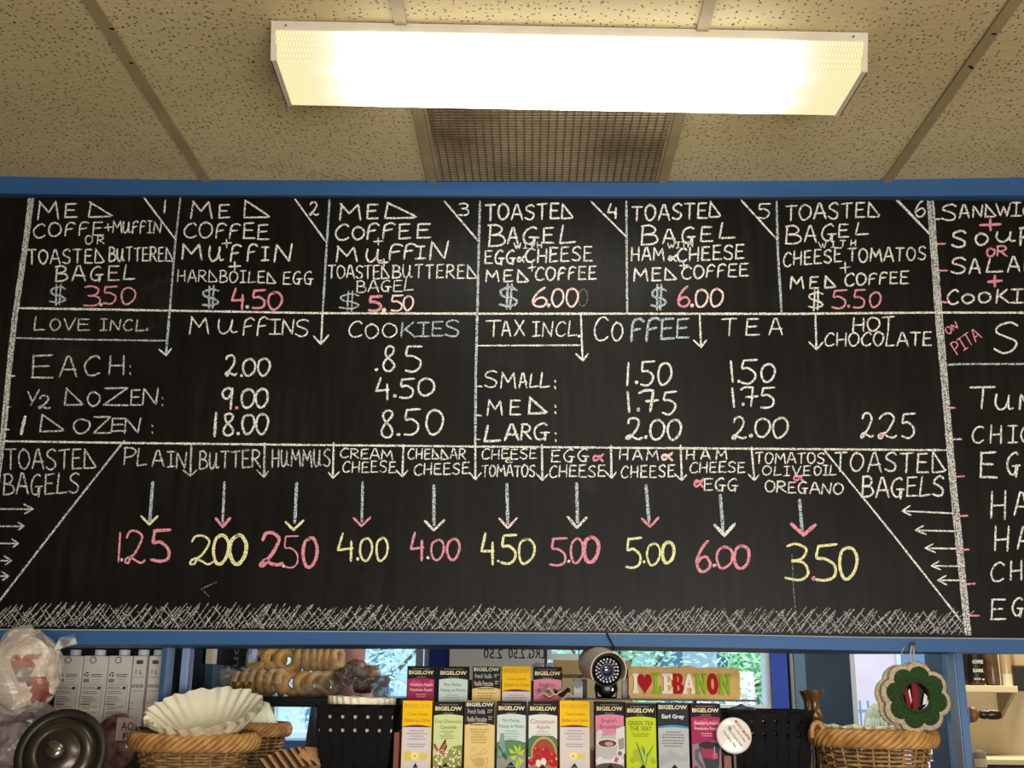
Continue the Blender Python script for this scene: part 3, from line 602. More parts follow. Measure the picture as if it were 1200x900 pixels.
G([('C', 408.6, 424.5, 376.5, 395), ('O', 428, 443.5, 380, 396), ('O', 448.5, 465, 379, 395)], w=1.9); G([('K', 470.5, 487, 377.5, 395), ('I', 488.5, 503, 378, 394), ('E', 506, 519, 377, 393.5), ('S', 522, 538.5, 375, 394.5)], 'b', 2.2)
Dot(441, 433, 'w', 3.4); G([('8', 449, 463.5, 406, 434.8), ('5', 474, 494, 405.5, 435.5)], w=2.6, name='chalk_price')
G([('4', 441, 457, 443, 468), ('5', 468, 485.5, 443.5, 466.5), ('0', 490, 508.7, 443.3, 463.3)], w=2.7, name='chalk_price'); Dot(462.8, 464, 'w', 3.6)
G([('8', 446, 462, 481, 512.5), ('5', 473, 492, 479.5, 510), ('0', 500, 519, 480.5, 509.5)], w=2.7, name='chalk_price'); Dot(467, 509.3, 'w', 3.6)
G([('T', 570, 587, 376, 394.5), ('A', 588, 598, 377, 393.5), ('X', 603, 614.5, 375, 393)], w=2); T('INCL', 624, 676, 394, 394, 17, w=2); Dot(678.7, 394, 'w', 3)
G([('C', 696, 712.5, 371.5, 398.5), ('O', 717, 729.7, 378, 399)], w=2.1); G([('F', 739, 754, 373.5, 399.5, 3), ('F', 757, 773, 372.5, 399, 3.2), ('E', 774, 790, 373.5, 397, 2.8), ('E', 792.5, 808, 373.5, 396, 2.6)], 'b')
G([('S', 567.5, 583, 434.5, 454), ('M', 587, 604, 436.5, 455)], w=2); G([('A', 608, 617.5, 437, 454), ('L', 621, 630.5, 438, 453.5), ('L', 633, 644, 437, 454)], w=2.2); G([(':', 649, 652, 443, 456)], w=3)
G([('M', 571, 589, 469, 486.8), ('E', 597, 610.5, 469, 486), ('D', 619.5, 641, 465.5, 484.5, 2.9), (':', 649, 652.5, 472, 485, 3)], w=2.2)
G([('L', 568, 586, 499, 517.5, 3), ('A', 592, 607, 497.5, 515.5, 3), ('R', 611, 622.5, 497, 515), ('G', 625.5, 644, 496, 514.5), (':', 649.5, 653, 504, 518, 3)], w=2.4)
G([('1', 734, 737.5, 425.5, 452, 2.6), ('5', 750, 766.5, 424, 451.8), ('0', 771.5, 786.5, 425.5, 451)], w=2.7, name='chalk_price'); Dot(746, 448, 'w', 3.6)
G([('7', 749, 770.5, 456.5, 482.5, 3.2), ('5', 776, 792.5, 459, 485)], w=2.6, name='chalk_price'); Ln([(735.5, 459), (737.4, 483)], 'w', 3, 'chalk_numeral'); Dot(748, 480, 'w', 3.6)
G([('2', 734, 752, 490.7, 514), ('0', 762, 778.7, 492, 515.3), ('0', 782.5, 798, 492, 515.3)], w=2.8, name='chalk_price'); Dot(757, 512, 'w', 3.6)
G([('T', 846, 863.5, 373.5, 393), ('E', 874, 890, 373.5, 392.5), ('A', 901.5, 917, 373.5, 392.5)], w=2.1)
T('HOT', 999.5, 1048, 388, 387.5, 16, w=2.1); T('CHOCOLATE', 966.6, 1091.7, 405, 405, 15, w=2.1)
Ln([(856.4, 423), (858.6, 447.5)], 'w', 2.6, 'chalk_numeral'); G([('5', 867.5, 886.5, 421.5, 449), ('0', 892.5, 908, 426.5, 447.3)], w=2.7, name='chalk_price'); Dot(866, 447, 'q', 3.4)
Ln([(858, 455), (860.2, 477)], 'w', 2.8, 'chalk_numeral'); G([('7', 868, 887.5, 453.5, 476), ('5', 891, 908, 453.7, 478)], w=2.6, name='chalk_price'); Dot(870.7, 473.7, 'q', 3.2)
G([('2', 858, 874.5, 489, 513.5), ('0', 885, 902.5, 490.5, 511.8), ('0', 905.5, 923, 489.8, 513)], w=2.6, name='chalk_price'); Dot(880, 510.5, 'q', 4)
G([('2', 1009, 1023.5, 484.5, 512), ('2', 1029, 1051, 485, 512.5), ('5', 1056, 1072, 484, 513)], w=2.5, name='chalk_price'); Dot(1031.5, 509.7, 'p', 3.2)
# --- third band
T('TOASTED', 6.4, 112, 550, 549, 23.5, 'g', 2.1); T('BAGELS', 4, 93, 580, 578, 23, 'g', 2.2)
for (sx_, ex_, y_, hx, hy) in ((-30, 38, 596.3, 10, 5.5), (-40, 27.6, 616.5, 7, 4.5), (-40, 21, 636.5, 7, 4.8), (-50, 12.7, 656.7, 7.5, 5), (-50, 9.5, 675, 7.5, 5)):
    Arr([(sx_, y_), (ex_, y_+.4)], [(ex_-hx, y_-hy), (ex_+.8, y_+.2), (ex_-hx+1, y_+hy)], 'g', w=2.1)
Ln([(145.5, 516.5), (72, 610), (0, 703.5), (-20, 729)], 'g', 2.4); Ln([(965, 526.4), (1043, 622), (1126.5, 728)], 'w', 2.2)
G([('P', 145, 159.5, 524.5, 545), ('L', 160.5, 171, 525.5, 545.5), ('A', 178, 191.5, 528, 546), ('I', 195.5, 205, 529.5, 547), ('N', 206.5, 219, 530, 549)], 'g', 2.1)
T('BUTTER', 233.5, 305, 549.6, 547, 20.5, 'g', 2.1); T('HUMMUS', 319, 387, 547, 546, 20, 'g', 2)
for (sh, hd) in (([(224.4, 520), (223, 557)], [(214.7, 551), (223, 557.8), (230.5, 551)]), ([(310.2, 519), (309.4, 558.5)], [(301, 551), (309.4, 559), (314.5, 552)]), ([(391, 519), (390, 560)], [(385, 553.5), (390, 560.3), (397.6, 553)]),
                 ([(472.8, 521), (471.5, 558)], [(464, 551), (471.5, 558.5), (477.6, 551.4)]), ([(557, 512), (557, 561)], [(550, 553.4), (557, 562), (564, 554)]), ([(635, 521), (635.5, 562.5)], [(628.4, 554.7), (635.5, 563), (642, 556)]),
                 ([(716, 522), (716.6, 560)], [(708.7, 552), (717, 560.3), (722, 553.4)]), ([(797.6, 522), (799, 562.4)], [(790.7, 555.5), (799, 563), (804.5, 556.5)]), ([(880.7, 524), (884, 562.4)], [(876.8, 555.5), (884, 563), (889, 556.8)])):
    Arr(sh, hd, 'w' if sh[0][0] > 380 else 'g', w=2.5, hw=2)
T('CREAM', 399, 460, 536.3, 539, 11.5, w=1.8); T('CHEESE', 401.7, 464, 553.5, 553.5, 12.5, w=1.8); T('CHEDDAR', 478, 545.6, 538, 538, 12, w=1.8); T('CHEESE', 485.5, 550, 556.5, 555, 13, w=1.8)
T('CHEESE', 564.8, 629, 537.8, 537.5, 12, w=1.8); G([('e', 592.5, 600.5, 536.5, 542)], w=1.5); T('TOMATOS', 565, 627, 558.5, 558, 13, w=1.9)
T('EGG', 646, 690, 541, 540, 14, w=1.9); G([('&', 695, 707, 532, 540.5)], 'p', 2.6); T('CHEESE', 644, 709, 559, 558.5, 13.5, w=1.9)
T('HAM', 726, 771.5, 538.6, 539.5, 12, w=1.9); G([('&', 775.5, 788, 530.5, 539.5)], 'q', 2.9); T('CHEESE', 728, 790.7, 560, 558.5, 14, w=1.9)
T('HAM', 804.5, 852, 538, 538.5, 11.5, w=1.9); T('CHEESE', 808.6, 873, 554, 553.5, 12, w=1.8); G([('&', 813.5, 824.4, 561, 571, 3)], 'p'); T('EGG', 825, 865, 574.5, 574, 14, w=1.9)
T('TOMATOS', 885.5, 966, 542.8, 543, 12.5, w=1.9); T('OLIVE', 894, 950, 556.8, 557.5, 11, w=1.8); T('OIL', 954, 979.6, 556.8, 556.5, 11, w=1.8); G([('&', 930, 941.6, 555.5, 564, 2.6)], 'p'); T('OREGANO', 897, 988, 576, 579.3, 12.5, w=1.9)
T('TOASTED', 977.6, 1108, 552, 554, 22.5, w=2.3); T('BAGELS', 1010, 1106.5, 581.6, 582, 23, w=2.4)
for a, b, h1, h2 in (((1116.4, 601.5), (1057, 598.7), (1066.3, 592.7), (1067.7, 604)), ((1118.4, 622.5), (1072.5, 621.4), (1082.4, 616), (1085, 626)), ((1122, 643), (1084.4, 642.3), (1093, 637.5), (1095.8, 647.4)), ((1123.5, 663.6), (1091.5, 663), (1100, 658), (1102, 667.5)), ((1130.6, 680), (1099, 680), (1108.8, 674.4), (1109.4, 685.3))):
    Arr([a, b], [h1, b, h2], 'w', w=2)
# --- price arrows and prices
for sh, hd, hc, hw in (([(179, 565), (175.6, 611)], [(165.5, 605), (175, 614.5), (184.6, 605)], 'y', 3), ([(263, 565), (261, 612)], [(253, 607.5), (261, 617.5), (269.5, 607)], 'p', 3.6), ([(347.7, 566), (345.4, 612)], [(335, 612), (344, 621), (355.4, 610)], 'y', 3.4), ([(425, 565), (424, 611)], [(414.5, 607), (423.5, 616.5), (434, 606.4)], 'p', 3),
                       ([(508.5, 569), (508.5, 615)], [(498, 610.5), (508.3, 621.5), (520.5, 609.7)], 'w', 3.2), ([(594, 567.5), (595, 613.5)], [(585, 607.4), (595, 618.7), (605.7, 607.2)], 'q', 2.9), ([(675.7, 566.7), (676.7, 612)], [(665.4, 605.6), (676, 618.5), (687.3, 606.6)], 'w', 3.4), ([(757, 569), (760.6, 612)], [(752, 607.5), (761.8, 617.5), (771.6, 606.6)], 'p', 3.1),
                       ([(844, 580), (847.4, 622.4)], [(837.6, 615.3), (849, 627.3), (861, 614)], 'w', 4), ([(937, 586), (940, 623)], [(927.5, 614), (941.6, 627), (955.5, 615)], 'p', 4.6)):
    Arr(sh, hd, 'b', hc, 4.0 if sh[0][0] not in (263, 425) else 3.2, hw)
P_ = 'chalk_price'
G([('1', 137, 142.5, 624, 658.5, 2.6), ('2', 146, 170, 622, 658.5, 2.8), ('5', 176.5, 200, 621, 658.5, 3.8)], 'p', name=P_); Dot(142.6, 656, 'w', 3)
G([('2', 223, 249, 628, 660, 2.7), ('0', 250, 268, 627, 661.5, 4), ('0', 269, 288.5, 627, 661.5, 4.6)], 'y', name=P_); Dot(247.5, 660, 'p', 2.6)
G([('2', 305, 330.5, 624, 662, 4.3), ('0', 355, 371.5, 630, 664.5, 4)], 'p', name=P_); G([('5', 331, 350.5, 628, 664.5, 2)], 'p', name=P_); Dot(332, 663, 'w', 3.2)
G([('4', 396, 415.5, 624.5, 657.5, 3), ('0', 421.7, 436, 631, 657), ('0', 441, 454, 630.5, 656.8)], 'y', 2.8, P_); Dot(419, 655, 'q', 3.4)
G([('4', 481, 497.5, 624, 656, 3.2), ('0', 505, 520, 632.5, 656), ('0', 524, 538.5, 631, 656, 3.2)], 'p', 2.7, P_); Dot(501.5, 653.5, 'w', 3.2)
G([('4', 564, 580.6, 625.5, 660.5, 3.2), ('5', 586.5, 605, 626.5, 660.5, 3.4), ('0', 608, 626, 631, 660.5)], 'y', 3, P_); Dot(584, 657.5, 'w', 2.6)
G([('5', 644, 664, 631, 662.8, 2.9), ('0', 668.6, 683, 631, 659.5, 2.9), ('0', 684.5, 701.5, 629, 659, 4.6)], 'p', name=P_); Dot(666.5, 657.7, 'w', 3.2)
G([('5', 732.4, 752, 630.5, 665.8, 3), ('0', 758, 773.5, 637, 662.3, 2.6), ('0', 776, 790, 635, 659.8, 4)], 'y', name=P_); Dot(754.7, 658.5, 'y', 2.8)
G([('6', 815.5, 832.5, 634.5, 669.5, 3.6), ('0', 840, 858, 640.5, 666.2, 3.2), ('0', 860.5, 878, 639, 666, 3.8)], 'p', name=P_); Dot(837, 662.6, 'w', 3.6)
G([('3', 920, 946.4, 637, 679.5, 3.2), ('5', 954, 981, 638, 680.5, 3.4), ('0', 983.5, 1004, 641.5, 678.5, 3.8)], 'y', name=P_); Dot(953.5, 677.8, 'p', 4.2)
Ln([(928, 649), (930, 690), (934, 739)], 'k', 1.3); Ln([(245, 699), (236, 690), (254, 682)], 'k', 1.2); 
# --- right-hand menu
G([('S', 1103.5, 1121, 239.5, 258.5), ('A', 1124, 1135.5, 240, 255.3), ('N', 1140, 1151.5, 240.5, 254.7), ('D', 1154.7, 1167, 239.5, 254), ('W', 1167, 1184.5, 238.5, 253.5), ('I', 1185, 1196.5, 237.5, 253), ('C', 1199, 1210, 238, 253)], w=2.3)
G([('+', 1149, 1172, 257, 269.5, 3.4)], 'p'); G([('S', 1115.5, 1133, 270.5, 289.5, 2.7), ('O', 1143, 1158, 273.5, 287, 2.7), ('U', 1168, 1190, 271, 283.5, 2.6), ('P', 1195.5, 1208, 267, 287, 3)])
G([('O', 1156.5, 1166, 291, 300.3), ('R', 1168.5, 1180, 288.5, 300)], 'p', 2.6); G([('S', 1114.8, 1132, 302, 320), ('A', 1136, 1148.5, 304, 320.5), ('L', 1156, 1175.5, 303, 319), ('A', 1181, 1195, 301, 318.5), ('D', 1201, 1213, 301, 318)], w=2.4)
G([('+', 1157.5, 1174, 323, 336, 3.4)], 'p'); G([('C', 1110.5, 1123, 339.5, 356.5), ('O', 1127, 1141.5, 345, 355.3), ('O', 1147, 1161, 342.6, 354.5), ('K', 1168, 1182.6, 339.5, 354.5), ('I', 1184.5, 1198.7, 339, 355)], w=2.5)
T('ON', 1111, 1126, 392, 392, 8, 'p', 1.7, rot=-.56); T('PITA', 1121.7, 1157, 415.5, 415.5, 14.5, 'p', 1.7, rot=-.587)
G([('S', 1165.4, 1193.5, 377.5, 413.5)], w=2.5); G([('T', 1137.5, 1166, 453.5, 478.5), ('U', 1166.5, 1187.5, 461, 480.5), ('N', 1194.5, 1209, 462, 479.5, 3)], w=2.5)
G([('C', 1139.3, 1152.7, 499.5, 518.5), ('H', 1160.7, 1174, 498.5, 519.5), ('I', 1181, 1192.5, 499, 519), ('C', 1196.6, 1209, 498.5, 518)], w=2.2)
G([('E', 1148, 1168, 530, 559.5), ('G', 1180, 1195.6, 530.5, 556)], w=2.7); G([('H', 1161.5, 1179.5, 575.5, 608), ('A', 1189, 1205, 577, 603)], w=2.4); G([('H', 1165.5, 1182.5, 616.5, 645.5), ('A', 1192.5, 1207, 617.5, 643)], w=2.4)
G([('C', 1161, 1176.5, 659.5, 681.5), ('H', 1184, 1198, 657.5, 679.5)], w=2.3); G([('E', 1160.5, 1178.5, 702.5, 725.5), ('G', 1186.5, 1200, 700.5, 721)], w=2.4)
# --- cross-hatched strip along the bottom
mb = MB(); x = -30.
while x < 1128:
    yb = 735.3+(x/1128)*8.5; yt = yb-U(23, 31); sl = U(.55, 1.0)
    l = yb-yt; ribbon(mb, [(x, yb-U(0, 3)), (x+l*sl*.5, (yb+yt)/2+U(-1, 1)), (x+l*sl, yt)], U(1.1, 1.6), .3); x += U(2.6, 6.6)
x = -30.
while x < 1120:
    yb = 735.3+(x/1128)*8.5; yt = yb-U(16, 27); sl = U(.5, .85); l = yb-yt
    ribbon(mb, [(x, yt), (x+l*sl, yb-U(0, 2))], U(1.0, 1.5), .3); x += U(6, 12)
o = cobj('chalk_hatching', mb, 'h', 'grey chalk cross-hatching along the bottom edge'); o['kind'] = 'stuff'
# ================================================================== POSTS, COUNTER, BACK ROOM
def pbox(px0, py0, px1, py1, Y, dep, mi=0, mb=None):
    """box whose front face sits on the plane Y over the given rectangle"""
    a = onY(px0, (py0+py1)/2, Y); b = onY(px1, (py0+py1)/2, Y); t = onY((px0+px1)/2, py0, Y); l = onY((px0+px1)/2, py1, Y)
    mb = mb or MB(); mb.box2((a.x, Y, l.z), (b.x, Y+dep, t.z), mi); return mb
CT = 1.36
M_ctr = mat('counter_wood', (74, 52, 36), .5, var=.2, vscale=6)
counter = thing('display_counter', 'dark wooden counter under the chalkboard that carries the baskets and tea boxes', 'counter', (0, 2.9, 0))
MB().box2((-2.7, 2.40, CT-.035), (2.7, 3.30, CT)).build('worktop', M_ctr, counter, bev=.004)
MB().box2((-2.68, 2.46, 0), (2.68, 3.26, CT-.035)).build('body', M_ctr, counter)
zsof = onY(600, 755.5, BY).z
M_side_daylit = mat('daylit_post_side', (142, 168, 208), .35, spec=.6, var=.08, vscale=14)  # window light on the posts' inner sides, put into the colour
def post(pxa, pxb, Y0, Y1, label, side=0, m=M_blue2, z0=CT, py=790, top=None):
    a = onY(pxa, py, Y0); b = onY(pxb, py, Y0)
    o = MB().box2((a.x, Y0, z0), (b.x, Y1, top or zsof+.01)).build('window_post', m, bev=.002)
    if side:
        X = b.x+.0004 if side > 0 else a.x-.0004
        MB().box2((X-.0008, Y0+.004, z0), (X+.0008, Y1-.002, (top or zsof+.01)-.002)).build('daylit_side_sheet', M_side_daylit, o)
    return tag(o, label, 'post')
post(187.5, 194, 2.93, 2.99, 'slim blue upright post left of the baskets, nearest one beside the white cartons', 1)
post(211, 219.5, 3.0, 3.045, 'second slim blue upright just right of the front left post', 1, m=M_side_daylit)  # whole upright takes the daylit side colour
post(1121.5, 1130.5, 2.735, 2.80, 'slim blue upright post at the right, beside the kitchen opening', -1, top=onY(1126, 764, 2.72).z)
post(1104, 1112, 2.90, 3.02, 'darker blue upright behind the crochet wreath, left of the kitchen opening')

# window wall far behind ---------------------------------------------------------
WY = 4.6
M_wt = mat('white_frame_paint', (214, 220, 222), .5)
M_vivid = mat('vivid_blue_paint', (22, 66, 170), .4)
M_gb = mat('grey_blue_paint', (92, 120, 146), .5)
M_teal = mat('dark_teal_panel', (26, 52, 74), .45, var=.15, vscale=9)
M_cream = mat('cream_panel', (206, 190, 146), .7, var=.05, vscale=8)
M_glass = bpy.data.materials.new('window_glass'); M_glass.use_nodes = True; nt = M_glass.node_tree
nt.nodes.remove(nt.nodes['Principled BSDF']); _t = nt.nodes.new('ShaderNodeBsdfTransparent'); _g = nt.nodes.new('ShaderNodeBsdfGlossy'); _g.inputs['Roughness'].default_value = .02
_x = nt.nodes.new('ShaderNodeMixShader'); _x.inputs[0].default_value = .03; _t.inputs[0].default_value = (.93, .98, 1, 1)
nt.links.new(_t.outputs[0], _x.inputs[1]); nt.links.new(_g.outputs[0], _x.inputs[2]); nt.links.new(_x.outputs[0], nt.nodes['Material Output'].inputs[0])
zs = 1.22
def XW(px, Y=WY, py=800): return onY(px, py, Y).x
M_back = mat('back_wall_paint', (60, 58, 60), .8, var=.1, vscale=4)
struct(MB().box2((-RX, WY, 0), (RX, WY+.12, zs)).build('wall_back', M_back))
struct(MB().box2((-RX, WY, 2.35), (RX, WY+.12, 2.95)).build('wall_back_upper', M_back))
struct(MB().box2((-RX, WY, zs), (XW(316), WY+.12, 2.35)).build('wall_back_side', M_back))
def wframe(n, pa, pb, panes=(), low=zs):
    x0, x1 = XW(pa), XW(pb); t = .022
    o = MB().box2((x0, WY+.03, low), (x1, WY+.036, 2.35)).build('window_%d' % n, M_glass); struct(o)
    for a, b in (((x0, WY-.01, low), (x0+t, WY+.07, 2.35)), ((x1-t, WY-.01, low), (x1, WY+.07, 2.35)), ((x0+t, WY-.01, low), (x1-t, WY+.07, low+t)), ((x0+t, WY-.01, 2.35-t), (x1-t, WY+.07, 2.35))):
        MB().box2(a, b).build('window_frame', M_wt, o)
    for p in panes: MB().box2((XW(p)-.012, WY-.01, low+t), (XW(p)+.012, WY+.07, 2.35-t)).build('mullion', M_wt, o)
    return o
wframe(1, 318, 503, (490,))
wframe(2, 640, 693, low=onY(670, 773, WY).z)
wframe(3, 690, 903, (716,), low=onY(800, 832, WY).z)
wframe(4, 996, 1102)
def wpost(pa, pb, m, dep=.10, name='trim'):
    global _tn; _tn += 1
    return struct(MB().box2((XW(pa), WY-.04, 0), (XW(pb), WY+dep, 2.36)).build('trim_%d' % _tn, m))
_tn = 0
wpost(503, 526, M_vivid); wpost(526, 641, M_back); wpost(903, 921, M_vivid); wpost(921, 929, M_dark, .02); wpost(929, 942, M_gb); wpost(1101, 1116, M_wt)
struct(MB().box2((XW(1116), WY, zs), (RX, WY+.12, 2.35)).build('wall_back_right', M_back))
struct(MB().box2((XW(942), WY-.02, 0), (XW(996), WY+.10, 2.36)).build('door_1', M_teal))
zt = onY(700, 774, WY-.05).z
struct(MB().box2((XW(648), WY-.06, 0), (XW(738), WY-.002, zt)).build('trim_%d' % 20, M_cream))
struct(MB().box2((XW(648), WY-.075, zt-.055), (XW(738), WY-.061, zt)).build('trim_%d' % 21, mat('tan_board', (190, 160, 104), .6)))
struct(MB().box2((XW(736), WY-.06, 0), (XW(903), WY-.002, onY(800, 834, WY-.05).z)).build('trim_%d' % 22, M_cream))
MBc = MB(); MBc.tube([(XW(924.5), WY-.05, 2.3), (XW(925.5), WY-.05, 1.2)], .008, 8); tag(MBc.build('cable', mat('grey_cable', (150, 150, 140), .5)), 'grey cable running down beside the vivid blue post at the window', 'cable')

# whiteboard with mirrored writing
wbY = 4.45
wbx0, wbx1 = onY(526.5, 780, wbY).x, onY(638, 780, wbY).x
wb = thing('whiteboard', 'white price board hanging in the window, writing showing reversed', 'whiteboard', ((wbx0+wbx1)/2, wbY, 2.0))
MB().box2((wbx0+.1, wbY+.004, 2.2), (wbx0+.12, WY+.02, 2.23)).box2((wbx1-.12, wbY+.004, 2.2), (wbx1-.1, WY+.02, 2.23)).build('hook', M_dark, wb)
MB().box2((wbx0, wbY, onY(580, 797, wbY).z), (wbx1, wbY+.012, 2.235)).build('board', mat('whiteboard_white', (198, 202, 196), .5), wb)
Mw = frameM((0, wbY-.0012, 0)); M_ink = mat('black_ink', (20, 22, 26), .6)
for s, a, b in (('LRG.', 617.5, 638), ('2.50', 596, 615.5), ('2.50', 567, 589)):
    mb = MB(); x0, x1 = onY(a, 767, wbY).x, onY(b, 767, wbY).x; z1, z0 = onY(a, 759.5, wbY).z, onY(a, 771.5, wbY).z
    text_on(mb, s, Mw, x0, x1, z0, z1, mirror=True); lab(mb.build('lettering', M_ink, wb), 'reversed black writing')

# outside ------------------------------------------------------------------------
M_pave = mat('pavement', (176, 180, 184), .8, var=.08, vscale=1.2)
struct(MB().box2((-30, WY+.14, -.22), (30, 60, -.1)).build('ground', M_pave))
def tree(cx, cy, rx, rz, zc, label, seed, col=(120, 176, 128), n=1500):
    rnd = random.Random(seed); t = thing('leafy_tree', label, 'tree', (cx, cy, -.1), 'trees outside the window')
    m = MB(); m.tube([(cx, cy, -.1), (cx+.05, cy, zc*.5), (cx, cy, zc)], [.09, .07, .03], 8)
    for k in range(6):
        a = k*1.05; m.tube([(cx, cy, zc*.6), (cx+math.cos(a)*rx*.6, cy+math.sin(a)*rx*.5, zc+rz*.3*math.sin(k))], [.035, .012], 6)
    m.build('trunk', mat('bark', (110, 96, 84), .9), t)
    f = MB()
    for i in range(n):
        u = Vector((rnd.gauss(0, .45), rnd.gauss(0, .4), rnd.gauss(0, .45))); c = Vector((cx+u.x*rx, cy+u.y*rx*.7, zc+u.z*rz))
        s = rnd.uniform(.03, .06); a = Vector((rnd.uniform(-1, 1), rnd.uniform(-1, 1), rnd.uniform(-.6, .6))).normalized()*s; b = a.orthogonal().normalized()*s*.45
        f.add([c-a, c-a*.2+b, c+a, c-a*.2-b], [(0, 1, 2, 3)])
    o = f.build('foliage', mat('leaves_%d' % (col[0]), col, .6, var=.3, vscale=3), t); o['kind'] = 'stuff'
tree(-1.9, 12.5, 1.3, 1.5, 2.1, 'pale green leafy tree seen through the left window beside the bagels', 3, (206, 232, 222), 3400)
tree(1.0, 13.2, .95, 1.1, 2.0, 'green leafy tree outside, behind the white bullet camera', 4, (184, 220, 184), 3000)
tree(2.0, 10.4, .36, .9, 1.7, 'light green sapling outside, behind the end of the painted letter sign', 5, (190, 224, 180), 1300)
M_fence = mat('fence_metal', (110, 140, 160), .5)
fn = thing('metal_fence', 'thin metal railing fence on the street behind the letter sign', 'fence', (1.9, 9, -.1))
for z in (1.15, 1.42): MB().box2((1.15, 8.98, z-.012), (2.65, 9.0, z+.012)).build('rail', M_fence, fn)
for k in range(24):
    x = 1.2+k*.062; MB().box2((x-.007, 8.985, -.1), (x+.007, 8.997, 1.5)).build('picket', M_fence, fn)
def building(name, label, x0, x1, y0, y1, h, col, wins, rec=None):
    t = thing(name, label, 'building', ((x0+x1)/2, (y0+y1)/2, -.1))
    MB().box2((x0, y0, -.1), (x1, y1, h)).build('wall', mat('facade_%d_%d' % (col[0], col[1]), col, .85, var=.06, vscale=2), t)
    for (a, b, c, d) in wins:
        w = MB().box2((a, y0-.03, c), (b, y0+.02, d)).build('window', mat('far_window_frame', (205, 212, 220), .5), t)
        MB().box2((a+.05, y0-.04, c+.05), (b-.05, y0-.028, d-.05)).build('pane', mat('far_pane', (96, 120, 150), .2), w)
    return t
building('brick_building', 'pink building across the street in the right window behind the wreath', 3.62, 9.5, 13, 18, 6, (226, 190, 192), [(4.15, 4.6, 1.65, 2.2), (4.8, 5.1, 1.5, 2.2), (3.75, 3.95, .6, 1.1), (5.3, 5.9, .9, 1.4)])
building('white_building', 'pale building across the street behind the bagel shelf', -7, -.4, 17, 22, 7, (200, 212, 222), [(-5.2+k*.9, -4.7+k*.9, .7, 2.3) for k in range(5)])
building('far_building', 'pale blue grey building across the street behind the letter sign', .2, 7, 20, 25, 8, (190, 206, 216), [(1.0+k*1.1, 1.6+k*1.1, 1.0, 2.4) for k in range(4)])
car = thing('parked_car', 'pale grey parked car seen below the bagel shelf through the window', 'car', (-2.1, 8, -.1))
M_car = mat('car_paint', (188, 196, 206), .25, coat=.6)
prof = [(-2.0, .25), (-2.0, .72), (-1.5, .86), (-1.0, .95), (-.45, 1.36), (.75, 1.38), (1.35, 1.0), (1.95, .9), (2.05, .3)]
MB().prism(prof, frameM((-2.1, 9.4, -.1), (1, 0, 0), (0, 0, 1)), 1.6).build('body', M_car, car, bev=.05)
MB().prism([(-.9, .95), (-.42, 1.30), (.1, 1.31), (.1, .95)], frameM((-2.1, 7.79, -.1)), .012).build('side_window', mat('car_glass', (50, 62, 74), .1), car)
MB().prism([(.16, .95), (.16, 1.31), (.7, 1.31), (1.15, .98)], frameM((-2.1, 7.79, -.1)), .012).build('side_window', mat('car_glass'), car)
for wx in (-1.3, 1.3):
    w = MB().prism(circle(0, 0, .31, n=24), frameM((-2.1+wx, 7.98, .21)), .2).build('wheel', mat('tyre', (24, 24, 26), .8), car)
    MB().prism(circle(0, 0, .18, n=16), frameM((-2.1+wx, 7.78, .21)), .02).build('hub_cap', mat('hub', (170, 174, 180), .3, metal=.8), w)

# kitchen at the right -------------------------------------------------------------
KY = 3.9; kx = onY(1124, 800, KY).x
struct(MB().box2((kx, KY, 0), (RX, KY+.08, 2.9)).build('wall_kitchen', mat('kitchen_wall', (214, 196, 156), .8, var=.05, vscale=5)))
sh = thing('kitchen_shelf', 'cream wooden wall shelf in the kitchen opening, jars on top', 'shelf', onY(1170, 806, KY-.08))
a, b = onY(1128, 807, KY-.16), onY(1193, 807, KY-.16); zt_, zb_ = onY(1165, 803.5, KY-.16).z, onY(1165, 811.5, KY-.16).z
MB().box2((a.x-.1, KY-.16, zb_), (b.x, KY, zt_)).build('board', M_cream, sh, bev=.002)
x = onY(1173, 815, KY-.02).x
MB().prism([(0, 0), (-.13, 0), (0, -.085)], Matrix(((0, 0, 1, x-.006), (1, 0, 0, KY), (0, 1, 0, zb_), (0, 0, 0, 1))), .012).build('bracket', mat('grey_bracket', (150, 138, 112), .5), sh)
def jar(name, pa, pb, pt, label, mats, cat='jar', Y=KY-.13, z0=None, flat=.9, lid=True, band=None, txt=None):
    xa, xb = onY(pa, 790, Y).x, onY(pb, 790, Y).x; cx, r = (xa+xb)/2, (xb-xa)/2; z0 = zt_ if z0 is None else z0; h = onY(pa, pt, Y).z-z0
    t = thing(name, label, cat, (cx, Y+r, z0)); M = Matrix.Translation((cx, Y+r, z0))
    MB().lathe([(0, 0), (r*.94, 0), (r, .006), (r, h*.78), (r*.8, h*.88), (r*.7, h*.9), (0, h*.9)], 24, M).build('body', mats[0], t, smooth=True)
    if lid: MB().lathe([(0, h*.88), (r*.74, h*.88), (r*.74, h), (0, h)], 24, M).build('lid', mats[1], t)
    if band:
        arc = [(-(r+.0008)*math.sin(q), -(r+.0008)*math.cos(q)) for q in [(-60+10*i)*math.pi/180 for i in range(13)]]
        m = MB(); m.v = [(cx+x_, Y+r+y_, z0+h*z_) for (x_, y_) in arc for z_ in band[:2]]; m.f = [(2*i, 2*i+2, 2*i+3, 2*i+1) for i in range(12)]; m.mi = [0]*12
        m.build('label', band[2], t)
        if txt:
            m = MB()
            for (s, q0, q1) in txt: text_on(m, s, frameM((cx, Y-.0022, z0)), -r*.6, r*.6, h*q0, h*q1, bold=.02)
            m.build('lettering', mat('label_cream', (226, 214, 180), .6), t)
    return t
M_bk = mat('black_label', (22, 20, 20), .4)
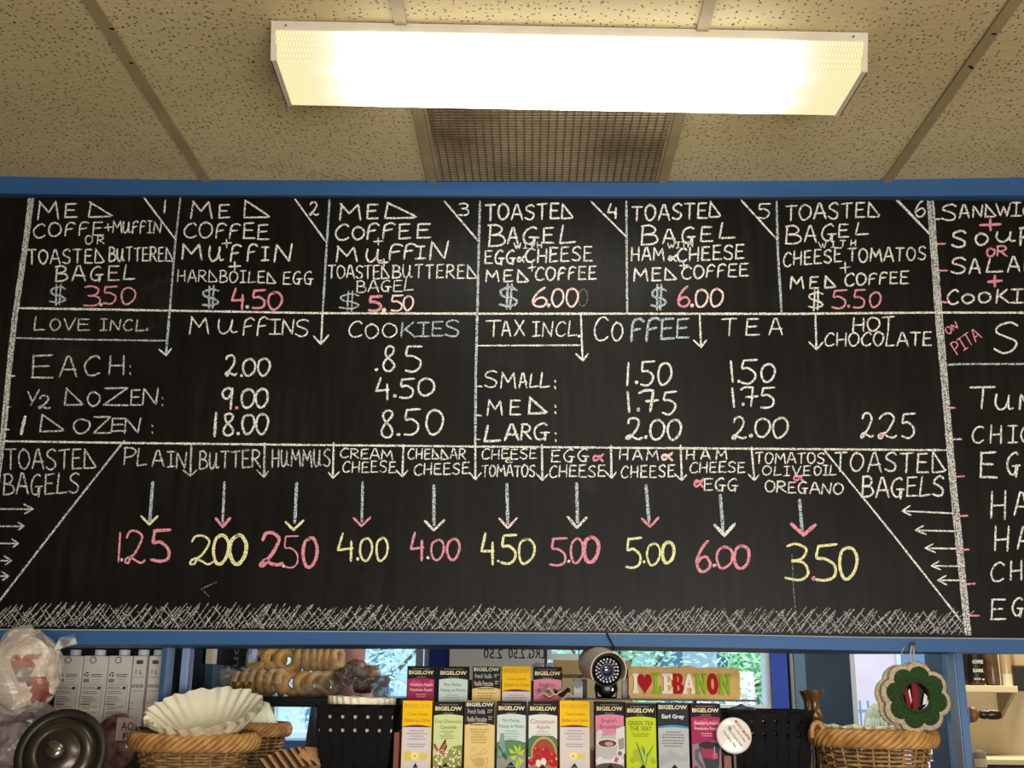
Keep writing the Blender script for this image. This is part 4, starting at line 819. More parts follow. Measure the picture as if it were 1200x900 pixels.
jar('coffee_jar', 1136.5, 1157, 752, 'jar with black label, leftmost full jar on the kitchen shelf', (mat('amber_dark', (58, 40, 26), .3), mat('copper_lid', (196, 130, 90), .4)), band=(.08, .74, M_bk), txt=(('COFFEE', .5, .58), ('DARK', .3, .38), ('350 g', .12, .17)))
jar('spice_jar', 1157.5, 1174, 754, 'brown spice jar between the black-labelled jar and the tall tan jar', (mat('brown_jar', (84, 60, 42), .25, var=.4, vscale=40), mat('brown_lid', (110, 76, 48), .5)))
jar('tall_jar', 1175.5, 1188, 735, 'tall narrow tan jar with a pale foot on the kitchen shelf', (mat('tan_glass', (176, 150, 104), .2), mat('tan_lid', (150, 130, 90), .5)), band=(.0, .2, mat('pale_foot', (206, 192, 160), .5)))
jar('dark_jar', 1122, 1135.5, 752, 'dark jar mostly hidden behind the right blue post', (mat('amber_dark'), mat('copper_lid')), band=(.1, .7, M_bk))
o = pbox(1190, 781, 1212, 810, KY-.1, .1).build('dark_box', mat('dark_tin', (34, 28, 24), .5), bev=.003); tag(o, 'dark box at the right edge beside the kitchen shelf', 'box')
o = pbox(1187, 740, 1230, 781, KY-.06, .055).build('wall_cupboard', mat('tan_cupboard', (178, 152, 108), .6), bev=.003); tag(o, 'tan cupboard corner above the dark box at the right edge', 'cupboard')
lo = pbox(1120, 890, 1260, 897, KY-.25, .25).build('lower_shelf', M_cream, bev=.002); tag(lo, 'lower cream shelf ledge along the kitchen wall near the bottom right corner', 'shelf')
o = pbox(1120, 898, 1260, 990, KY-.22, .2).build('kitchen_unit', mat('granite', (96, 92, 88), .5, var=.5, vscale=60)); tag(o, 'speckled grey kitchen unit under the lower cream ledge', 'cabinet')
jar('glass_jar', 1133, 1149, 876, 'clear glass jar with a pale label near the foot of the right blue post', (mat('clear_jar', (150, 140, 124), .1, trans=.5), M_wt), Y=3.35, z0=CT-.0, lid=False, band=(.3, .6, mat('pale_foot')))
_jx = onY(1141, 880, 3.35)
MB().box2((_jx.x-.15, 3.30, 0), (_jx.x+.35, 3.62, CT)).build('prep_table', M_ctr); tag(bpy.data.objects['prep_table'], 'dark prep table behind the right post that carries the clear glass jar', 'table')
# turned wooden mill lying on a bracket of the post
ml_ = thing('pepper_mill', 'dark turned wooden mill held sideways behind the right blue post', 'pepper mill', onY(1152, 836.5, 2.86))
p0, p1 = onY(1134, 837, 2.86), onY(1173, 836, 2.86); sc = (p1.x-p0.x)/39
Mx = Matrix(((0, 0, 1, p0.x), (0, 1, 0, p0.y), (-1, 0, 0, p0.z), (0, 0, 0, 1)))
MB().lathe([(0, 0), (6*sc, 0), (9*sc, 3*sc), (9.5*sc, 5*sc), (8*sc, 9*sc), (4*sc, 12*sc), (3*sc, 13*sc), (0, 13*sc)], 20, Mx).build('head', mat('light_wood', (128, 82, 38), .4), ml_, smooth=True)
MB().lathe([(0, 12*sc), (3*sc, 12*sc), (5*sc, 16*sc), (5.5*sc, 20*sc), (4.6*sc, 22*sc), (5.8*sc, 25*sc), (5.8*sc, 34*sc), (4.5*sc, 38*sc), (0, 39*sc)], 20, Mx).build('body', mat('dark_wood', (46, 26, 16), .3), ml_, smooth=True)
o = pbox(1131.5, 829, 1137, 849, 2.81, .08).build('mill_bracket', M_blue2, bev=.002); tag(o, 'small blue block holding the mill against the right post', 'bracket')

# ================================================================== BAGEL SHELF (left, behind)
SY = 3.45; szt = onY(350, 816.5, SY).z; szb = onY(350, 828.5, SY).z
shx0, shx1 = onY(205, 820, SY).x, onY(470, 820, SY).x
bs = thing('bagel_shelf', 'black shelf behind the left baskets that carries the bagged bagels', 'shelf', ((shx0+shx1)/2, SY+.2, szt))
M_bs = mat('black_shelf', (20, 26, 34), .4)
MB().box2((shx0, SY, szb), (shx1, SY+.42, szt)).build('board', M_bs, bs, bev=.003)
for x in (shx0+.04, shx1-.03): MB().box2((x-.015, SY+.30, 0), (x+.015, SY+.34, szb)).build('leg', M_bs, bs)
def bagel_mat(): return mat('bagel_crust', (228, 184, 106), .5, rgb2=(190, 140, 72), vscale=24, bump=.3, bscale=90, bdist=.002, coat=.1)
M_bagel = bagel_mat(); M_seed = mat('seeds', (236, 220, 170), .6)
def bagel_mesh(Rm=.0285, rm=.0142):
    m = MB(); n1, n2 = 28, 14
    for i in range(n1):
        a = 2*math.pi*i/n1
        for j in range(n2):
            b = 2*math.pi*j/n2; rr = rm*(1+.06*math.sin(3*a)+.04*math.cos(5*a+1)); m.v.append(((Rm+rr*math.cos(b))*math.cos(a), (Rm+rr*math.cos(b))*math.sin(a), rr*.92*math.sin(b)))
    for i in range(n1):
        for j in range(n2): m.f.append((i*n2+j, ((i+1) % n1)*n2+j, ((i+1) % n1)*n2+(j+1) % n2, i*n2+(j+1) % n2)); m.mi.append(0)
    return m
bp_ = bagel_mesh().build('bagel', M_bagel, smooth=True); _first = [True]
def bagel(px, py, Y, label, group, rot=(0, math.pi/2, 0), s=1.0, rest=True):
    if _first[0]: o = bp_; _first[0] = False
    else: o = bp_.copy(); COL.objects.link(o)
    p = onY(px, py, Y); o.location = p; o.rotation_euler = (rot[0]+U(-.1, .1), rot[1]+U(-.12, .12), rot[2]+U(-.2, .2)); o.scale = (s, s, s*1.0); tag(o, label, 'bagel', group); return o
g1, g2, g3 = 'bagels lined up in the front bag', 'bagels in the upper bag', 'bagels in the lower right bag'
ord_ = ['first', 'second', 'third', 'fourth', 'fifth', 'sixth', 'seventh']
for i, (x, y) in enumerate(((277, 801), (287.5, 801), (298, 800.5), (307.5, 799.5), (318, 799.3), (329.5, 799))):
    bagel(x, y, 3.55, ord_[i]+' bagel from the left in the front row on the black shelf', g1, s=.92+.02*i)
for i, x in enumerate((350, 359, 368, 377, 386, 395)):
    bagel(x, 771, 3.62, ord_[i]+' bagel from the left in the upper row under the blue rail', g2, s=1.05)
for i, (x, y) in enumerate(((344, 801), (358, 801.5), (372, 802), (386, 802))):
    bagel(x, y, 3.58, ord_[i]+' bagel from the left in the lower right group on the black shelf', g3, rot=(1.1, .5*i, .4), s=1.0)
for i, (x, y) in enumerate(((303, 773), (321, 772), (336, 774))):
    bagel(x, y, 3.6, ord_[i]+' bagel lying loose on top of the front bagel row', 'bagels stacked above the front row', rot=(.9, .6*i-.4, 0), s=1.02)
M_bun = mat('brown_bun', (170, 116, 72), .4, rgb2=(110, 60, 38), vscale=16, coat=.4)
for i, (x, y, s) in enumerate(((402, 793, 1), (417, 783, 1.05), (432, 790, 1), (425, 803, .95))):
    m = MB(); p = onY(x, y, 3.56); r = .036*s
    m.lathe([(0, -r*.7), (r*.7, -r*.65), (r, -r*.1), (r*.85, r*.4), (r*.4, r*.7), (0, r*.75)], 20, Matrix.Translation(p), fn=lambda q, a, rr, z: q*(1+.06*math.sin(5*a)))
    o = m.build('sweet_bun', M_bun, smooth=True); tag(o, ['brown bun nearest the bagels in the gathered bag', 'topmost brown bun under the gathered bag top', 'brown bun at the right end of the gathered bag', 'lowest brown bun near the shelf edge in the gathered bag'][i], 'bun', 'brown buns in the clear bag')
# clear film
def film_mat(name, a=.16, tint=(235, 235, 230), rough=.12):
    m = bpy.data.materials.new(name); m.use_nodes = True; nt = m.node_tree; L = nt.links; b = nt.nodes['Principled BSDF']
    b.inputs['Base Color'].default_value = (*lin(tint), 1); b.inputs['Roughness'].default_value = rough; b.inputs['Specular IOR Level'].default_value = .8
    tc = nt.nodes.new('ShaderNodeTexCoord'); n = nt.nodes.new('ShaderNodeTexNoise'); n.inputs['Scale'].default_value = 17; n.inputs['Detail'].default_value = 2.5; n.inputs['Distortion'].default_value = 2.2; L.new(tc.outputs['Object'], n.inputs['Vector'])
    r = nt.nodes.new('ShaderNodeMapRange'); r.inputs[1].default_value = .52; r.inputs[2].default_value = .72; r.inputs[3].default_value = a; r.inputs[4].default_value = min(1, a+.5); L.new(n.outputs[0], r.inputs[0]); L.new(r.outputs[0], b.inputs['Alpha'])
    bp = nt.nodes.new('ShaderNodeBump'); bp.inputs['Strength'].default_value = .7; bp.inputs['Distance'].default_value = .006; L.new(n.outputs[0], bp.inputs['Height']); L.new(bp.outputs[0], b.inputs['Normal']); return m
M_film = film_mat('clear_film', .05); M_filmw = film_mat('milky_film', .38, (222, 212, 198), .2)
def blob(c, rad, seed, amp=.12, n=4, fr=2.6, a3=.3):
    bm = bmesh.new(); bmesh.ops.create_icosphere(bm, subdivisions=n, radius=1); off = Vector((seed*3.1, seed*1.7, seed*.9)); m = MB()
    for v in bm.verts:
        d = v.co.normalized(); k = 1+amp*(mnoise.noise(d*fr+off))+amp*.5*(abs(mnoise.noise(d*fr*2.7+off))-.2)+amp*a3*abs(mnoise.noise(d*fr*6+off))
        m.v.append((c[0]+d.x*rad[0]*k, c[1]+d.y*rad[1]*k, c[2]+d.z*rad[2]*k))
    m.f = [tuple(v.index for v in f.verts) for f in bm.faces]; m.mi = [0]*len(m.f); bm.free(); return m
def bag(c, rad, seed, label, m=M_film, name='plastic_bag', amp=.12, n=4): return tag(blob(c, rad, seed, amp, n).build(name, m, smooth=True), label, 'bag')
bag(onY(305, 799, 3.545), (.115, .055, .053), 1, 'clear plastic bag around the front row of bagels')
bag(onY(372, 772, 3.62), (.09, .06, .055), 2, 'clear plastic bag around the upper row of bagels')
bag(onY(365, 802, 3.56), (.1, .06, .045), 3, 'crumpled clear bag around the lower right bagels')
bg = thing('gathered_bag', 'clear gathered plastic bag of brown buns at the right end of the black shelf', 'bag', onY(422, 800, 3.53))
blob(onY(420, 797, 3.54), (.085, .05, .052), 5, .16).build('film', M_film, bg, smooth=True)
m = MB(); cp = onY(412, 790, 3.49)
for k in range(26):
    a = 2*math.pi*k/26; a2 = 2*math.pi*(k+1)/26
    def pt(a_, r_): return cp+Vector((r_*math.cos(a_)*1.2+.02, -.02*r_/.06+U(-.004, .004), r_*math.sin(a_)*.8-.006))
    m.add([pt(a, .006), pt(a2, .006), pt(a2, .05+.008*math.sin(9*a2)), pt(a, .05+.008*math.sin(9*a))], [(0, 1, 2, 3)])
m.build('gathered_neck', M_film, bg)
o = pbox(437, 792, 453, 818, 3.50, .05).build('clear_container', mat('smoky_plastic', (150, 150, 160), .15, alpha=.55)); tag(o, 'small smoky clear plastic box at the right end of the black shelf', 'container')
# dark cabinet and signs at the left end of the shelf
o = MB().box2((onY(206, 800, 3.48).x, 3.48, szt), (onY(238.5, 800, 3.48).x, 3.75, 2.1)).build('dark_cabinet', mat('dark_teal_cab', (22, 40, 54), .5, var=.2, vscale=8)); tag(o, 'dark teal cabinet side standing at the left end of the black shelf', 'cabinet')
o = pbox(238.5, 778.5, 249.5, 816.5, 3.47, .2).build('slate_box', mat('slate_blue', (62, 88, 106), .5), bev=.003); tag(o, 'slate blue box right of the dark teal cabinet', 'box')
bx = thing('small_carton', 'small white and yellow carton on top of the slate blue box', 'carton', onY(244, 778, 3.5))
pbox(241.5, 760, 249, 778, 3.48, .05).build('body', mat('cream_card', (226, 216, 188), .6), bx); pbox(237.5, 760, 241.4, 778, 3.48, .05).build('yellow_side', mat('yellow_card', (200, 168, 60), .6), bx)
sg = thing('black_sign', 'black panel with grey sideways lettering behind the bagels', 'sign', onY(270, 790, 3.66))
pbox(250, 745, 289, 816, 3.66, .03).build('panel', mat('black_panel', (12, 13, 16), .35), sg)
mb = MB(); q0, q1 = onY(272.5, 790, 3.66), onY(281, 790, 3.66); zz0, zz1 = onY(277, 797, 3.66).z, onY(277, 755, 3.66).z
text_on(mb, 'bnu', frameM((q0.x, 3.658, zz1), (0, 0, -1), (1, 0, 0)), 0, zz1-zz0, 0, q1.x-q0.x); mb.build('lettering', mat('grey_letters', (110, 104, 98), .6), sg)
bag(onY(264, 799, 3.53), (.035, .03, .042), 8, 'small crinkled clear bag left of the front bagels', film_mat('crinkle', .12), amp=.35)
o = blob(onY(295, 771, 3.6), (.018, .02, .035), 11, .2).build('paper_towel', mat('blue_white_paper', (176, 196, 222), .7), smooth=True); tag(o, 'blue white crumpled paper between the black panel and the bagels', 'paper')

# ================================================================== PEOPLE
def figure(name, label, loc, H, face, shirt, hairc, skin, bun=False, bald=False):
    """one continuous body grown from a skeleton; clothing and hair are children"""
    t = thing(name, label, 'person', loc); B = Vector(loc); k = H/1.75; cf, sf = math.cos(face), math.sin(face)
    def P(x, y, z): return (B.x+(x*cf-y*sf)*k, B.y+(x*sf+y*cf)*k, B.z+z*k)   # y+ = facing direction, x+ = its right
    def grow(nodes, edges, m, nm, sub=2):
        me = bpy.data.meshes.new(nm); me.from_pydata([P(*n[:3]) for n in nodes], edges, []); o = bpy.data.objects.new(nm, me); COL.objects.link(o)
        s = o.modifiers.new('skin', 'SKIN'); s.use_smooth_shade = True
        for i, n in enumerate(nodes):
            v = me.skin_vertices[0].data[i]; v.radius = (n[3]*k, (n[4] if len(n) > 4 else n[3])*k); v.use_root = (i == 0)
        ss = o.modifiers.new('sub', 'SUBSURF'); ss.levels = sub; ss.render_levels = sub
        dg = bpy.context.evaluated_depsgraph_get(); me2 = bpy.data.meshes.new_from_object(o.evaluated_get(dg)); o.modifiers.clear(); o.data = me2; bpy.data.meshes.remove(me)
        me2.materials.append(m); me2.polygons.foreach_set('use_smooth', [True]*len(me2.polygons)); o.parent = t; o.matrix_parent_inverse = world_of(t).inverted(); return o
    N = [(0, 0, .95, .13, .10), (0, 0, 1.15, .12, .09), (0, 0, 1.35, .15, .10), (0, 0, 1.46, .08, .07), (0, .01, 1.53, .052), (0, .03, 1.60, .07, .075), (0, .025, 1.68, .075, .09), (0, .02, 1.73, .05, .06)]
    E = [(i, i+1) for i in range(7)]
    for s in (-1, 1):
        b = len(N); N += [(s*.17, 0, 1.40, .055), (s*.22, 0, 1.14, .042), (s*.21, .10, .92, .032), (s*.20, .15, .84, .035, .02)]; E += [(2, b), (b, b+1), (b+1, b+2), (b+2, b+3)]
        for f, dx in enumerate((-.024, -.008, .008, .024)):
            c = len(N); N += [(s*(.20)+dx, .19, .80, .009), (s*(.20)+dx, .21, .76-.005*abs(f-1.5), .008)]; E += [(b+3, c), (c, c+1)]
        c = len(N); N += [(s*.20-s*.035, .17, .82, .010)]; E += [(b+3, c)]
        b = len(N); N += [(s*.10, 0, .88, .085), (s*.11, .01, .48, .055), (s*.11, -.02, .10, .036), (s*.12, .10, .035, .035, .03)]; E += [(0, b), (b, b+1), (b+1, b+2), (b+2, b+3)]
    grow(N, E, skin, 'body')
    S = [(0, 0, .98, .145, .115), (0, 0, 1.15, .135, .105), (0, 0, 1.35, .165, .115), (0, 0, 1.45, .085, .08)]; SE = [(0, 1), (1, 2), (2, 3)]
    for s in (-1, 1): b = len(S); S += [(s*.175, 0, 1.40, .066), (s*.225, 0, 1.14, .054)]; SE += [(2, b), (b, b+1)]
    grow(S, SE, shirt, 'shirt', 1)
    T_ = [(0, 0, .95, .145, .115)]; TE = []
    for s in (-1, 1): b = len(T_); T_ += [(s*.10, 0, .84, .098), (s*.11, .01, .48, .07), (s*.11, -.01, .12, .055)]; TE += [(0, b), (b, b+1), (b+1, b+2)]
    grow(T_, TE, mat('dark_trousers', (44, 48, 60), .8), 'trousers', 1)
    hp = Vector(P(0, .02, 1.665))
    for s in (-1, 1):
        e_ = Vector(P(s*.078, .02, 1.655)); m = blob(e_, (.016*k, .022*k, .034*k), 3, .05, 3); m.build('ear', skin, t, smooth=True)
        m = blob(Vector(P(s*.033, .105, 1.665)), (.014*k, .010*k, .009*k), 3, .02, 2); m.build('eye', mat('eye_white', (230, 226, 220), .3), t, smooth=True)
        m = blob(Vector(P(s*.033, .114, 1.665)), (.006*k,)*3, 3, .02, 2); m.build('pupil', mat('eye_dark', (40, 30, 24), .3), t, smooth=True)
    blob(Vector(P(0, .118, 1.635)), (.014*k, .018*k, .024*k), 6, .05, 3).build('nose', skin, t, smooth=True)
    blob(Vector(P(0, .100, 1.590)), (.026*k, .010*k, .008*k), 6, .05, 3).build('mouth', mat('lips', (176, 96, 90), .5), t, smooth=True)
    # hair cap
    m = MB(); n1, n2 = 40, 18; lowz = .35 if not bun else -.55
    for i in range(n1):
        a = 2*math.pi*i/n1
        for j in range(n2+1):
            b = j/n2; front = max(0, math.sin(a)); lim = (math.pi*.5+(-lowz)*(1-front)*.9-front*.35) if not bald else (math.pi*.36); th = b*lim
            r = (.106 if not bun else .115)*(1+.03*math.sin(14*a))
            m.v.append(P(r*.86*math.sin(th)*math.cos(a), .01+r*1.0*math.sin(th)*math.sin(a), 1.665+r*1.12*math.cos(th)))
    for i in range(n1):
        for j in range(n2): m.f.append((i*(n2+1)+j, ((i+1) % n1)*(n2+1)+j, ((i+1) % n1)*(n2+1)+j+1, i*(n2+1)+j+1)); m.mi.append(0)
    m.build('hair', hairc, t, smooth=True)
    if bun:
        m = MB()
        for q in range(46):
            a = U(math.pi*1.0, math.pi*2.0); pts = [P(.02*math.cos(a), .01, 1.665+.13), P(.09*math.cos(a), .01+.11*math.sin(a), 1.70), P(.10*math.cos(a)+U(-.01, .01), .01+.12*math.sin(a), 1.60), P(.09*math.cos(a)+U(-.02, .02), .0+.10*math.sin(a), 1.48+U(-.03, .03))]
            m.tube(smooth([tuple(p) for p in pts], 4), .006*k, 5)
        o = m.build('hair_strands', mat('hair_light', (214, 198, 160), .6), t, smooth=True); o['kind'] = 'stuff'
    return t
M_skin = mat('skin', (226, 170, 160), .5); M_skin2 = mat('skin_pale', (222, 176, 158), .5)
pc = onY(416, 742, 4.15); hz = 1.665
figure('person', 'person in a white shirt behind the bagels, only ear and neck showing', (pc.x, 4.15, 0), pc.z/hz*1.75, math.pi*.72, mat('white_shirt', (226, 224, 226), .7), mat('grey_hair', (96, 84, 84), .8), M_skin, bald=True)
pc = onY(1034, 850, 6.2)
figure('person', 'person with blonde hair seen from behind outside the window below the wreath', (pc.x, 6.2, -.1), (pc.z+.1)/1.665*1.75, 0, mat('grey_coat', (110, 96, 104), .8), mat('blonde_hair', (176, 154, 112), .7, var=.2, vscale=60), M_skin2, bun=True)
# ================================================================== TEA RACK AND BOXES
FYR = 2.75
rack = thing('tea_rack', 'brown wooden rack holding the rows of tea boxes on the counter', 'rack', onY(655, 900, FYR+.05))
M_rack = mat('rack_wood', (150, 78, 34), .45, rgb2=(108, 50, 20), vscale=14, stretch=(1, 1, .3))
ra, rb = onY(462, 858, FYR-.01), onY(857, 885, FYR-.01)
MB().box2((ra.x, FYR-.015, CT), (ra.x+.0125, FYR+.20, ra.z)).build('side_panel', M_rack, rack, bev=.0015)
MB().box2((rb.x-.019, FYR-.015, CT), (rb.x, FYR+.20, rb.z)).build('side_panel', M_rack, rack, bev=.0015)
z1 = CT+.016; z2 = CT+.085
MB().box2((ra.x+.0125, FYR-.012, CT), (rb.x-.019, FYR+.068, z1)).build('lower_step', M_rack, rack)
MB().box2((ra.x+.0125, FYR+.068, CT), (rb.x-.019, FYR+.20, z2)).build('upper_step', M_rack, rack)
PXM = 1/ppm(FYR, 1.5)
BLK = (22, 22, 26)
def M2(rgb, rough=.55): return mat('print_%d_%d_%d' % rgb, rgb, rough, spec=.15)
class Face:
    """flat print on a box front; u runs right and d runs down, both in photo pixels"""
    def __init__(s, x0, Y, ztop, w, parent): s.x0, s.Y, s.zt, s.w, s.p, s.k = x0, Y, ztop, w, parent, 0
    def fr(s): s.k += 1; return frameM((s.x0, s.Y-.0003-.00012*s.k, s.zt))
    def poly(s, name, pts, rgb):
        M = s.fr(); mb = MB(); mb.poly([M @ Vector((u*PXM, -d*PXM, 0)) for u, d in pts]); return mb.build(name, M2(rgb), s.p)
    def polys(s, name, L_, rgb):
        M = s.fr(); mb = MB()
        for i_, pts in enumerate(L_): mb.poly([M @ Vector((u*PXM, -d*PXM, .000004*i_)) for u, d in pts])
        s.k += len(L_)*.033
        return mb.build(name, M2(rgb), s.p)
    def rect(s, name, u0, d0, u1, d1, rgb): return s.poly(name, [(u0, d0), (u1, d0), (u1, d1), (u0, d1)], rgb)
    def text(s, body, u0, u1, d0, d1, rgb, bold=.0, name='lettering'):
        M = s.fr(); mb = MB(); text_on(mb, body, M, u0*PXM, u1*PXM, -d1*PXM, -d0*PXM, bold=bold); return mb.build(name, M2(rgb), s.p)
    def lines(s, name, rows, rgb, th=.9):
        M = s.fr(); mb = MB()
        for (d, a, b) in rows:
            u = a
            while u < b-.6:
                l = min(U(1.2, 3.4), b-u); mb.poly([M @ Vector((x*PXM, -y*PXM, 0)) for x, y in ((u, d), (u+l, d), (u+l, d+th), (u, d+th))]); u += l+.7
        o = mb.build(name, M2(rgb), s.p); o['kind'] = 'stuff'; return o
def arc_panel(a, b, d0, bulge, d1, n=10): return [(a+(b-a)*i/n, d0-bulge*math.sin(math.pi*i/n)) for i in range(n+1)]+[(b, d1), (a, d1)]
def tri(F, w, apex, col, stripe=None, cx=None, slope=.82, bot=90):
    cx = cx or w/2; F.poly('finger_notch', [(cx, apex), (cx+(bot-apex)*slope, bot), (cx-(bot-apex)*slope, bot)], col)
    if stripe:
        L_ = []
        for k in range(2, 9):
            d = apex+k*2.6; hw = (d-apex)*slope*.9
            if d < bot-1: L_.append([(cx-hw, d), (cx, d-.8), (cx+hw, d), (cx+hw, d+.9), (cx, d+.2), (cx-hw, d+.9)])
        F.polys('stripe', L_, stripe)
def tea(x0, x1, yt, Y, zb, style, label, name='tea_box', side=BLK, gdx=0):
    a, b, t = onY(x0, 860 if Y < FYR+.03 else 800, Y), onY(x1, 860 if Y < FYR+.03 else 800, Y), onY((x0+x1)/2, yt, Y)
    w = (b.x-a.x)/PXM; o = thing(name, label, 'tea box', ((a.x+b.x)/2, Y+.026, zb), 'tea boxes in the rack')
    edge = {'lemon': (236, 190, 20), 'vanilla': (222, 196, 120), 'green': (150, 160, 60)}.get(style, BLK)
    MB().box2((a.x+.0006, Y, zb), (b.x-.0006, Y+.055, t.z)).build('carton', M2(side if side != BLK else edge), o, bev=.001)
    F = Face(a.x, Y, t.z, w, o); B = 92
    def head(h, rgb=BLK, bulge=1.6, body=(220, 220, 210)):
        F.rect('header', .6, .6, w-.6, h+1.5, rgb); F.poly('front_panel', arc_panel(1, w-1, h+.6, bulge, B), body)
    def brand(d0=5.2, d1=10, rgb=(240, 222, 176)): F.text('BIGELOW', 2.4, w-2.2, d0, d1, rgb, .03, 'brand_lettering')
    if style == 'lemon':
        F.rect('header', .6, .6, w-.6, 28, (248, 196, 8)); F.poly('maroon_band', arc_panel(1, w-1, 29.5, 2.2, 31), (112, 44, 84)); F.rect('front_panel', 1, 30, w-1, B, (222, 212, 212))
        F.text('BIGELOW', 2.4, w-2.2, 3.6, 8.4, (214, 170, 44), .03, 'brand_lettering'); F.text('I Love Lemon,', 6.5, w-5, 13, 17.5, (150, 112, 10)); F.text("J'adore Le Citron", 3, w-2.5, 20, 25, (140, 104, 10))
        F.lines('small_print', [(33.5, 9, 27), (36.6, 6, 30), (39.7, 10, 26), (42.8, 8, 28), (48.5, 7, 29), (51, 9, 27)], (142, 130, 136))
        if cx_l.get(x0): F.poly('lemon_wedge', circle(22, 62, 8, 3.2), (232, 206, 90)); c = 16
        else: F.poly('lemon', circle(8.5, 62, 5, 6), (226, 204, 90)); F.poly('lemon', circle(26, 62.5, 6, 4), (228, 206, 96)); c = 16.5
        F.poly('lemon_slice', circle(c, 62, 5.4), (240, 222, 130)); F.poly('lemon_slice_ring', circle(c, 62, 4.2), (246, 234, 168)); F.poly('lemon_heart', circle(c, 62.3, 1, n=8), (120, 100, 40))
        F.lines('small_print', [(76.5, 3, w-4)], (120, 108, 112)); tri(F, w, 69.5, (34, 30, 24), None if not cx_l.get(x0) else (176, 150, 40), cx=17.5, slope=.75 if cx_l.get(x0) else .55, bot=75 if not cx_l.get(x0) else 90)
    elif style == 'chamomile':
        head(15, body=(212, 222, 154)); F.lines('small_print', [(2.8, 7, w-7), (12.4, 12, w-12)], (150, 140, 120), .8); brand()
        F.text('Cozy Chamomile,', 2, w-1.5, 20, 25, (92, 104, 60)); F.text('Camomille', 9, w-8, 26.5, 30.5, (92, 104, 60)); F.lines('small_print', [(33, 10, 25), (35.6, 14, 22), (38, 9, 26), (40.5, 10, 25)], (110, 118, 84), .8)
        F.poly('meadow', [(1, 62), (8, 54), (16, 58), (24, 50), (w-1, 48), (w-1, B), (1, B)], (146, 150, 78)); F.polys('soil', [[(1, 76), (10, 70), (18, 80), (w-1, 68), (w-1, B), (1, B)]], (120, 72, 40))
        F.polys('blossom', [circle(U(3, w-3), U(50, 74), U(.8, 1.5), n=6) for _ in range(60)], (240, 236, 210)); F.polys('blossom_centre', [circle(U(3, w-3), U(50, 74), .5, n=5) for _ in range(34)], (220, 180, 40))
        F.polys('butterfly', [[(8, 53.5), (3, 47), (1.5, 51), (6, 56)], [(8, 53.5), (15, 42), (17, 48), (14, 54)], [(8, 54), (14, 55), (13, 59), (9, 58)]], (186, 104, 88)); F.polys('butterfly_veins', [[(8, 53.5), (15, 42), (16.6, 43), (9, 54)], [(8, 53.5), (1.5, 48), (2, 46.6)], [(14, 54), (17, 48), (17.6, 50), (14.6, 56)]], (30, 20, 20))
        tri(F, w, 68, (20, 24, 14), (190, 200, 90), cx=16)
    elif style == 'vanilla':
        F.rect('header', .6, .6, w-.6, 27, (30, 30, 34)); F.poly('front_panel', arc_panel(1, w-1, 27, 2.4, B), (232, 204, 134)); F.text('BIGELOW', 2, w-2.2, 1.8, 6.2, (226, 220, 206), .03, 'brand_lettering')
        F.text('French Vanilla', 3.5, 24, 9, 14.5, (176, 170, 168), .02); F.text('Vanille Francaise', 2.5, 26, 17.5, 23.5, (190, 184, 180), .02); F.lines('small_print', [(9.8, 27, 33), (12, 27, 31), (17.5, 28, 33), (20, 28, 32)], (200, 196, 190))
        F.lines('small_print', [(26, 7, w-8)], (40, 34, 26), 1.2); F.lines('small_print', [(31.6, 7, 29), (34.4, 8, 26), (37.3, 10, 24), (40.2, 8, 27), (43, 8, 27), (46, 9, 26)], (150, 122, 72), .9)
        sw = [(8+6*math.cos(q)*(1-q/14), 56+3*math.sin(q)*(1-q/14)) for q in [i*.5 for i in range(14)]]; cur = smooth([(14, 58), (20, 60), (27, 56), (24, 53), (18, 58), (9, 62), (8, 56), (13, 52)], 5)
        F.polys('steam_swirl', [[(a_[0], a_[1]), (b_[0], b_[1]), (b_[0]+.4, b_[1]+.7), (a_[0]+.4, a_[1]+.7)] for a_, b_ in zip(cur[:-1], cur[1:])], (206, 172, 104))
        F.poly('teapot', circle(18, 68, 6.6, 5.4), (204, 176, 112)); F.poly('teapot_spout', [(12, 69), (7.5, 64), (8.5, 63.6), (13, 66)], (204, 176, 112)); F.polys('teapot_handle', [[(24, 64), (28, 63), (29, 68), (25, 72), (25, 71), (27.6, 68), (27, 64.4), (24, 65.4)]], (204, 176, 112))
        F.lines('small_print', [(76.5, 2, w-4)], (110, 88, 50)); tri(F, w, 82, (60, 46, 30), cx=16)
    elif style == 'mint':
        head(15, body=(208, 224, 218)); F.lines('small_print', [(2.8, 7, w-7), (12.4, 12, w-12)], (150, 140, 120), .8); brand()
        F.text('Mint Medley', 7, w-8, 19.5, 24.3, (84, 112, 100)); F.text('Melange de Menthe', 3, w-3, 26, 30.6, (84, 112, 100)); F.lines('small_print', [(33, 10, 25), (36, 8, 27), (39, 9, 26), (41.5, 11, 24)], (120, 146, 150), .8)
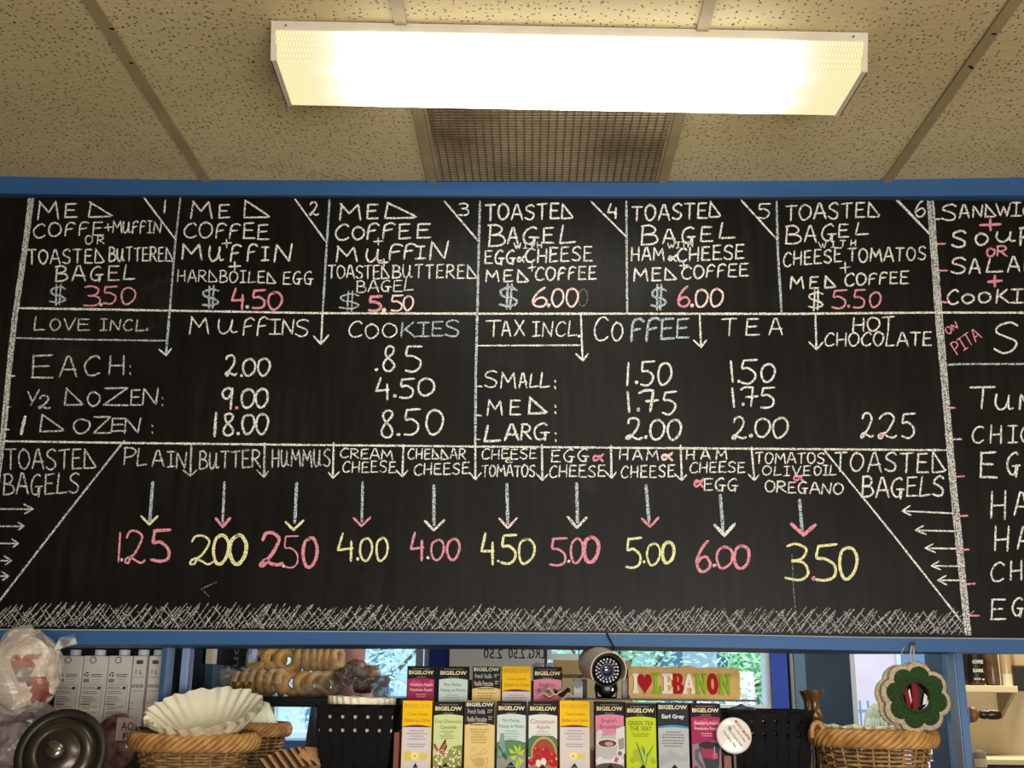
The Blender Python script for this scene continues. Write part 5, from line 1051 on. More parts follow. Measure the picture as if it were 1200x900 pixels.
        if yt > 800:
            F.poly('meadow', arc_panel(1, w-1, 46, 3, 66), (96, 138, 96)); F.poly('table', [(1, 64), (w-1, 58), (w-1, B), (1, B)], (150, 152, 146)); F.poly('tumbler', [(5, 36), (9, 36), (12, 62), (2, 62)], (132, 162, 152))
            F.polys('mint_sprig', [[(5+q*1.6, 54+q*2.2), (1+q*1.6, 50+q*3), (6+q*1.4, 51+q*2.6)] for q in range(5)]+[[(6+q, 60+q), (11+q, 56+q*2), (9+q, 63+q)] for q in range(4)], (52, 104, 70))
            F.polys('bright_leaf', [[(24, 58), (15, 52), (17, 58)], [(24, 58), (20, 48), (25, 52)], [(24, 58), (28, 48), (29, 54)], [(24, 58), (34, 53), (31, 60)], [(24, 60), (16, 62), (22, 66)], [(26, 62), (33, 66), (28, 72)], [(25, 64), (22, 74), (28, 73)]], (196, 214, 60)); tri(F, w, 67, (10, 36, 26), (120, 180, 150), cx=17.5)
    elif style == 'apple':
        head(15, body=(226, 228, 222)); F.lines('small_print', [(2.8, 7, w-7), (12.4, 12, w-12)], (150, 140, 120), .8); brand()
        F.text('Cinnamon', 3, w-4, 19.5, 24.5, (172, 96, 84)); F.text('Apple', 10, w-9.5, 26, 31.5, (172, 96, 84)); F.lines('small_print', [(33, 11, 25), (35.8, 9, 27)], (150, 150, 140), .8)
        F.poly('meadow', [(1, 42), (6, 38), (w-6, 38), (w-1, 42), (w-1, 62), (1, 62)], (88, 128, 80)); F.poly('basket', circle(19, 58, 15, 19, 24), (200, 168, 116)); F.poly('basket_inside', circle(19, 58.5, 13.4, 17, 24), (156, 84, 48)); F.poly('table', [(1, 72), (w-1, 70), (w-1, B), (1, B)], (176, 128, 88))
        F.polys('apple', [circle(x, y, r, n=12) for x, y, r in ((10, 54, 4), (20, 56, 5.6), (29, 60, 4.6), (12, 62, 4), (22, 63, 4), (30, 68, 5), (5, 67, 4.6))], (188, 28, 40)); F.polys('apple_shine', [circle(x, y, 1.3, n=8) for x, y in ((9, 52), (18, 53), (28, 58), (28, 66), (4, 65))], (232, 110, 110))
        F.polys('petal', [circle(12.5, 68.5, 3, 4.2, 12), circle(18.5, 67, 3.2, 4.4, 12)], (240, 232, 222)); F.polys('cinnamon_stick', [[(3, 76), (11, 74), (12, 76), (4, 78.5)], [(25, 74), (33, 77), (32.5, 79), (24.5, 76)]], (120, 64, 36)); tri(F, w, 69.5, (50, 30, 24), (84, 60, 50), cx=17.5)
    elif style == 'breakfast':
        head(15, body=(222, 138, 164)); F.lines('small_print', [(2.8, 7, w-7), (12.4, 12, w-12)], (150, 140, 120), .8); brand()
        F.text('English', 8, w-9, 19, 24.5, (126, 62, 84)); F.text('Breakfast', 6, w-4, 25.5, 30, (126, 62, 84))
        if yt > 800:
            F.poly('tablecloth', [(1, 40), (w-1, 34), (w-1, B), (1, B)], (196, 190, 188)); F.poly('napkin', [(2, 34), (6, 31), (10, 34), (4, 46), (2, 44)], (214, 208, 206)); F.poly('milk_jug', [(25, 30), (35, 27), (35, 58), (27, 56), (24, 44)], (226, 222, 216)); F.poly('jug_shade', [(27, 42), (34, 40), (34, 52), (28, 54)], (160, 150, 148))
            F.poly('saucer', circle(17, 66, 16.5, 6.5), (226, 222, 220)); F.poly('saucer_shade', circle(17, 74, 17, 6), (84, 78, 80)); F.poly('cup', [(2, 46), (27, 46), (25, 58), (19, 64), (10, 64), (4, 58)], (196, 190, 188)); F.poly('cup_rim', circle(14.5, 46, 12.6, 5), (232, 228, 224)); F.poly('tea', circle(14.5, 46.5, 10.6, 4), (96, 58, 50)); F.poly('milk_swirl', circle(16.5, 47, 5, 2.4), (196, 160, 146))
            F.polys('cup_handle', [circle(29, 57.5, 4.4, n=14)], (226, 222, 220)); F.poly('handle_gap', circle(29, 57.5, 2.6, n=12), (120, 112, 114)); F.poly('tea_tag', [(24, 61), (28, 63), (25, 68), (22, 66)], (206, 90, 130)); tri(F, w, 69, (24, 16, 18), cx=18)
    elif style == 'green':
        head(16.5, body=(198, 214, 34)); F.lines('small_print', [(4, 6, w-8), (13.4, 13, w-14)], (150, 140, 120), .8); brand(6.3, 11.3)
        F.text('GREEN TEA', 3, w-3.5, 20.5, 25.5, (60, 66, 20)); F.text('THE VERT', 5.5, w-5.5, 26.8, 31.6, (60, 66, 20)); F.lines('small_print', [(34.6, 7, w-8), (37, 9, w-9)], (90, 100, 20), .8)
        F.polys('field', [circle(U(4, w-4), U(52, 80), U(2, 4.4), n=10) for _ in range(12)], (170, 186, 40)); F.polys('young_leaf', [[(22, 72), (20, 56), (12, 43), (15, 54), (19, 66)], [(22, 72), (24, 58), (33, 46), (29, 56), (24, 68)], [(21, 66), (20, 52), (19, 46), (22.5, 54)]], (84, 134, 40))
        F.polys('leaf_light', [[(22, 71), (21, 58), (14, 46), (19, 60)], [(23, 71), (25, 60), (32, 48), (26, 62)]], (190, 214, 110)); F.polys('grass', [[(3+q*3, B), (2+q*3+U(-2, 2), U(68, 78)), (5+q*3, B)] for q in range(11)], (110, 148, 40)); tri(F, w, 68.5, (12, 18, 8), cx=19.5)
    elif style == 'earl':
        F.rect('header', .6, .6, w-.6, 26, (40, 42, 50)); F.poly('blue_band', arc_panel(1, w-1, 26.5, 2, 30), (58, 150, 200)); F.poly('front_panel', arc_panel(1, w-1, 28.6, 1.6, B), (186, 188, 190)); F.text('BIGELOW', 2, w-2, 2.2, 7, (226, 214, 170), .03, 'brand_lettering'); F.text('Earl Grey', 5.5, w-5.5, 12.5, 18.8, (226, 228, 230), .03)
        F.lines('small_print', [(32, 10, 27), (35, 6, 31), (38, 5, 32), (41.5, 6, 31), (44.5, 5, 31), (47.5, 7, 29)], (84, 84, 90), 1); F.polys('grey_wave', [[(2, 60), (14, 52), (30, 60), (34, 54), (34, 66), (18, 64), (2, 70)]], (172, 174, 178)); tri(F, w, 68, (18, 18, 20), (220, 220, 220), cx=19)
    elif style == 'raspberry':
        head(15, body=(164, 42, 88)); F.lines('small_print', [(2.8, 7, w-7), (12.4, 12, w-12)], (150, 140, 120), .8); brand()
        F.polys('pink_berry', [circle(U(3, w-3), U(18, 24), U(2, 3.4), n=9) for _ in range(10)], (196, 74, 116)); F.text('Raspberry Royale', 4.5, w-2.5, 20, 24.6, (246, 196, 206), .02); F.text('Framboise Royale', 4.5, w-3, 26, 30.6, (246, 196, 206), .02); F.lines('small_print', [(33, 12, w-10), (35.6, 13, w-11)], (236, 176, 190), 1)
        if yt > 800:
            F.poly('backdrop', [(1, 46), (w-1, 40), (w-1, B), (1, B)], (150, 128, 138)); F.poly('dark_cup', [(9, 48), (w-3, 46), (w-4, 68), (30, 74), (16, 72)], (62, 62, 70)); F.poly('cup_glaze', [(11, 48), (26, 47), (26, 62), (13, 60)], (160, 54, 84)); F.poly('cup_rim', circle(20, 46.4, 11.5, 4), (52, 44, 50))
            F.polys('cup_handle', [[(10, 50), (4, 52), (4, 62), (13, 74), (14, 70), (8, 61), (8, 55), (11, 53)]], (92, 92, 104)); F.poly('tea_tag', [(24, 56), (30, 55), (30, 61), (25, 62)], (224, 84, 124)); F.rect('tag_string', 26.6, 48, 27.2, 56, (230, 226, 224)); F.polys('berry', [circle(x, y, 3, n=10) for x, y in ((33, 74), (5, 72), (3, 78))], (186, 40, 74)); tri(F, w, 72, (30, 16, 24), (206, 70, 116), cx=20)
    return o
cx_l = {655.5: True}
for spec in ((470.5, 506, 821, 'lemon', 'yellow and white lemon tea box at the left end of the front row'), (507, 543, 822.5, 'chamomile', 'pale green chamomile tea box with a butterfly, front row'), (544, 580, 821.5, 'vanilla', 'cream vanilla tea box with a teapot drawing, front row'),
             (581.5, 617, 822, 'mint', 'mint tea box with bright green leaves, front row'), (618.5, 654, 822.5, 'apple', 'cinnamon apple tea box with red apples, front row'), (655.5, 691.5, 821, 'lemon', 'yellow and white lemon tea box in the middle of the front row'),
             (697, 732, 822.5, 'breakfast', 'pink English breakfast tea box with a cup of tea, front row'), (733, 769.5, 823.5, 'green', 'lime green tea box with young leaves, front row'), (770.5, 808, 824, 'earl', 'grey earl grey tea box with blue band, front row'), (809.5, 845.5, 824.5, 'raspberry', 'dark pink raspberry tea box with a dark mug, right end of front row')):
    tea(spec[0], spec[1], spec[2], FYR, z1, spec[3], spec[4], side=(96, 22, 38) if spec[3] in ('breakfast', 'raspberry') else BLK)
for spec in ((476.5, 510, 780.5, 'raspberry', 'dark pink raspberry tea box at the left end of the back row'), (513.5, 549, 781, 'mint', 'pale mint tea box in the back row beside the raspberry one'), (553, 587, 780.5, 'vanilla', 'vanilla tea box with black header in the middle of the back row'),
             (588, 622.5, 780.5, 'lemon', 'yellow lemon tea box in the back row'), (624.5, 659, 781.5, 'breakfast', 'pink English breakfast tea box at the right end of the back row')):
    tea(spec[0], spec[1], spec[2], FYR+.075, z2, spec[3], spec[4])
# ledge at the back of the rack on the right, carrying camera, bottle and letter sign
LY = FYR+.075; lz = onY(760, 819, LY).z
lg = thing('display_ledge', 'thin black ledge behind the front tea boxes carrying camera and letter sign', 'shelf', onY(770, 819, LY+.05))
la, lb = onY(662, 819, LY), onY(888, 819, LY)
MB().box2((la.x, LY, lz-.004), (lb.x, LY+.12, lz)).build('board', mat('black_metal', (16, 16, 18), .4), lg)
for x in (la.x+.02, rb.x-.06): MB().box2((x, LY+.09, z2), (x+.008, LY+.10, lz-.004)).build('support', mat('black_metal'), lg)

# letter sign ------------------------------------------------------------------------
sx0, sx1 = onY(736.5, 800, LY+.01).x, onY(868, 800, LY+.01).x; szb_, szt_ = lz, onY(800, 782, LY+.01).z
SP = (sx1-sx0)/131.5; SH = (szt_-szb_)/SP
sgn = thing('letter_sign', 'wooden plaque with red, white and green raised letters above the tea boxes', 'sign', ((sx0+sx1)/2, LY+.02, lz))
Ms = frameM((sx0, LY+.010, szb_)); S3 = Ms @ Matrix.Diagonal((SP, SP, 1, 1))
out = [(3, 0), (126, 0), (130, 2), (131.5, 6), (131.5, SH-6), (129, SH-1), (123, SH+.5), (117, SH-.5), (110, SH+.6), (104, SH-.3), (98, SH+1.2), (91, SH+.6), (84, SH-1), (78, SH+.8), (72, SH+2.4), (66, SH+2.0), (60, SH-.8), (52, SH+1), (44, SH-.2), (36, SH+.9), (27, SH-.2), (16, SH+1), (5, SH), (.6, SH-4), (0, 5)]
MB().prism([(x*.995, y) for x, y in out], S3, -.005).build('plaque', mat('plywood', (208, 172, 108), .7, spec=.15, var=.08, vscale=30), sgn)
S4 = frameM((sx0, LY+.0098, szb_)) @ Matrix.Diagonal((SP, SP, 1, 1))
cR, cW, cG = mat('sign_red', (168, 8, 24), .6, spec=.12), mat('sign_white', (236, 228, 216), .6, spec=.15), mat('sign_green', (136, 178, 30), .6, spec=.12)
def slab(name, shapes, m, x0, x1, y0=6, y1=29):
    mb = MB()
    for sh_ in shapes: mb.prism([(x0+(x1-x0)*x, y0+(y1-y0)*y) for x, y in sh_], S4, .006)
    mb.build(name, m, sgn)
def rc(a, b, c, d): return [(a, b), (c, b), (c, d), (a, d)]
# slab letters as closed outlines
I_ = [(.0, 0), (1, 0), (1, .12), (.78, .18), (.78, .82), (1, .88), (1, 1), (0, 1), (0, .88), (.22, .82), (.22, .18), (0, .12)]
L_ = [(0, 0), (1, 0), (1, .36), (.86, .36), (.74, .16), (.56, .16), (.56, .84), (.72, .9), (.72, 1), (0, 1), (0, .9), (.2, .84), (.2, .16), (0, .1)]
E_ = [(0, 0), (1, 0), (1, .34), (.88, .34), (.76, .15), (.52, .15), (.52, .44), (.66, .44), (.72, .34), (.8, .34), (.8, .66), (.72, .66), (.66, .56), (.52, .56), (.52, .86), (.74, .86), (.88, .68), (1, .68), (1, 1), (0, 1), (0, .9), (.18, .84), (.18, .16), (0, .1)]
N_o = [(0, 0), (.46, 0), (.46, .1), (.34, .16), (.34, .62), (.78, 0), (.92, 0), (.92, .84), (1, .9), (1, 1), (.6, 1), (.6, .9), (.7, .84), (.7, .38), (.32, 1), (0, 1), (0, .9), (.12, .84), (.12, .16), (0, .1)]
def ring(outer, inner, mb, M, dep):
    n = len(outer); vs = []
    for z in (0, dep): vs += [M @ Vector((x, y, z)) for x, y in outer]+[M @ Vector((x, y, z)) for x, y in inner]
    fs = []
    for i in range(n):
        j = (i+1) % n; fs += [(i, j, n+j, n+i), (2*n+i, 3*n+i, 3*n+j, 2*n+j), (i, 2*n+i, 2*n+j, j), (n+i, n+j, 3*n+j, 3*n+i)]
    mb.add(vs, fs)
slab('letter', [I_], cW, 4.5, 11.5); 
hp_ = [(.5, 0)]+[(.5+.5*(16*math.sin(q)**3)/16, .55+.45*(13*math.cos(q)-5*math.cos(2*q)-2*math.cos(3*q)-math.cos(4*q))/13.5) for q in [math.pi-i*math.pi/14 for i in range(1, 28)]]
slab('heart', [hp_], cR, 10.5, 27.5, 5.5, 29); slab('letter', [L_], cG, 27.5, 38.8); slab('letter', [E_], cW, 38.8, 51.5)
mb = MB()   # B: stem outline with two counters made from ring pieces
def Q(x0, x1): return lambda P: [(x0+(x1-x0)*x, 6+23*y) for x, y in P]
q = Q(51.5, 64.5)
up_o = [(0, .5), (0, .6), (0, .75), (0, .9), (0, 1), (.3, 1), (.6, 1), (.82, .95), (.93, .84), (.93, .68), (.84, .56), (.7, .5)]; up_i = [(.42, .56), (.42, .62), (.42, .72), (.42, .8), (.42, .86), (.46, .87), (.5, .87), (.56, .85), (.6, .8), (.6, .66), (.56, .59), (.5, .56)]
lo_o = [(0, 0), (0, .12), (0, .25), (0, .4), (0, .52), (.3, .52), (.7, .52), (.9, .46), (1, .34), (1, .18), (.88, .04), (.6, 0)]; lo_i = [(.42, .14), (.42, .2), (.42, .3), (.42, .38), (.42, .42), (.46, .43), (.54, .43), (.6, .4), (.65, .34), (.65, .24), (.6, .17), (.5, .14)]
ring(q(up_o), q(up_i), mb, S4, .006); ring(q(lo_o), q(lo_i), mb, S4, .0059); mb.build('letter', cR, sgn)
mb = MB(); q = Q(63, 78); mb.prism(q([(0, 0), (.36, 0), (.36, .1), (.29, .14), (.33, .3), (.67, .3), (.71, .14), (.64, .1), (.64, 0), (1, 0), (1, .1), (.93, .14), (.62, 1.0), (.38, 1.0), (.07, .14), (0, .1)]), S4, .006)
mb.prism(q([(.42, .42), (.58, .42), (.5, .72)]), S4, .0062, 1); mb.build('letter', [cW, mat('plywood')], sgn)
slab('letter', [N_o], cG, 77.5, 91.5); mb = MB(); oo = [(x, y) for x, y in circle(98.5, 17.5, 6.6, 12, 24)]; oi = circle(98.5, 17.5, 2.1, 6.6, 24); ring(oo, oi, mb, S4, .006); mb.build('letter', cR, sgn); slab('letter', [N_o], cG, 104.8, 119.5)

# bullet camera --------------------------------------------------------------------
CY = 2.635; cc = onY(711, 785.5, CY); k = PXM*.985
cctv = thing('security_camera', 'bullet security camera with a ring of small lamps, standing on a black base', 'camera', onY(710, 818, CY+.05))
ax = Vector((.16, -1, -.14)).normalized(); xr = ax.cross(Vector((0, 0, 1))).normalized()*-1; yr = xr.cross(ax)*-1
if yr.z < 0: yr = -yr
Mc = Matrix(((xr.x, yr.x, ax.x, cc.x), (xr.y, yr.y, ax.y, cc.y), (xr.z, yr.z, ax.z, cc.z), (0, 0, 0, 1)))
M_cw = mat('camera_housing', (170, 160, 148), .35); M_cb = mat('camera_black', (14, 14, 16), .25)
MB().lathe([(0, -.13), (17*k, -.13), (18.5*k, -.11), (18.5*k, .0), (17.5*k, .004)], 36, Mc).build('housing', M_cw, cctv, smooth=True)
MB().lathe([(0, -.004), (16.2*k, -.004), (16.6*k, .004), (17.6*k, .006), (18.2*k, .003)], 36, Mc).build('front_ring', M_cb, cctv, smooth=True)
# sunshade: arc sheet, longer than the housing
m = MB(); nn = 22
for i in range(nn+1):
    a = math.radians(-32+244*i/nn)
    for r in (20*k, 21.4*k):
        for z in (-.12, .020): m.v.append(Mc @ Vector((r*math.cos(a), r*math.sin(a)+1.0*k, z)))
for i in range(nn):
    o_ = i*4
    for a_, b_ in ((0, 1), (1, 3), (3, 2), (2, 0)): m.f.append((o_+a_, o_+b_, o_+4+b_, o_+4+a_)); m.mi.append(0)
m.build('sunshade', mat('camera_shade', (186, 174, 156), .45), cctv)
m = MB(); m.lathe([(0, .0055), (6.8*k, .0055), (7.2*k, .003)], 28, Mc); m.build('lens', mat('lens_glass', (30, 36, 70), .06, spec=1, coat=1), cctv, smooth=True)
MB().lathe([(7.2*k, .003), (7.2*k, .0065), (7.9*k, .0065), (7.9*k, .003)], 28, Mc).build('lens_ring', mat('lens_rim', (90, 92, 100), .3, metal=.6), cctv)
M_led = mat('led_clear', (226, 228, 236), .15, coat=1)
for (cnt, r, s) in ((20, 12.8, 1.35), (15, 9.8, 1.15)):
    for i in range(cnt):
        a = 2*math.pi*i/cnt; m = MB(); m.lathe([(0, .006+s*k), (s*k*.7, .006+s*k*.7), (s*k, .004)], 8, Mc @ Matrix.Translation((r*k*math.cos(a), r*k*math.sin(a), 0))); m.build('infrared_lamp', M_led, cctv, smooth=True)
bc = onY(710.5, 806, LY+.03); Mb_ = frameM(bc)
MB().lathe([(0, .018), (7*k, .018), (12*k, .012), (14.4*k, .002), (14.6*k, -.02), (0, -.02)], 30, Mb_).build('base', M_cb, cctv, smooth=True)
m = MB(); m.tube([bc+Vector((0, .0, .01)), cc+Vector((-.01, .12, .01))], .011, 12); m.build('arm', M_cb, cctv, smooth=True)
MB().lathe([(0, .018), (1.8*k, .018), (2.4*k, .014)], 12, Mb_ @ Matrix.Translation((6.5*k, -2*k, 0))).build('screw', mat('steel', (190, 190, 190), .3, metal=.8), cctv)
MB().box2((bc.x-.026, bc.y-.012, lz), (bc.x+.026, bc.y+.03, bc.z-.006)).build('foot', M_cb, cctv, bev=.004)
cb = [onY(*p) for p in ((711, 741, 2.694), (713.5, 747, 2.690), (717, 753, 2.686), (719, 759, 2.69))]+[Vector((cc.x+.012, 2.72, cc.z+.035)), Vector((cc.x-.005, 2.755, cc.z+.02))]
m = MB(); m.tube(smooth([tuple(p) for p in cb], 5), .0022, 6); tag(m.build('camera_cable', M_cb, smooth=True), 'thin black cable hanging over the blue rail down to the white security camera', 'cable')
# small webcam, box, bottle, sunglasses, wrappers
wc = thing('webcam', 'small grey round webcam on a wire left of the bullet camera', 'camera', onY(677, 819, LY+.02))
wp = onY(677, 801, LY+.03); Mw_ = frameM(wp)
m = MB(); m.lathe([(0, .0), (4.2*k, .0), (4.6*k, .006), (5.8*k, .007), (6.0*k, .002), (5.2*k, -.02), (0, -.024)], 24, Mw_); m.build('body', mat('webcam_ring', (184, 184, 178), .35), wc, smooth=True)
m = MB(); m.lathe([(0, .0062), (4.3*k, .0062), (4.4*k, .004)], 24, Mw_); m.build('lens', M_cb, wc)
m = MB(); m.tube(smooth([tuple(onY(*p)) for p in ((677, 794, LY+.035), (683, 790, LY+.04), (682, 778, LY+.06), (679, 772, LY+.08), (678, 760, LY+.09))], 5), .0012, 5); m.build('wire', M_cb, wc)
MB().box2((wp.x-.010, LY+.028, lz), (wp.x+.012, LY+.05, wp.z-.006)).build('stand', mat('webcam_ring'), wc)
o = pbox(672, 796, 688, 819, LY+.06, .03).build('slate_card_box', mat('slate_green', (52, 66, 66), .6), bev=.001); tag(o, 'small dark slate box standing behind the round webcam', 'box')
bt = thing('small_bottle', 'small white bottle with black cap between bullet camera and letter sign', 'bottle', onY(736, 819, LY+.06))
b0 = onY(733.5, 818.6, LY+.05); r = 5*PXM
MB().lathe([(0, 0), (r, 0), (r, .044), (r*.6, .052), (0, .052)], 18, Matrix.Translation((b0.x, b0.y+r, lz))).build('body', mat('white_plastic', (222, 214, 206), .4), bt, smooth=True)
MB().lathe([(0, .052), (r*.75, .052), (r*.75, .07), (0, .07)], 18, Matrix.Translation((b0.x, b0.y+r, lz))).build('cap', M_cb, bt)
sgz = onY(641, 782, LY+.02).z
sg_ = thing('sunglasses', 'dark blue sunglasses lying on the back row English breakfast tea box', 'sunglasses', (onY(637.5, 780, LY+.01).x, LY+.01, sgz))
ga, gb = onY(630, 779.5, LY+.008), onY(645, 779.5, LY+.008); M_sg = mat('blue_lens', (20, 34, 78), .15, coat=.6)
for p in (ga, gb): MB().lathe([(0, .001), (5.6*PXM, .001), (5.6*PXM, -.001), (0, -.001)], 18, frameM((p.x, p.y, sgz+.005)) @ Matrix.Diagonal((1, .55, 1, 1))).build('lens', M_sg, sg_)
m = MB(); m.tube([(ga.x+.008, ga.y, sgz+.008), (gb.x-.008, gb.y, sgz+.008)], .001, 6); m.build('bridge', M_cb, sg_)
for p, s in ((ga, -1), (gb, 1)): m = MB(); m.tube([(p.x+s*.0115, p.y, sgz+.007), (p.x+s*.012, p.y+.035, sgz+.004)], .001, 6); m.build('temple', M_cb, sg_)
for i, (x, y, c, rz) in enumerate(((640, 812, (214, 190, 160), .3), (650, 809, (226, 206, 170), -.5), (659, 811, (60, 30, 34), .2), (648, 815, (196, 96, 100), .1), (664, 813.5, (220, 200, 180), .6))):
    p = onY(x, y, FYR+.022+.003*i); m = MB(); L1, L2 = .019, .009
    vs = []
    for a_ in range(7):
        for b_ in range(3): vs.append(p+Vector(((a_/6-.5)*2*L1*math.cos(rz)-(b_/2-.5)*2*L2*math.sin(rz)*.3, (b_/2-.5)*.02, .006*math.sin(a_*1.1+i)+(b_/2-.5)*.008*math.cos(rz)+(a_/6-.5)*.012*math.sin(rz))))
    fs = [(a_*3+b_, a_*3+3+b_, a_*3+4+b_, a_*3+1+b_) for a_ in range(6) for b_ in range(2)]; m.add(vs, fs); o = m.build('tea_sachet', M2(c)); md = o.modifiers.new('s', 'SOLIDIFY'); md.thickness = .002
    tag(o, ['cream folded tea sachet leftmost on the pink box', 'pale tan tea sachet topmost of the crumpled ones', 'dark maroon tea sachet among the crumpled ones', 'pink tea sachet lowest of the crumpled ones', 'pale sachet rightmost of the crumpled ones'][i], 'tea bag', 'loose tea sachets above the front row')
# round button on the black basket
btn = thing('round_badge', 'round white badge with slanted red and black writing, right of the tea boxes', 'badge', onY(860, 862, FYR-.03))
bcn = onY(860.3, 862, FYR-.03); rr = 20.6*PXM*.99
Mbt = frameM(bcn, (1, 0, 0), (0, .12, 1)); MB().lathe([(0, .002), (rr*.9, .0018), (rr*.98, .0005), (rr, -.002), (rr*.95, -.004), (0, -.004)], 48, Mbt).build('disc', mat('badge_white', (228, 222, 212), .3, coat=.3), btn, smooth=True)
ang = -.93
Mt = Mbt @ Matrix.Translation((0, 0, .0026)) @ Matrix.Rotation(ang, 4, 'Z')
for s, v, a, b, h, c in (('MYSTIC MUFFIN', 10.0, -11.8, 14, 3.3, (166, 30, 36)), ("It's a Day to Fast", 4.4, -9, 12.5, 2.8, (84, 92, 88)), ('Too Good to Wait', -1.6, -8, 14, 2.8, (84, 92, 88)), ('Too Fast to Wait', -8, -11.5, 11, 2.8, (84, 92, 88))):
    m = MB(); text_on(m, s, Mt, a*PXM, b*PXM, v*PXM, (v+h)*PXM, bold=.015); m.build('lettering', M2(c), btn)
m = MB(); st_ = [((3.6 if i % 2 == 0 else 1.7)*math.cos(i*math.pi/6), (3.6 if i % 2 == 0 else 1.7)*math.sin(i*math.pi/6)) for i in range(12)]
m.poly([Mbt @ Vector(((x-4.6)*PXM, (y+8)*PXM, .0024)) for x, y in st_]); m.build('star_mark', M2((128, 146, 176)), btn)
MB().box2((bcn.x-.003, bcn.y+.001, CT), (bcn.x+.003, bcn.y+.004, bcn.z)).build('pin_stem', mat('black_metal'), btn)

# ================================================================== BASKETS
M_wick = mat('wicker', (206, 158, 92), .5, rgb2=(150, 104, 52), vscale=30, bump=.2, bscale=120, bdist=.001); M_wick2 = mat('wicker_dark', (176, 140, 92), .55, rgb2=(110, 82, 50), vscale=36)
def wicker(pxc, Y, rx, ry, zt, h, label, taper=.8, nst=22, rows=11, handle=False, rimr=.019):
    c = onY(pxc, 868, Y); t = thing('wicker_basket', label, 'basket', (c.x, Y, zt-h))
    def P(a, r, z): return Vector((c.x+rx*r*math.cos(a), Y+ry*r*math.sin(a), z))
    # rim: strands wound round the edge
    ns = 6
    for s in range(ns):
        pts = []
        for i in range(160):
            a = 2*math.pi*i/160; b = a*8+2*math.pi*s/ns; rr = rimr*.74
            n_ = Vector((math.cos(a)/rx, math.sin(a)/ry, 0)).normalized(); pts.append(P(a, 1, zt-rimr)+n_*(rr*.62*math.cos(b))+Vector((0, 0, rr*1.15*math.sin(b))))
        m = MB(); m.tube(pts, rimr*.36, 6, closed=True); m.build('rim_strand', M_wick, t, smooth=True)
    for k in range(rows):
        z = zt-2*rimr+.004-(h-2*rimr)*(k+.5)/rows; f = 1-.04-(1-taper)*(zt-z)/h; pts = []
        for i in range(nst*6):
            a = 2*math.pi*i/(nst*6); pts.append(P(a, f+.030*math.cos(nst/2*a+math.pi*(k % 2)), z+U(-.0006, .0006)))
        m = MB(); m.tube(pts, [.0040*U(.8, 1.2) for _ in pts], 5, closed=True); m.build('woven_strand', M_wick2, t, smooth=True)
    for s in range(nst):
        a = 2*math.pi*(s+.5)/nst; m = MB(); m.tube([P(a, .955, zt-rimr), P(a, .96-(1-taper)*.5, zt-h*.5), P(a, taper-.04, zt-h)], .0028, 6); m.build('stake', M_wick, t, smooth=True)
    m = MB(); m.lathe([(0, 0), (1, 0), (1, .006), (0, .006)], 30, Matrix.Translation((c.x, Y, zt-h)) @ Matrix.Diagonal((rx*(taper-.03), ry*(taper-.03), 1, 1))); m.build('bottom', M_wick2, t)
    if handle:
        hp = onY(958, 852, Y-.05); m = MB(); pts = [(hp.x+.013*math.cos(q)*1.1, Y-.05, hp.z-.012+.022*math.sin(q)) for q in [math.pi*i/12 for i in range(13)]]; pts = [(pts[0][0], pts[0][1], zt-.02)]+pts+[(pts[-1][0], pts[-1][1], zt-.02)]
        m.tube(pts, .0062, 8); m.build('handle', M_wick, t, smooth=True)
    return t
zr1 = onY(228, 862, 2.66).z
wicker(229, 2.80, .145, .13, zr1, zr1-CT, 'honey wicker basket at the left holding the nearest stack of coffee filters')
zr2 = onY(300, 849, 2.93).z
wicker(287, 3.05, .11, .10, zr2, zr2-CT, 'smaller darker wicker basket behind the left one, with the second filter stack', rimr=.016)
zr3 = onY(1023, 857, 2.64).z
wicker(1023, 2.79, .138, .13, zr3, zr3-CT, 'honey wicker basket with a loop handle at the right, below the wreath', handle=True)
M_paper = mat('filter_paper', (250, 242, 214), .8); M_paper2 = mat('filter_paper_green', (238, 240, 208), .8, var=.06, vscale=40)
def filt(c, r0, r1, h, tiltx, tilty, flutes, m, label, amp=.05, group=None, n=3, gap=.005, quilt=False, rimj=1):
    t = thing('coffee_filters', label, 'coffee filters', c, group); Rm = Matrix.Rotation(tiltx, 4, 'X') @ Matrix.Rotation(tilty, 4, 'Y')
    for s in range(n):
        mb = MB(); N1 = flutes*6; prof = [(0, 0), (r0*.6, 0), (r0, 0)]+[(r0+(r1-r0)*q/8, h*(q/8)**.92) for q in range(1, 9)]; ph = s*.5
        for (r, z) in prof:
            for i in range(N1):
                a = 2*math.pi*i/N1; w_ = amp*r1*max(0, (r-r0)/(r1-r0)); rr = r+w_*math.cos(flutes*a+ph); zz = z+(w_*.5*math.sin(flutes*a*.5+ph)*rimj if z > h*.7 else 0)
                if quilt and r > r0: rr += .0016*math.cos(z/h*18)*math.cos(flutes*a)
                mb.v.append(Vector(c)+Rm @ Vector((rr*math.cos(a), rr*math.sin(a), zz+s*gap)))
        for i in range(len(prof)-1):
            for k in range(N1): k2 = (k+1) % N1; mb.f.append((i*N1+k, i*N1+k2, (i+1)*N1+k2, (i+1)*N1+k)); mb.mi.append(0)
        mb.build('filter', m, t, smooth=True)
    return t
fc = onY(240, 866, 2.79); filt((fc.x, 2.80, fc.z+.003), .07, .137, .066, .34, -.04, 26, M_paper, 'stack of cream fluted coffee filters tilted in the front left basket', amp=.04)
fc = onY(300, 826, 3.04); filt((fc.x, 3.04, fc.z+.006), .035, .075, -.075, .12, .1, 18, M_paper2, 'stack of pale green white filters turned over in the smaller left basket', quilt=True, n=2, gap=-.003)
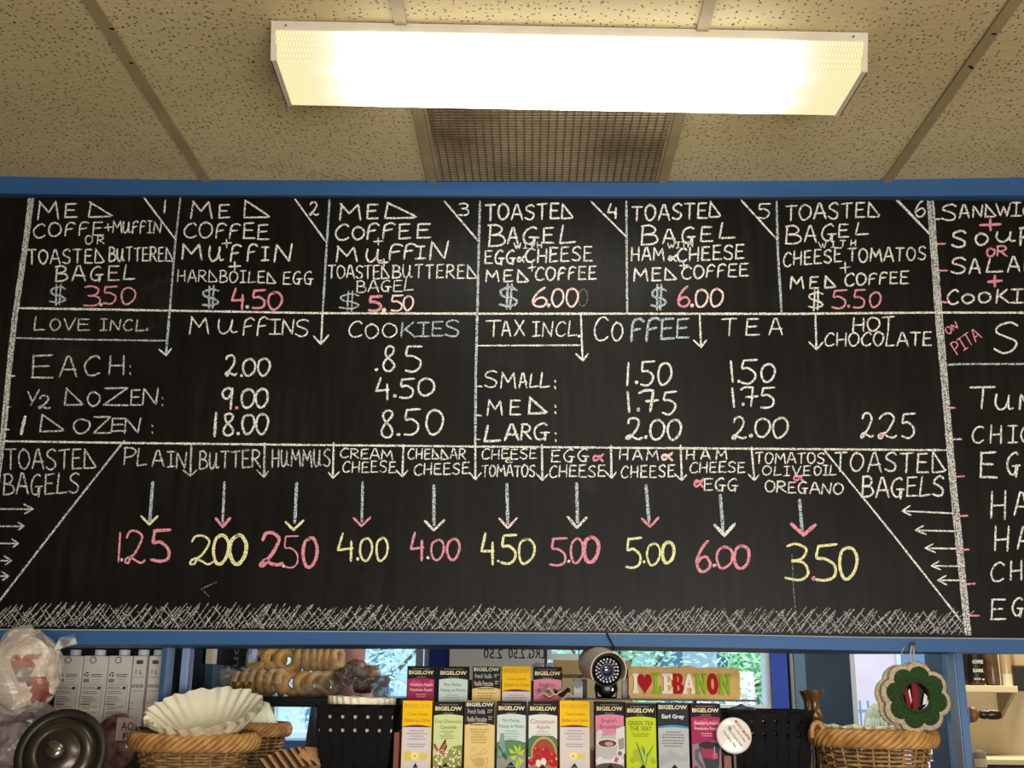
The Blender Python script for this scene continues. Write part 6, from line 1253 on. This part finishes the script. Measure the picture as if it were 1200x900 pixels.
fc = onY(1018, 870, 2.79); filt((fc.x, 2.79, fc.z-.01), .075, .11, .035, 0, .04, 24, M_paper, 'stack of cream filters lying low in the right wicker basket', n=3, amp=.06)

# black woven strap baskets
M_strap = mat('black_strap', (10, 10, 11), .62, spec=.12, var=.3, vscale=30)
def strap_basket(pa, pb, pt, Y, dep, label, taper=.80, cols=9, rows=8, hrow=(0, 1), flare=True):
    A, B_ = onY(pa, pt, Y), onY(pb, pt, Y); zt = onY((pa+pb)/2, pt, Y).z; w = B_.x-A.x; cx = (A.x+B_.x)/2; cyy = Y+dep/2; h = zt-CT
    t = thing('strap_basket', label, 'basket', (cx, cyy, CT)); 
    def Pt(u, v, side, off=0):   # u along the side 0..1, v down 0..1
        f = 1-(1-taper)*v; hw, hd = w/2*f, dep/2*f; z = zt-h*v; q = -1+2*u
        if side == 0: return Vector((cx+q*hw, cyy-hd-off, z))
        if side == 1: return Vector((cx+hw+off, cyy+q*hd, z))
        if side == 2: return Vector((cx-q*hw, cyy+hd+off, z))
        return Vector((cx-hw-off, cyy-q*hd, z))
    gp = .26
    for side in range(4):
        n_ = cols if side in (0, 2) else max(4, int(cols*dep/w))
        for i in range(n_):
            u0, u1 = (i+gp*.5)/n_, (i+1-gp*.5)/n_; m = MB()
            vs = [Pt(u0, 0, side, .0006), Pt(u1, 0, side, .0006), Pt(u1, 1, side, .0006), Pt(u0, 1, side, .0006)]; inn = [p+(Vector((cx, cyy, p.z))-p).normalized()*.0014 for p in vs]
            m.hexa(vs, inn); m.build('upright_strap', M_strap, t)
        for j in range(rows):
            v0, v1 = j/rows, (j+1-(.24 if j in hrow else .05))/rows
            for i in range(n_):
                up = .0030 if (i+j) % 2 else -.0008; m = MB(); a_ = 0 if i == 0 else .0; vs = [Pt(i/n_, v0, side, up), Pt((i+1)/n_, v0, side, up), Pt((i+1)/n_, v1, side, up), Pt(i/n_, v1, side, up)]
                inn = [p+(Vector((cx, cyy, p.z))-p).normalized()*.0012 for p in vs]; m.hexa(vs, inn)
                if i == 0: mj = MB()
                mj.add(m.v, m.f)
            mj.build('level_strap', M_strap, t)
        m = MB(); vs = [Pt(0, -.012, side, .003), Pt(1, -.012, side, .003), Pt(1, .03, side, .003), Pt(0, .03, side, .003)]; inn = [p+(Vector((cx, cyy, p.z))-p).normalized()*.006 for p in vs]; m.hexa(vs, inn); m.build('rim_strap', M_strap, t)
    # dark lining below the open rows
    m = MB(); v = 2.05/rows
    for side in range(4): m.add([Pt(0, v, side, -.003), Pt(1, v, side, -.003), Pt(1, 1, side, -.003), Pt(0, 1, side, -.003)], [(0, 1, 2, 3)])
    m.build('lining', M_strap, t); m = MB(); m.poly([Pt(0, .99, 0), Pt(1, .99, 0), Pt(0, .99, 2), Pt(1, .99, 2)]); m.build('bottom', M_strap, t)
    return t, cx, cyy, zt
t, cx_, cy_, zt__ = strap_basket(371, 463, 826.5, 2.74, .17, 'black woven strap basket left of the tea boxes with cream filters inside', cols=6, rows=6)
filt((cx_, cy_, zt__-.058), .068, .082, .066, 0, .03, 26, M_paper, 'stack of cream filters inside the left black strap basket', n=3, amp=.03)
m = MB(); L_ = 30  # white sheet added behind the front straps so the holes look bright
for i in range(L_+1):
    x = cx_-.088+.176*i/L_
    for z in (zt__-.066, zt__-.010): m.v.append((x, cy_-.070+.002*math.sin(i*1.9), z))
m.f = [(2*i, 2*i+2, 2*i+3, 2*i+1) for i in range(L_)]; m.mi = [0]*L_
o = m.build('hole_brightening_sheet', M_paper); tag(o, 'white sheet added to brighten the holes of the left black strap basket', 'paper')
t, cx_, cy_, zt__ = strap_basket(851, 953, 833, 2.81, .17, 'black woven strap basket right of the tea boxes behind the white badge', cols=7, rows=6)
o = blob((cx_-.05, cy_, zt__-.02), (.045, .05, .028), 17, .3).build('paper_bundle', mat('blue_white_paper'), smooth=True); tag(o, 'crumpled pale paper in the right black strap basket', 'paper')

# bronze goblets
M_brz = mat('bronze', (150, 116, 72), .35, metal=.7, var=.2, vscale=30)
def goblet(px, pyt, Y, rpx, label, s=1.0):
    p = onY(px, pyt, Y); k_ = 1/ppm(Y, 1.55); t_ = thing('candlestick', label, 'candlestick', (p.x, Y, CT)); M = Matrix.Translation((p.x, Y, CT)); H = p.z-CT; r = rpx*k_
    pr_ = [(r*1.5, 0), (r*1.5, .004), (r*.9, .012), (r*.35, .03), (r*.28, H*.35), (r*.5, H*.5), (r*.3, H*.56), (r*.25, H-.105), (r*.42, H-.098), (r*.25, H-.09), (r*.3, H-.08), (r*.62, H-.072), (r*.66, H-.062), (r*.5, H-.05), (r*.42, H-.048), (r*.4, H-.03), (r*.6, H-.018), (r, H-.002), (r, H), (r*.86, H-.001), (r*.4, H-.016), (0, H-.02)]
    MB().lathe(pr_[:11], 28, M).build('foot_and_stem', M_brz, t_, smooth=True); MB().lathe(pr_[10:], 28, M).build('cup', M_brz, t_, smooth=True)
goblet(279, 799, 2.96, 7.4, 'left one of two bronze candlesticks standing between the two left wicker baskets'); goblet(288.5, 799, 2.99, 7.0, 'right one of two bronze candlesticks standing between the two left wicker baskets')
goblet(953.5, 809, 2.99, 12, 'wide-mouthed bronze candlestick behind the handle of the right wicker basket'); goblet(944.5, 809.5, 3.09, 8, 'small bronze candlestick half hidden behind the wide-mouthed one')

# cartons in film -------------------------------------------------------------------
CYY = 3.0
cz = onY(120, 851, CYY).z
o = MB().box2((onY(40, 850, CYY).x, CYY-.02, CT), (onY(187, 850, CYY).x, CYY+.2, cz)).build('wooden_crate', M_ctr, bev=.003); tag(o, 'dark low crate under the white drink cartons', 'crate')
PC = 1/ppm(CYY, 1.6); M_cart = mat('carton_white', (228, 220, 206), .45); M_cprint = mat('carton_print', (60, 54, 52), .6); M_cgrey = mat('carton_grey', (140, 132, 124), .6); M_cmar = mat('carton_maroon', (110, 44, 44), .6)
names = ['white drink carton leftmost, half hidden by the big plastic bag', 'white drink carton second from the left under the blue rail', 'white drink carton third from the left under the blue rail', 'white drink carton showing its narrow printed side, left of the end one', 'white drink carton at the right end beside the blue post']
for i, (a, b) in enumerate(((66, 94.5), (95.5, 124), (125, 152.5), (153.8, 169.5), (172.5, 187.5))):
    xa, xb = onY(a, 800, CYY).x, onY(b, 800, CYY).x; zt = onY((a+b)/2, 768.5, CYY).z; wpx = (xb-xa)/PC
    t = thing('drink_carton', names[i], 'carton', ((xa+xb)/2, CYY+.03, cz), 'white drink cartons')
    MB().box2((xa, CYY, cz), (xb, CYY+.062, zt)).build('carton', M_cart, t, bev=.0015)
    MB().lathe([(0, 0), (6.4*PC, 0), (6.4*PC, .016), (0, .016)], 20, Matrix.Translation(((xa+xb)/2-.002, CYY+.03, zt))).build('cap', M_wt, t)
    M = lambda k: frameM((xa, CYY-.0004*k, zt))
    def PL(name, pts, m, k):
        mb = MB()
        for P_0 in pts: mb.poly([M(k) @ Vector((u*PC, -d*PC, 0)) for u, d in P_0])
        return mb.build(name, m, t)
    if i < 3:
        mb = MB(); mb.prism([(2*PC, -1*PC), (17*PC, -1*PC), (16.5*PC, -15*PC)], M(0), .0016); mb.build('folded_flap', M_cart, t)
        mb = MB(); ring([(x*PC, y*PC) for x, y in circle(11.5, -5, 3.9, n=20)], [(x*PC, y*PC) for x, y in circle(11.5, -5, 3.0, n=20)], mb, M(5), .0003); mb.build('printed_ring', M_cprint, t)
        PL('recycling_mark', [[(5+3.6*math.cos(q+.1), 21.5-3.6*math.sin(q+.1)), (5+3.6*math.cos(q+1.5), 21.5-3.6*math.sin(q+1.5)), (5+1.5*math.cos(q+1.5), 21.5-1.5*math.sin(q+1.5)), (5+1.5*math.cos(q+.1), 21.5-1.5*math.sin(q+.1))] for q in (0.5, 2.6, 4.7)], M_cprint, 1)
        rows = [(21, 10.5, 24, 1.1), (23.2, 11, 23, 1.1), (35.5, 2, 16, .7), (37.2, 2, 20, .7), (40.5, 2, 18, .7), (42.5, 2, 20, .7), (46.5, 2, 15, .7), (48.5, 2, 17, .7), (50.5, 3, 20, .7), (52.3, 2, 14, .7), (58.5, 3, 22, .7), (60.3, 3, 14, .7), (63.5, 3, 22, .7), (65.5, 3, 20, .7), (69, 3, 21, .7), (71, 3, 17, .7)]
        L0 = []
        for (d, a_, b_, th) in rows:
            u = a_
            while u < b_: l = U(1, 3); L0.append([(u, d), (min(u+l, b_), d), (min(u+l, b_), d+th), (u, d+th)]); u += l+.6
        PL('small_print', L0, M_cprint, 1)['kind'] = 'stuff'
        PL('frame_line', [[(1.5, 33), (25, 33), (25, 33.5), (1.5, 33.5)], [(25, 33), (25.4, 33), (25.4, 66), (25, 66)], [(2, 57), (23, 57), (23, 57.4), (2, 57.4)], [(2, 26.5), (9, 26.5), (9, 30.5), (2, 30.5)], [(12, 27), (22, 27), (22, 27.5), (12, 27.5)], [(12, 30), (22, 30), (22, 30.5), (12, 30.5)]], M_cgrey, 2)
        PL('leaf_mark', [circle(21.5, 36.8, 2.2, 1.8, 10)], M_cprint, 2); PL('maroon_print', [[(1.5, 54.6), (12.5, 54.6), (12.5, 55.8), (1.5, 55.8)]], M_cmar, 2)
    else:
        mb = MB(); 
        for s, u0, u1, d0, d1 in (('amande', 1, wpx-1, 31, 36.5), ('1 L', 4, wpx-4, 16, 21)): text_on(mb, s, M(1), u0*PC, u1*PC, -d1*PC, -d0*PC, bold=.01)
        mb.build('lettering', M_cprint, t); PL('printed_logo_block', [[(4, 5), (wpx-4, 5), (wpx-4, 9.5), (4, 9.5)]], mat('carton_slate', (72, 80, 104), .5), 1); PL('rule', [[(1, 24), (wpx-1, 24), (wpx-1, 24.6), (1, 24.6)], [(1, 40), (wpx-1, 40), (wpx-1, 40.6), (1, 40.6)], [(1, 53), (5, 53), (5, 53.8), (1, 53.8)], [(1, 60), (5, 60), (5, 60.8), (1, 60.8)]], M_cgrey, 2)
# pouch, big bags, lid
pch = thing('snack_pouch', 'clear and maroon pouch with dark letters below the cartons, left of the basket', 'pouch', onY(138, 900, 2.84))
pc_ = onY(137, 870, 2.86)
blob(pc_, (.058, .02, .068), 21, .1).build('pouch', mat('pouch_film', (120, 92, 84), .2, rgb2=(62, 24, 26), vscale=30, coat=.6), pch, smooth=True)
mb = MB()
for s, a, b, d0, d1 in (('AO', 142, 157, 846, 856), ('F', 145, 151, 859, 866)):
    A0, A1 = onY(a, 850, 2.832), onY(b, 850, 2.832); text_on(mb, s, frameM((0, 2.832, 0)), A0.x, A1.x, onY(a, d1, 2.832).z, onY(a, d0, 2.832).z, bold=.01)
lb_ = pbox(136, 841, 158, 868, 2.8335, .003).build('pale_label', mat('pouch_label', (150, 126, 116), .4), pch); mb.build('lettering', mat('dark_maroon', (60, 20, 24), .5), pch)
bgc = onY(26, 786, 2.58)
big = thing('plastic_bag', 'large crumpled clear plastic bag with red and blue print at the left edge', 'bag', tuple(bgc-Vector((0, 0, .09))))
m1 = blob(bgc, (.088, .075, .094), 31, .16, 4, 2.6, .12); faces = m1.f; red, blu, rest = MB(), MB(), MB()
M_redp = film_mat('red_print_film', .45, (150, 40, 40), .25); M_blup = film_mat('blue_print_film', .4, (70, 80, 110), .25)
for f in faces:
    q = sum((Vector(m1.v[i]) for i in f), Vector())/3-bgc; nz_ = mnoise.noise(q*40)
    dx, dz = q.x/.088, q.z/.094; tgt = rest
    if q.y < 0 and ((abs(dx-.35) < .3 and abs(dz-.22) < .16) or (abs(dx-.68) < .16 and abs(dz+.42) < .3)) and nz_ > -.12: tgt = red
    elif q.y < 0 and abs(dx-.38) < .17 and abs(dz+.1) < .2 and nz_ > -.1: tgt = blu
    o_ = len(tgt.v); tgt.v += [m1.v[i] for i in f]; tgt.f.append((o_, o_+1, o_+2)); tgt.mi.append(0)
def weld(o):
    bm = bmesh.new(); bm.from_mesh(o.data); bmesh.ops.remove_doubles(bm, verts=bm.verts, dist=1e-5); bm.to_mesh(o.data); bm.free()
for mm_, nm, mt in ((rest, 'film', M_filmw), (red, 'red_print', M_redp), (blu, 'blue_print', M_blup)): weld(mm_.build(nm, mt, big))
blob(bgc+Vector((-.004, .008, -.002)), (.07, .056, .076), 33, .2, 4, 2.2, .1).build('wadded_contents', mat('wadded_white', (196, 180, 160), .5, var=.1, vscale=40, bump=.5, bscale=24, bdist=.01), big, smooth=True)
m = MB(); q0 = bgc+Vector((.07, .0, .055))
for k_ in range(10):
    m.add([q0+Vector((0, -.01+k_*.002, -.01)), q0+Vector((.035+.006*math.sin(k_*2), -.012+k_*.003, .004)), q0+Vector((.045, -.008+k_*.003, .03-.003*k_)), q0+Vector((.01, -.006+k_*.002, .02))], [(0, 1, 2, 3)])
m.build('twisted_corner', M_film, big)
b2 = onY(38, 868, 2.70)
bg2 = thing('crinkled_bag', 'silvery crinkled bag under the large plastic bag, behind the pot lid', 'bag', (b2.x, b2.y, CT))
blob(b2+Vector((-.012, 0, -.005)), (.12, .07, .088), 41, .2, 4, 3.2, .12).build('film', mat('silver_film', (172, 156, 152), .22, rgb2=(96, 82, 88), vscale=26, bump=.6, bscale=40, bdist=.008, coat=.5), bg2)
lc = onY(71, 884, 2.52)
lid = thing('pot_lid', 'dark round metal pot lid with a domed knob, leaning at the lower left corner', 'pot lid', tuple(lc))
n_ = Vector((.10, -1, .26)).normalized(); Ml = n_.to_track_quat('Z', 'Y').to_matrix().to_4x4(); Ml.translation = lc; rl = .0985
M_lid = mat('lid_metal', (70, 64, 56), .25, metal=.75); 
MB().lathe([(rl*.985, -.006), (rl, 0), (rl*.985, .004), (rl*.80, .006), (rl*.79, .003)], 64, Ml).build('rim', mat('lid_rim', (40, 37, 32), .4, metal=.5), lid, smooth=True)
MB().lathe([(rl*.80, .003), (rl*.76, .012), (rl*.70, .018), (rl*.5, .024), (rl*.47, .020), (rl*.45, .022), (rl*.2, .026), (0, .026)], 64, Ml).build('dome', M_lid, lid, smooth=True)
MB().lathe([(rl*.14, .025), (rl*.12, .036), (rl*.16, .040), (rl*.215, .044), (rl*.2, .050), (rl*.1, .054), (0, .055)], 40, Ml).build('knob', mat('lid_knob', (120, 114, 104), .18, metal=.9), lid, smooth=True)
# cup sleeves
sl = thing('cup_sleeves', 'fanned stack of brown corrugated cup sleeves with dark striped edges below the second basket', 'cup sleeves', onY(336, 900, 2.78))
M_kr = mat('kraft', (176, 132, 86), .7, var=.1, vscale=30); M_kd = mat('kraft_dark', (58, 36, 28), .6)
for k_ in range(14):
    x = 300+k_*4.4; y = 893-17*math.sin(min(1, (k_+1)/13)*math.pi*.5); A0 = onY(x, y, 2.70+.004*k_); d = Vector((.035, .05, -.004)); u_ = Vector((.034, -.006, -.040)); nn_ = Vector((.0014, 0, .0014))
    m = MB(); m.hexa([A0, A0+d, A0+d+u_, A0+u_], [A0+nn_*1.2, A0+d+nn_*1.2, A0+d+u_+nn_*1.2, A0+u_+nn_*1.2]); m.build('cup_sleeve', M_kr if k_ % 2 else M_kd, sl)
m = MB(); q = onY(357, 886, 2.745); m.tube([q+Vector((-.012, 0, .008)), q+Vector((.03, .02, -.03))], .013, 16); m.build('rolled_sleeve', M_kr, sl, smooth=True)
m = MB(); A0 = onY(300, 884, 2.8); MB().box2((A0.x-.02, 2.72, CT), (onY(372, 884, 2.8).x, 2.86, CT+.014)).build('tray', M_kd, sl)

# ================================================================== CROCHET WREATH
WYR = 2.672; wcn = onY(1072, 817.5, WYR); kk = 1/ppm(WYR, 1.6)
wr = thing('crochet_wreath', 'green and cream crocheted wreath hanging from a nail on the blue rail', 'wreath', tuple(onY(1068, 756, WYR)))
M_yc = mat('cream_yarn', (206, 190, 160), .9, rgb2=(150, 136, 112), vscale=260, bump=1, bscale=320, bdist=.003); M_yg = mat('green_yarn', (44, 78, 30), .9, rgb2=(18, 38, 14), vscale=220, bump=1, bscale=300, bdist=.003); M_yg2 = mat('dark_green_yarn', (44, 66, 30), .9, bump=1, bscale=320, bdist=.003)
def scal(r, amp, n, a, ph): return r*(1+amp*(abs(math.cos(n*(a+ph)/2))**.7-.5))
def crochet(name, r_in, r_out, amp, n, m, y, th, ph=0, dx=0, dy=0):
    mb = MB(); N1 = 160; N2 = 10
    for i in range(N1):
        a = 2*math.pi*i/N1; ro = scal(r_out, amp, n, a, ph)+U(-.25, .25)
        for j in range(N2+1):
            t_ = j/N2; r = r_in+(ro-r_in)*t_; bul = math.sin(math.pi*t_)**.5*th*(1+.18*math.sin(a*70+j*2))
            mb.v.append((wcn.x+(dx+r*math.cos(a))*kk, WYR+y-bul, wcn.z+(dy+r*math.sin(a))*kk))
        for j in range(N2-1, 0, -1):
            t_ = j/N2; r = r_in+(ro-r_in)*t_; mb.v.append((wcn.x+(dx+r*math.cos(a))*kk, WYR+y+.002, wcn.z+(dy+r*math.sin(a))*kk))
    K = 2*N2
    for i in range(N1):
        for j in range(K): mb.f.append((i*K+j, ((i+1) % N1)*K+j, ((i+1) % N1)*K+(j+1) % K, i*K+(j+1) % K)); mb.mi.append(0)
    return mb.build(name, m, wr, smooth=True)
crochet('back_layer', 22, 38.5, .11, 8, M_yc, .011, .004, .2, -4.5, -.5); crochet('cream_edge', 24, 38.5, .14, 8, M_yc, 0, .005, .2, 1, 0); crochet('green_petals', 15, 33.5, .2, 8, M_yg, -.002, .0065, .2, 1.5, .5); crochet('inner_ring', 15, 18.6, 0, 8, M_yg2, -.006, .005, 0, 1, 1.5)
m = MB(); m.poly([(wcn.x+(1+16.5*math.cos(q))*kk, WYR+.012, wcn.z+(1.5+16.5*math.sin(q))*kk) for q in [2*math.pi*i/32 for i in range(32)]]); m.build('dark_backing', mat('dark_glass_disc', (24, 18, 22), .12, coat=.5), wr)
m = MB()
for P0 in ([(-4, 22), (1, 22.5), (4, 10), (2, -14), (-4, -15), (-3, 4)], [(-13, 6), (-8, 10), (-5, -10), (-9, -12)]): m.prism([(x*kk, y*kk) for x, y in P0], frameM((wcn.x, WYR-.002, wcn.z)), .002)
m.build('red_ribbon', mat('red_satin', (120, 10, 20), .6, spec=.15), wr)
m = MB(); m.prism([(-7*kk, 6*kk), (-4.5*kk, 10*kk), (-3*kk, -4*kk), (-5*kk, -8*kk)], frameM((wcn.x, WYR+.004, wcn.z)), .001); m.prism([(12*kk, 5*kk), (15*kk, 2*kk), (14*kk, -7*kk), (9*kk, -8*kk)], frameM((wcn.x, WYR+.004, wcn.z)), .001); m.build('pale_reflex_patch', mat('pale_reflex', (214, 206, 200), .3), wr)  # pale patches painted as reflections in the dark disc
nl = onY(1068, 756, BY-.018)
m = MB(); m.tube([onY(1067, 784, WYR), onY(1066, 770, WYR-.001), nl+Vector((-.0015, -.012, .003)), nl+Vector((.0, -.013, .004)), nl+Vector((.0025, -.012, .003)), onY(1070.5, 770, WYR-.001), onY(1073.5, 784, WYR)], .0019, 8); m.build('hanging_loop', M_yc, wr, smooth=True)
m = MB(); m.tube([onY(1057, 784, WYR+.012), onY(1056.5, 764, WYR+.02), onY(1060, 757, BY-.018)], .0014, 6); m.build('back_loop', M_yc, wr, smooth=True)
m = MB(); m.tube([nl+Vector((0, .004, 0)), nl+Vector((0, -.015, .002))], .0022, 8); m.tube([nl+Vector((0, -.0145, .002)), nl+Vector((0, -.0165, .002))], .0045, 10); m.build('nail', mat('nail', (50, 34, 30), .5, metal=.5), wr)
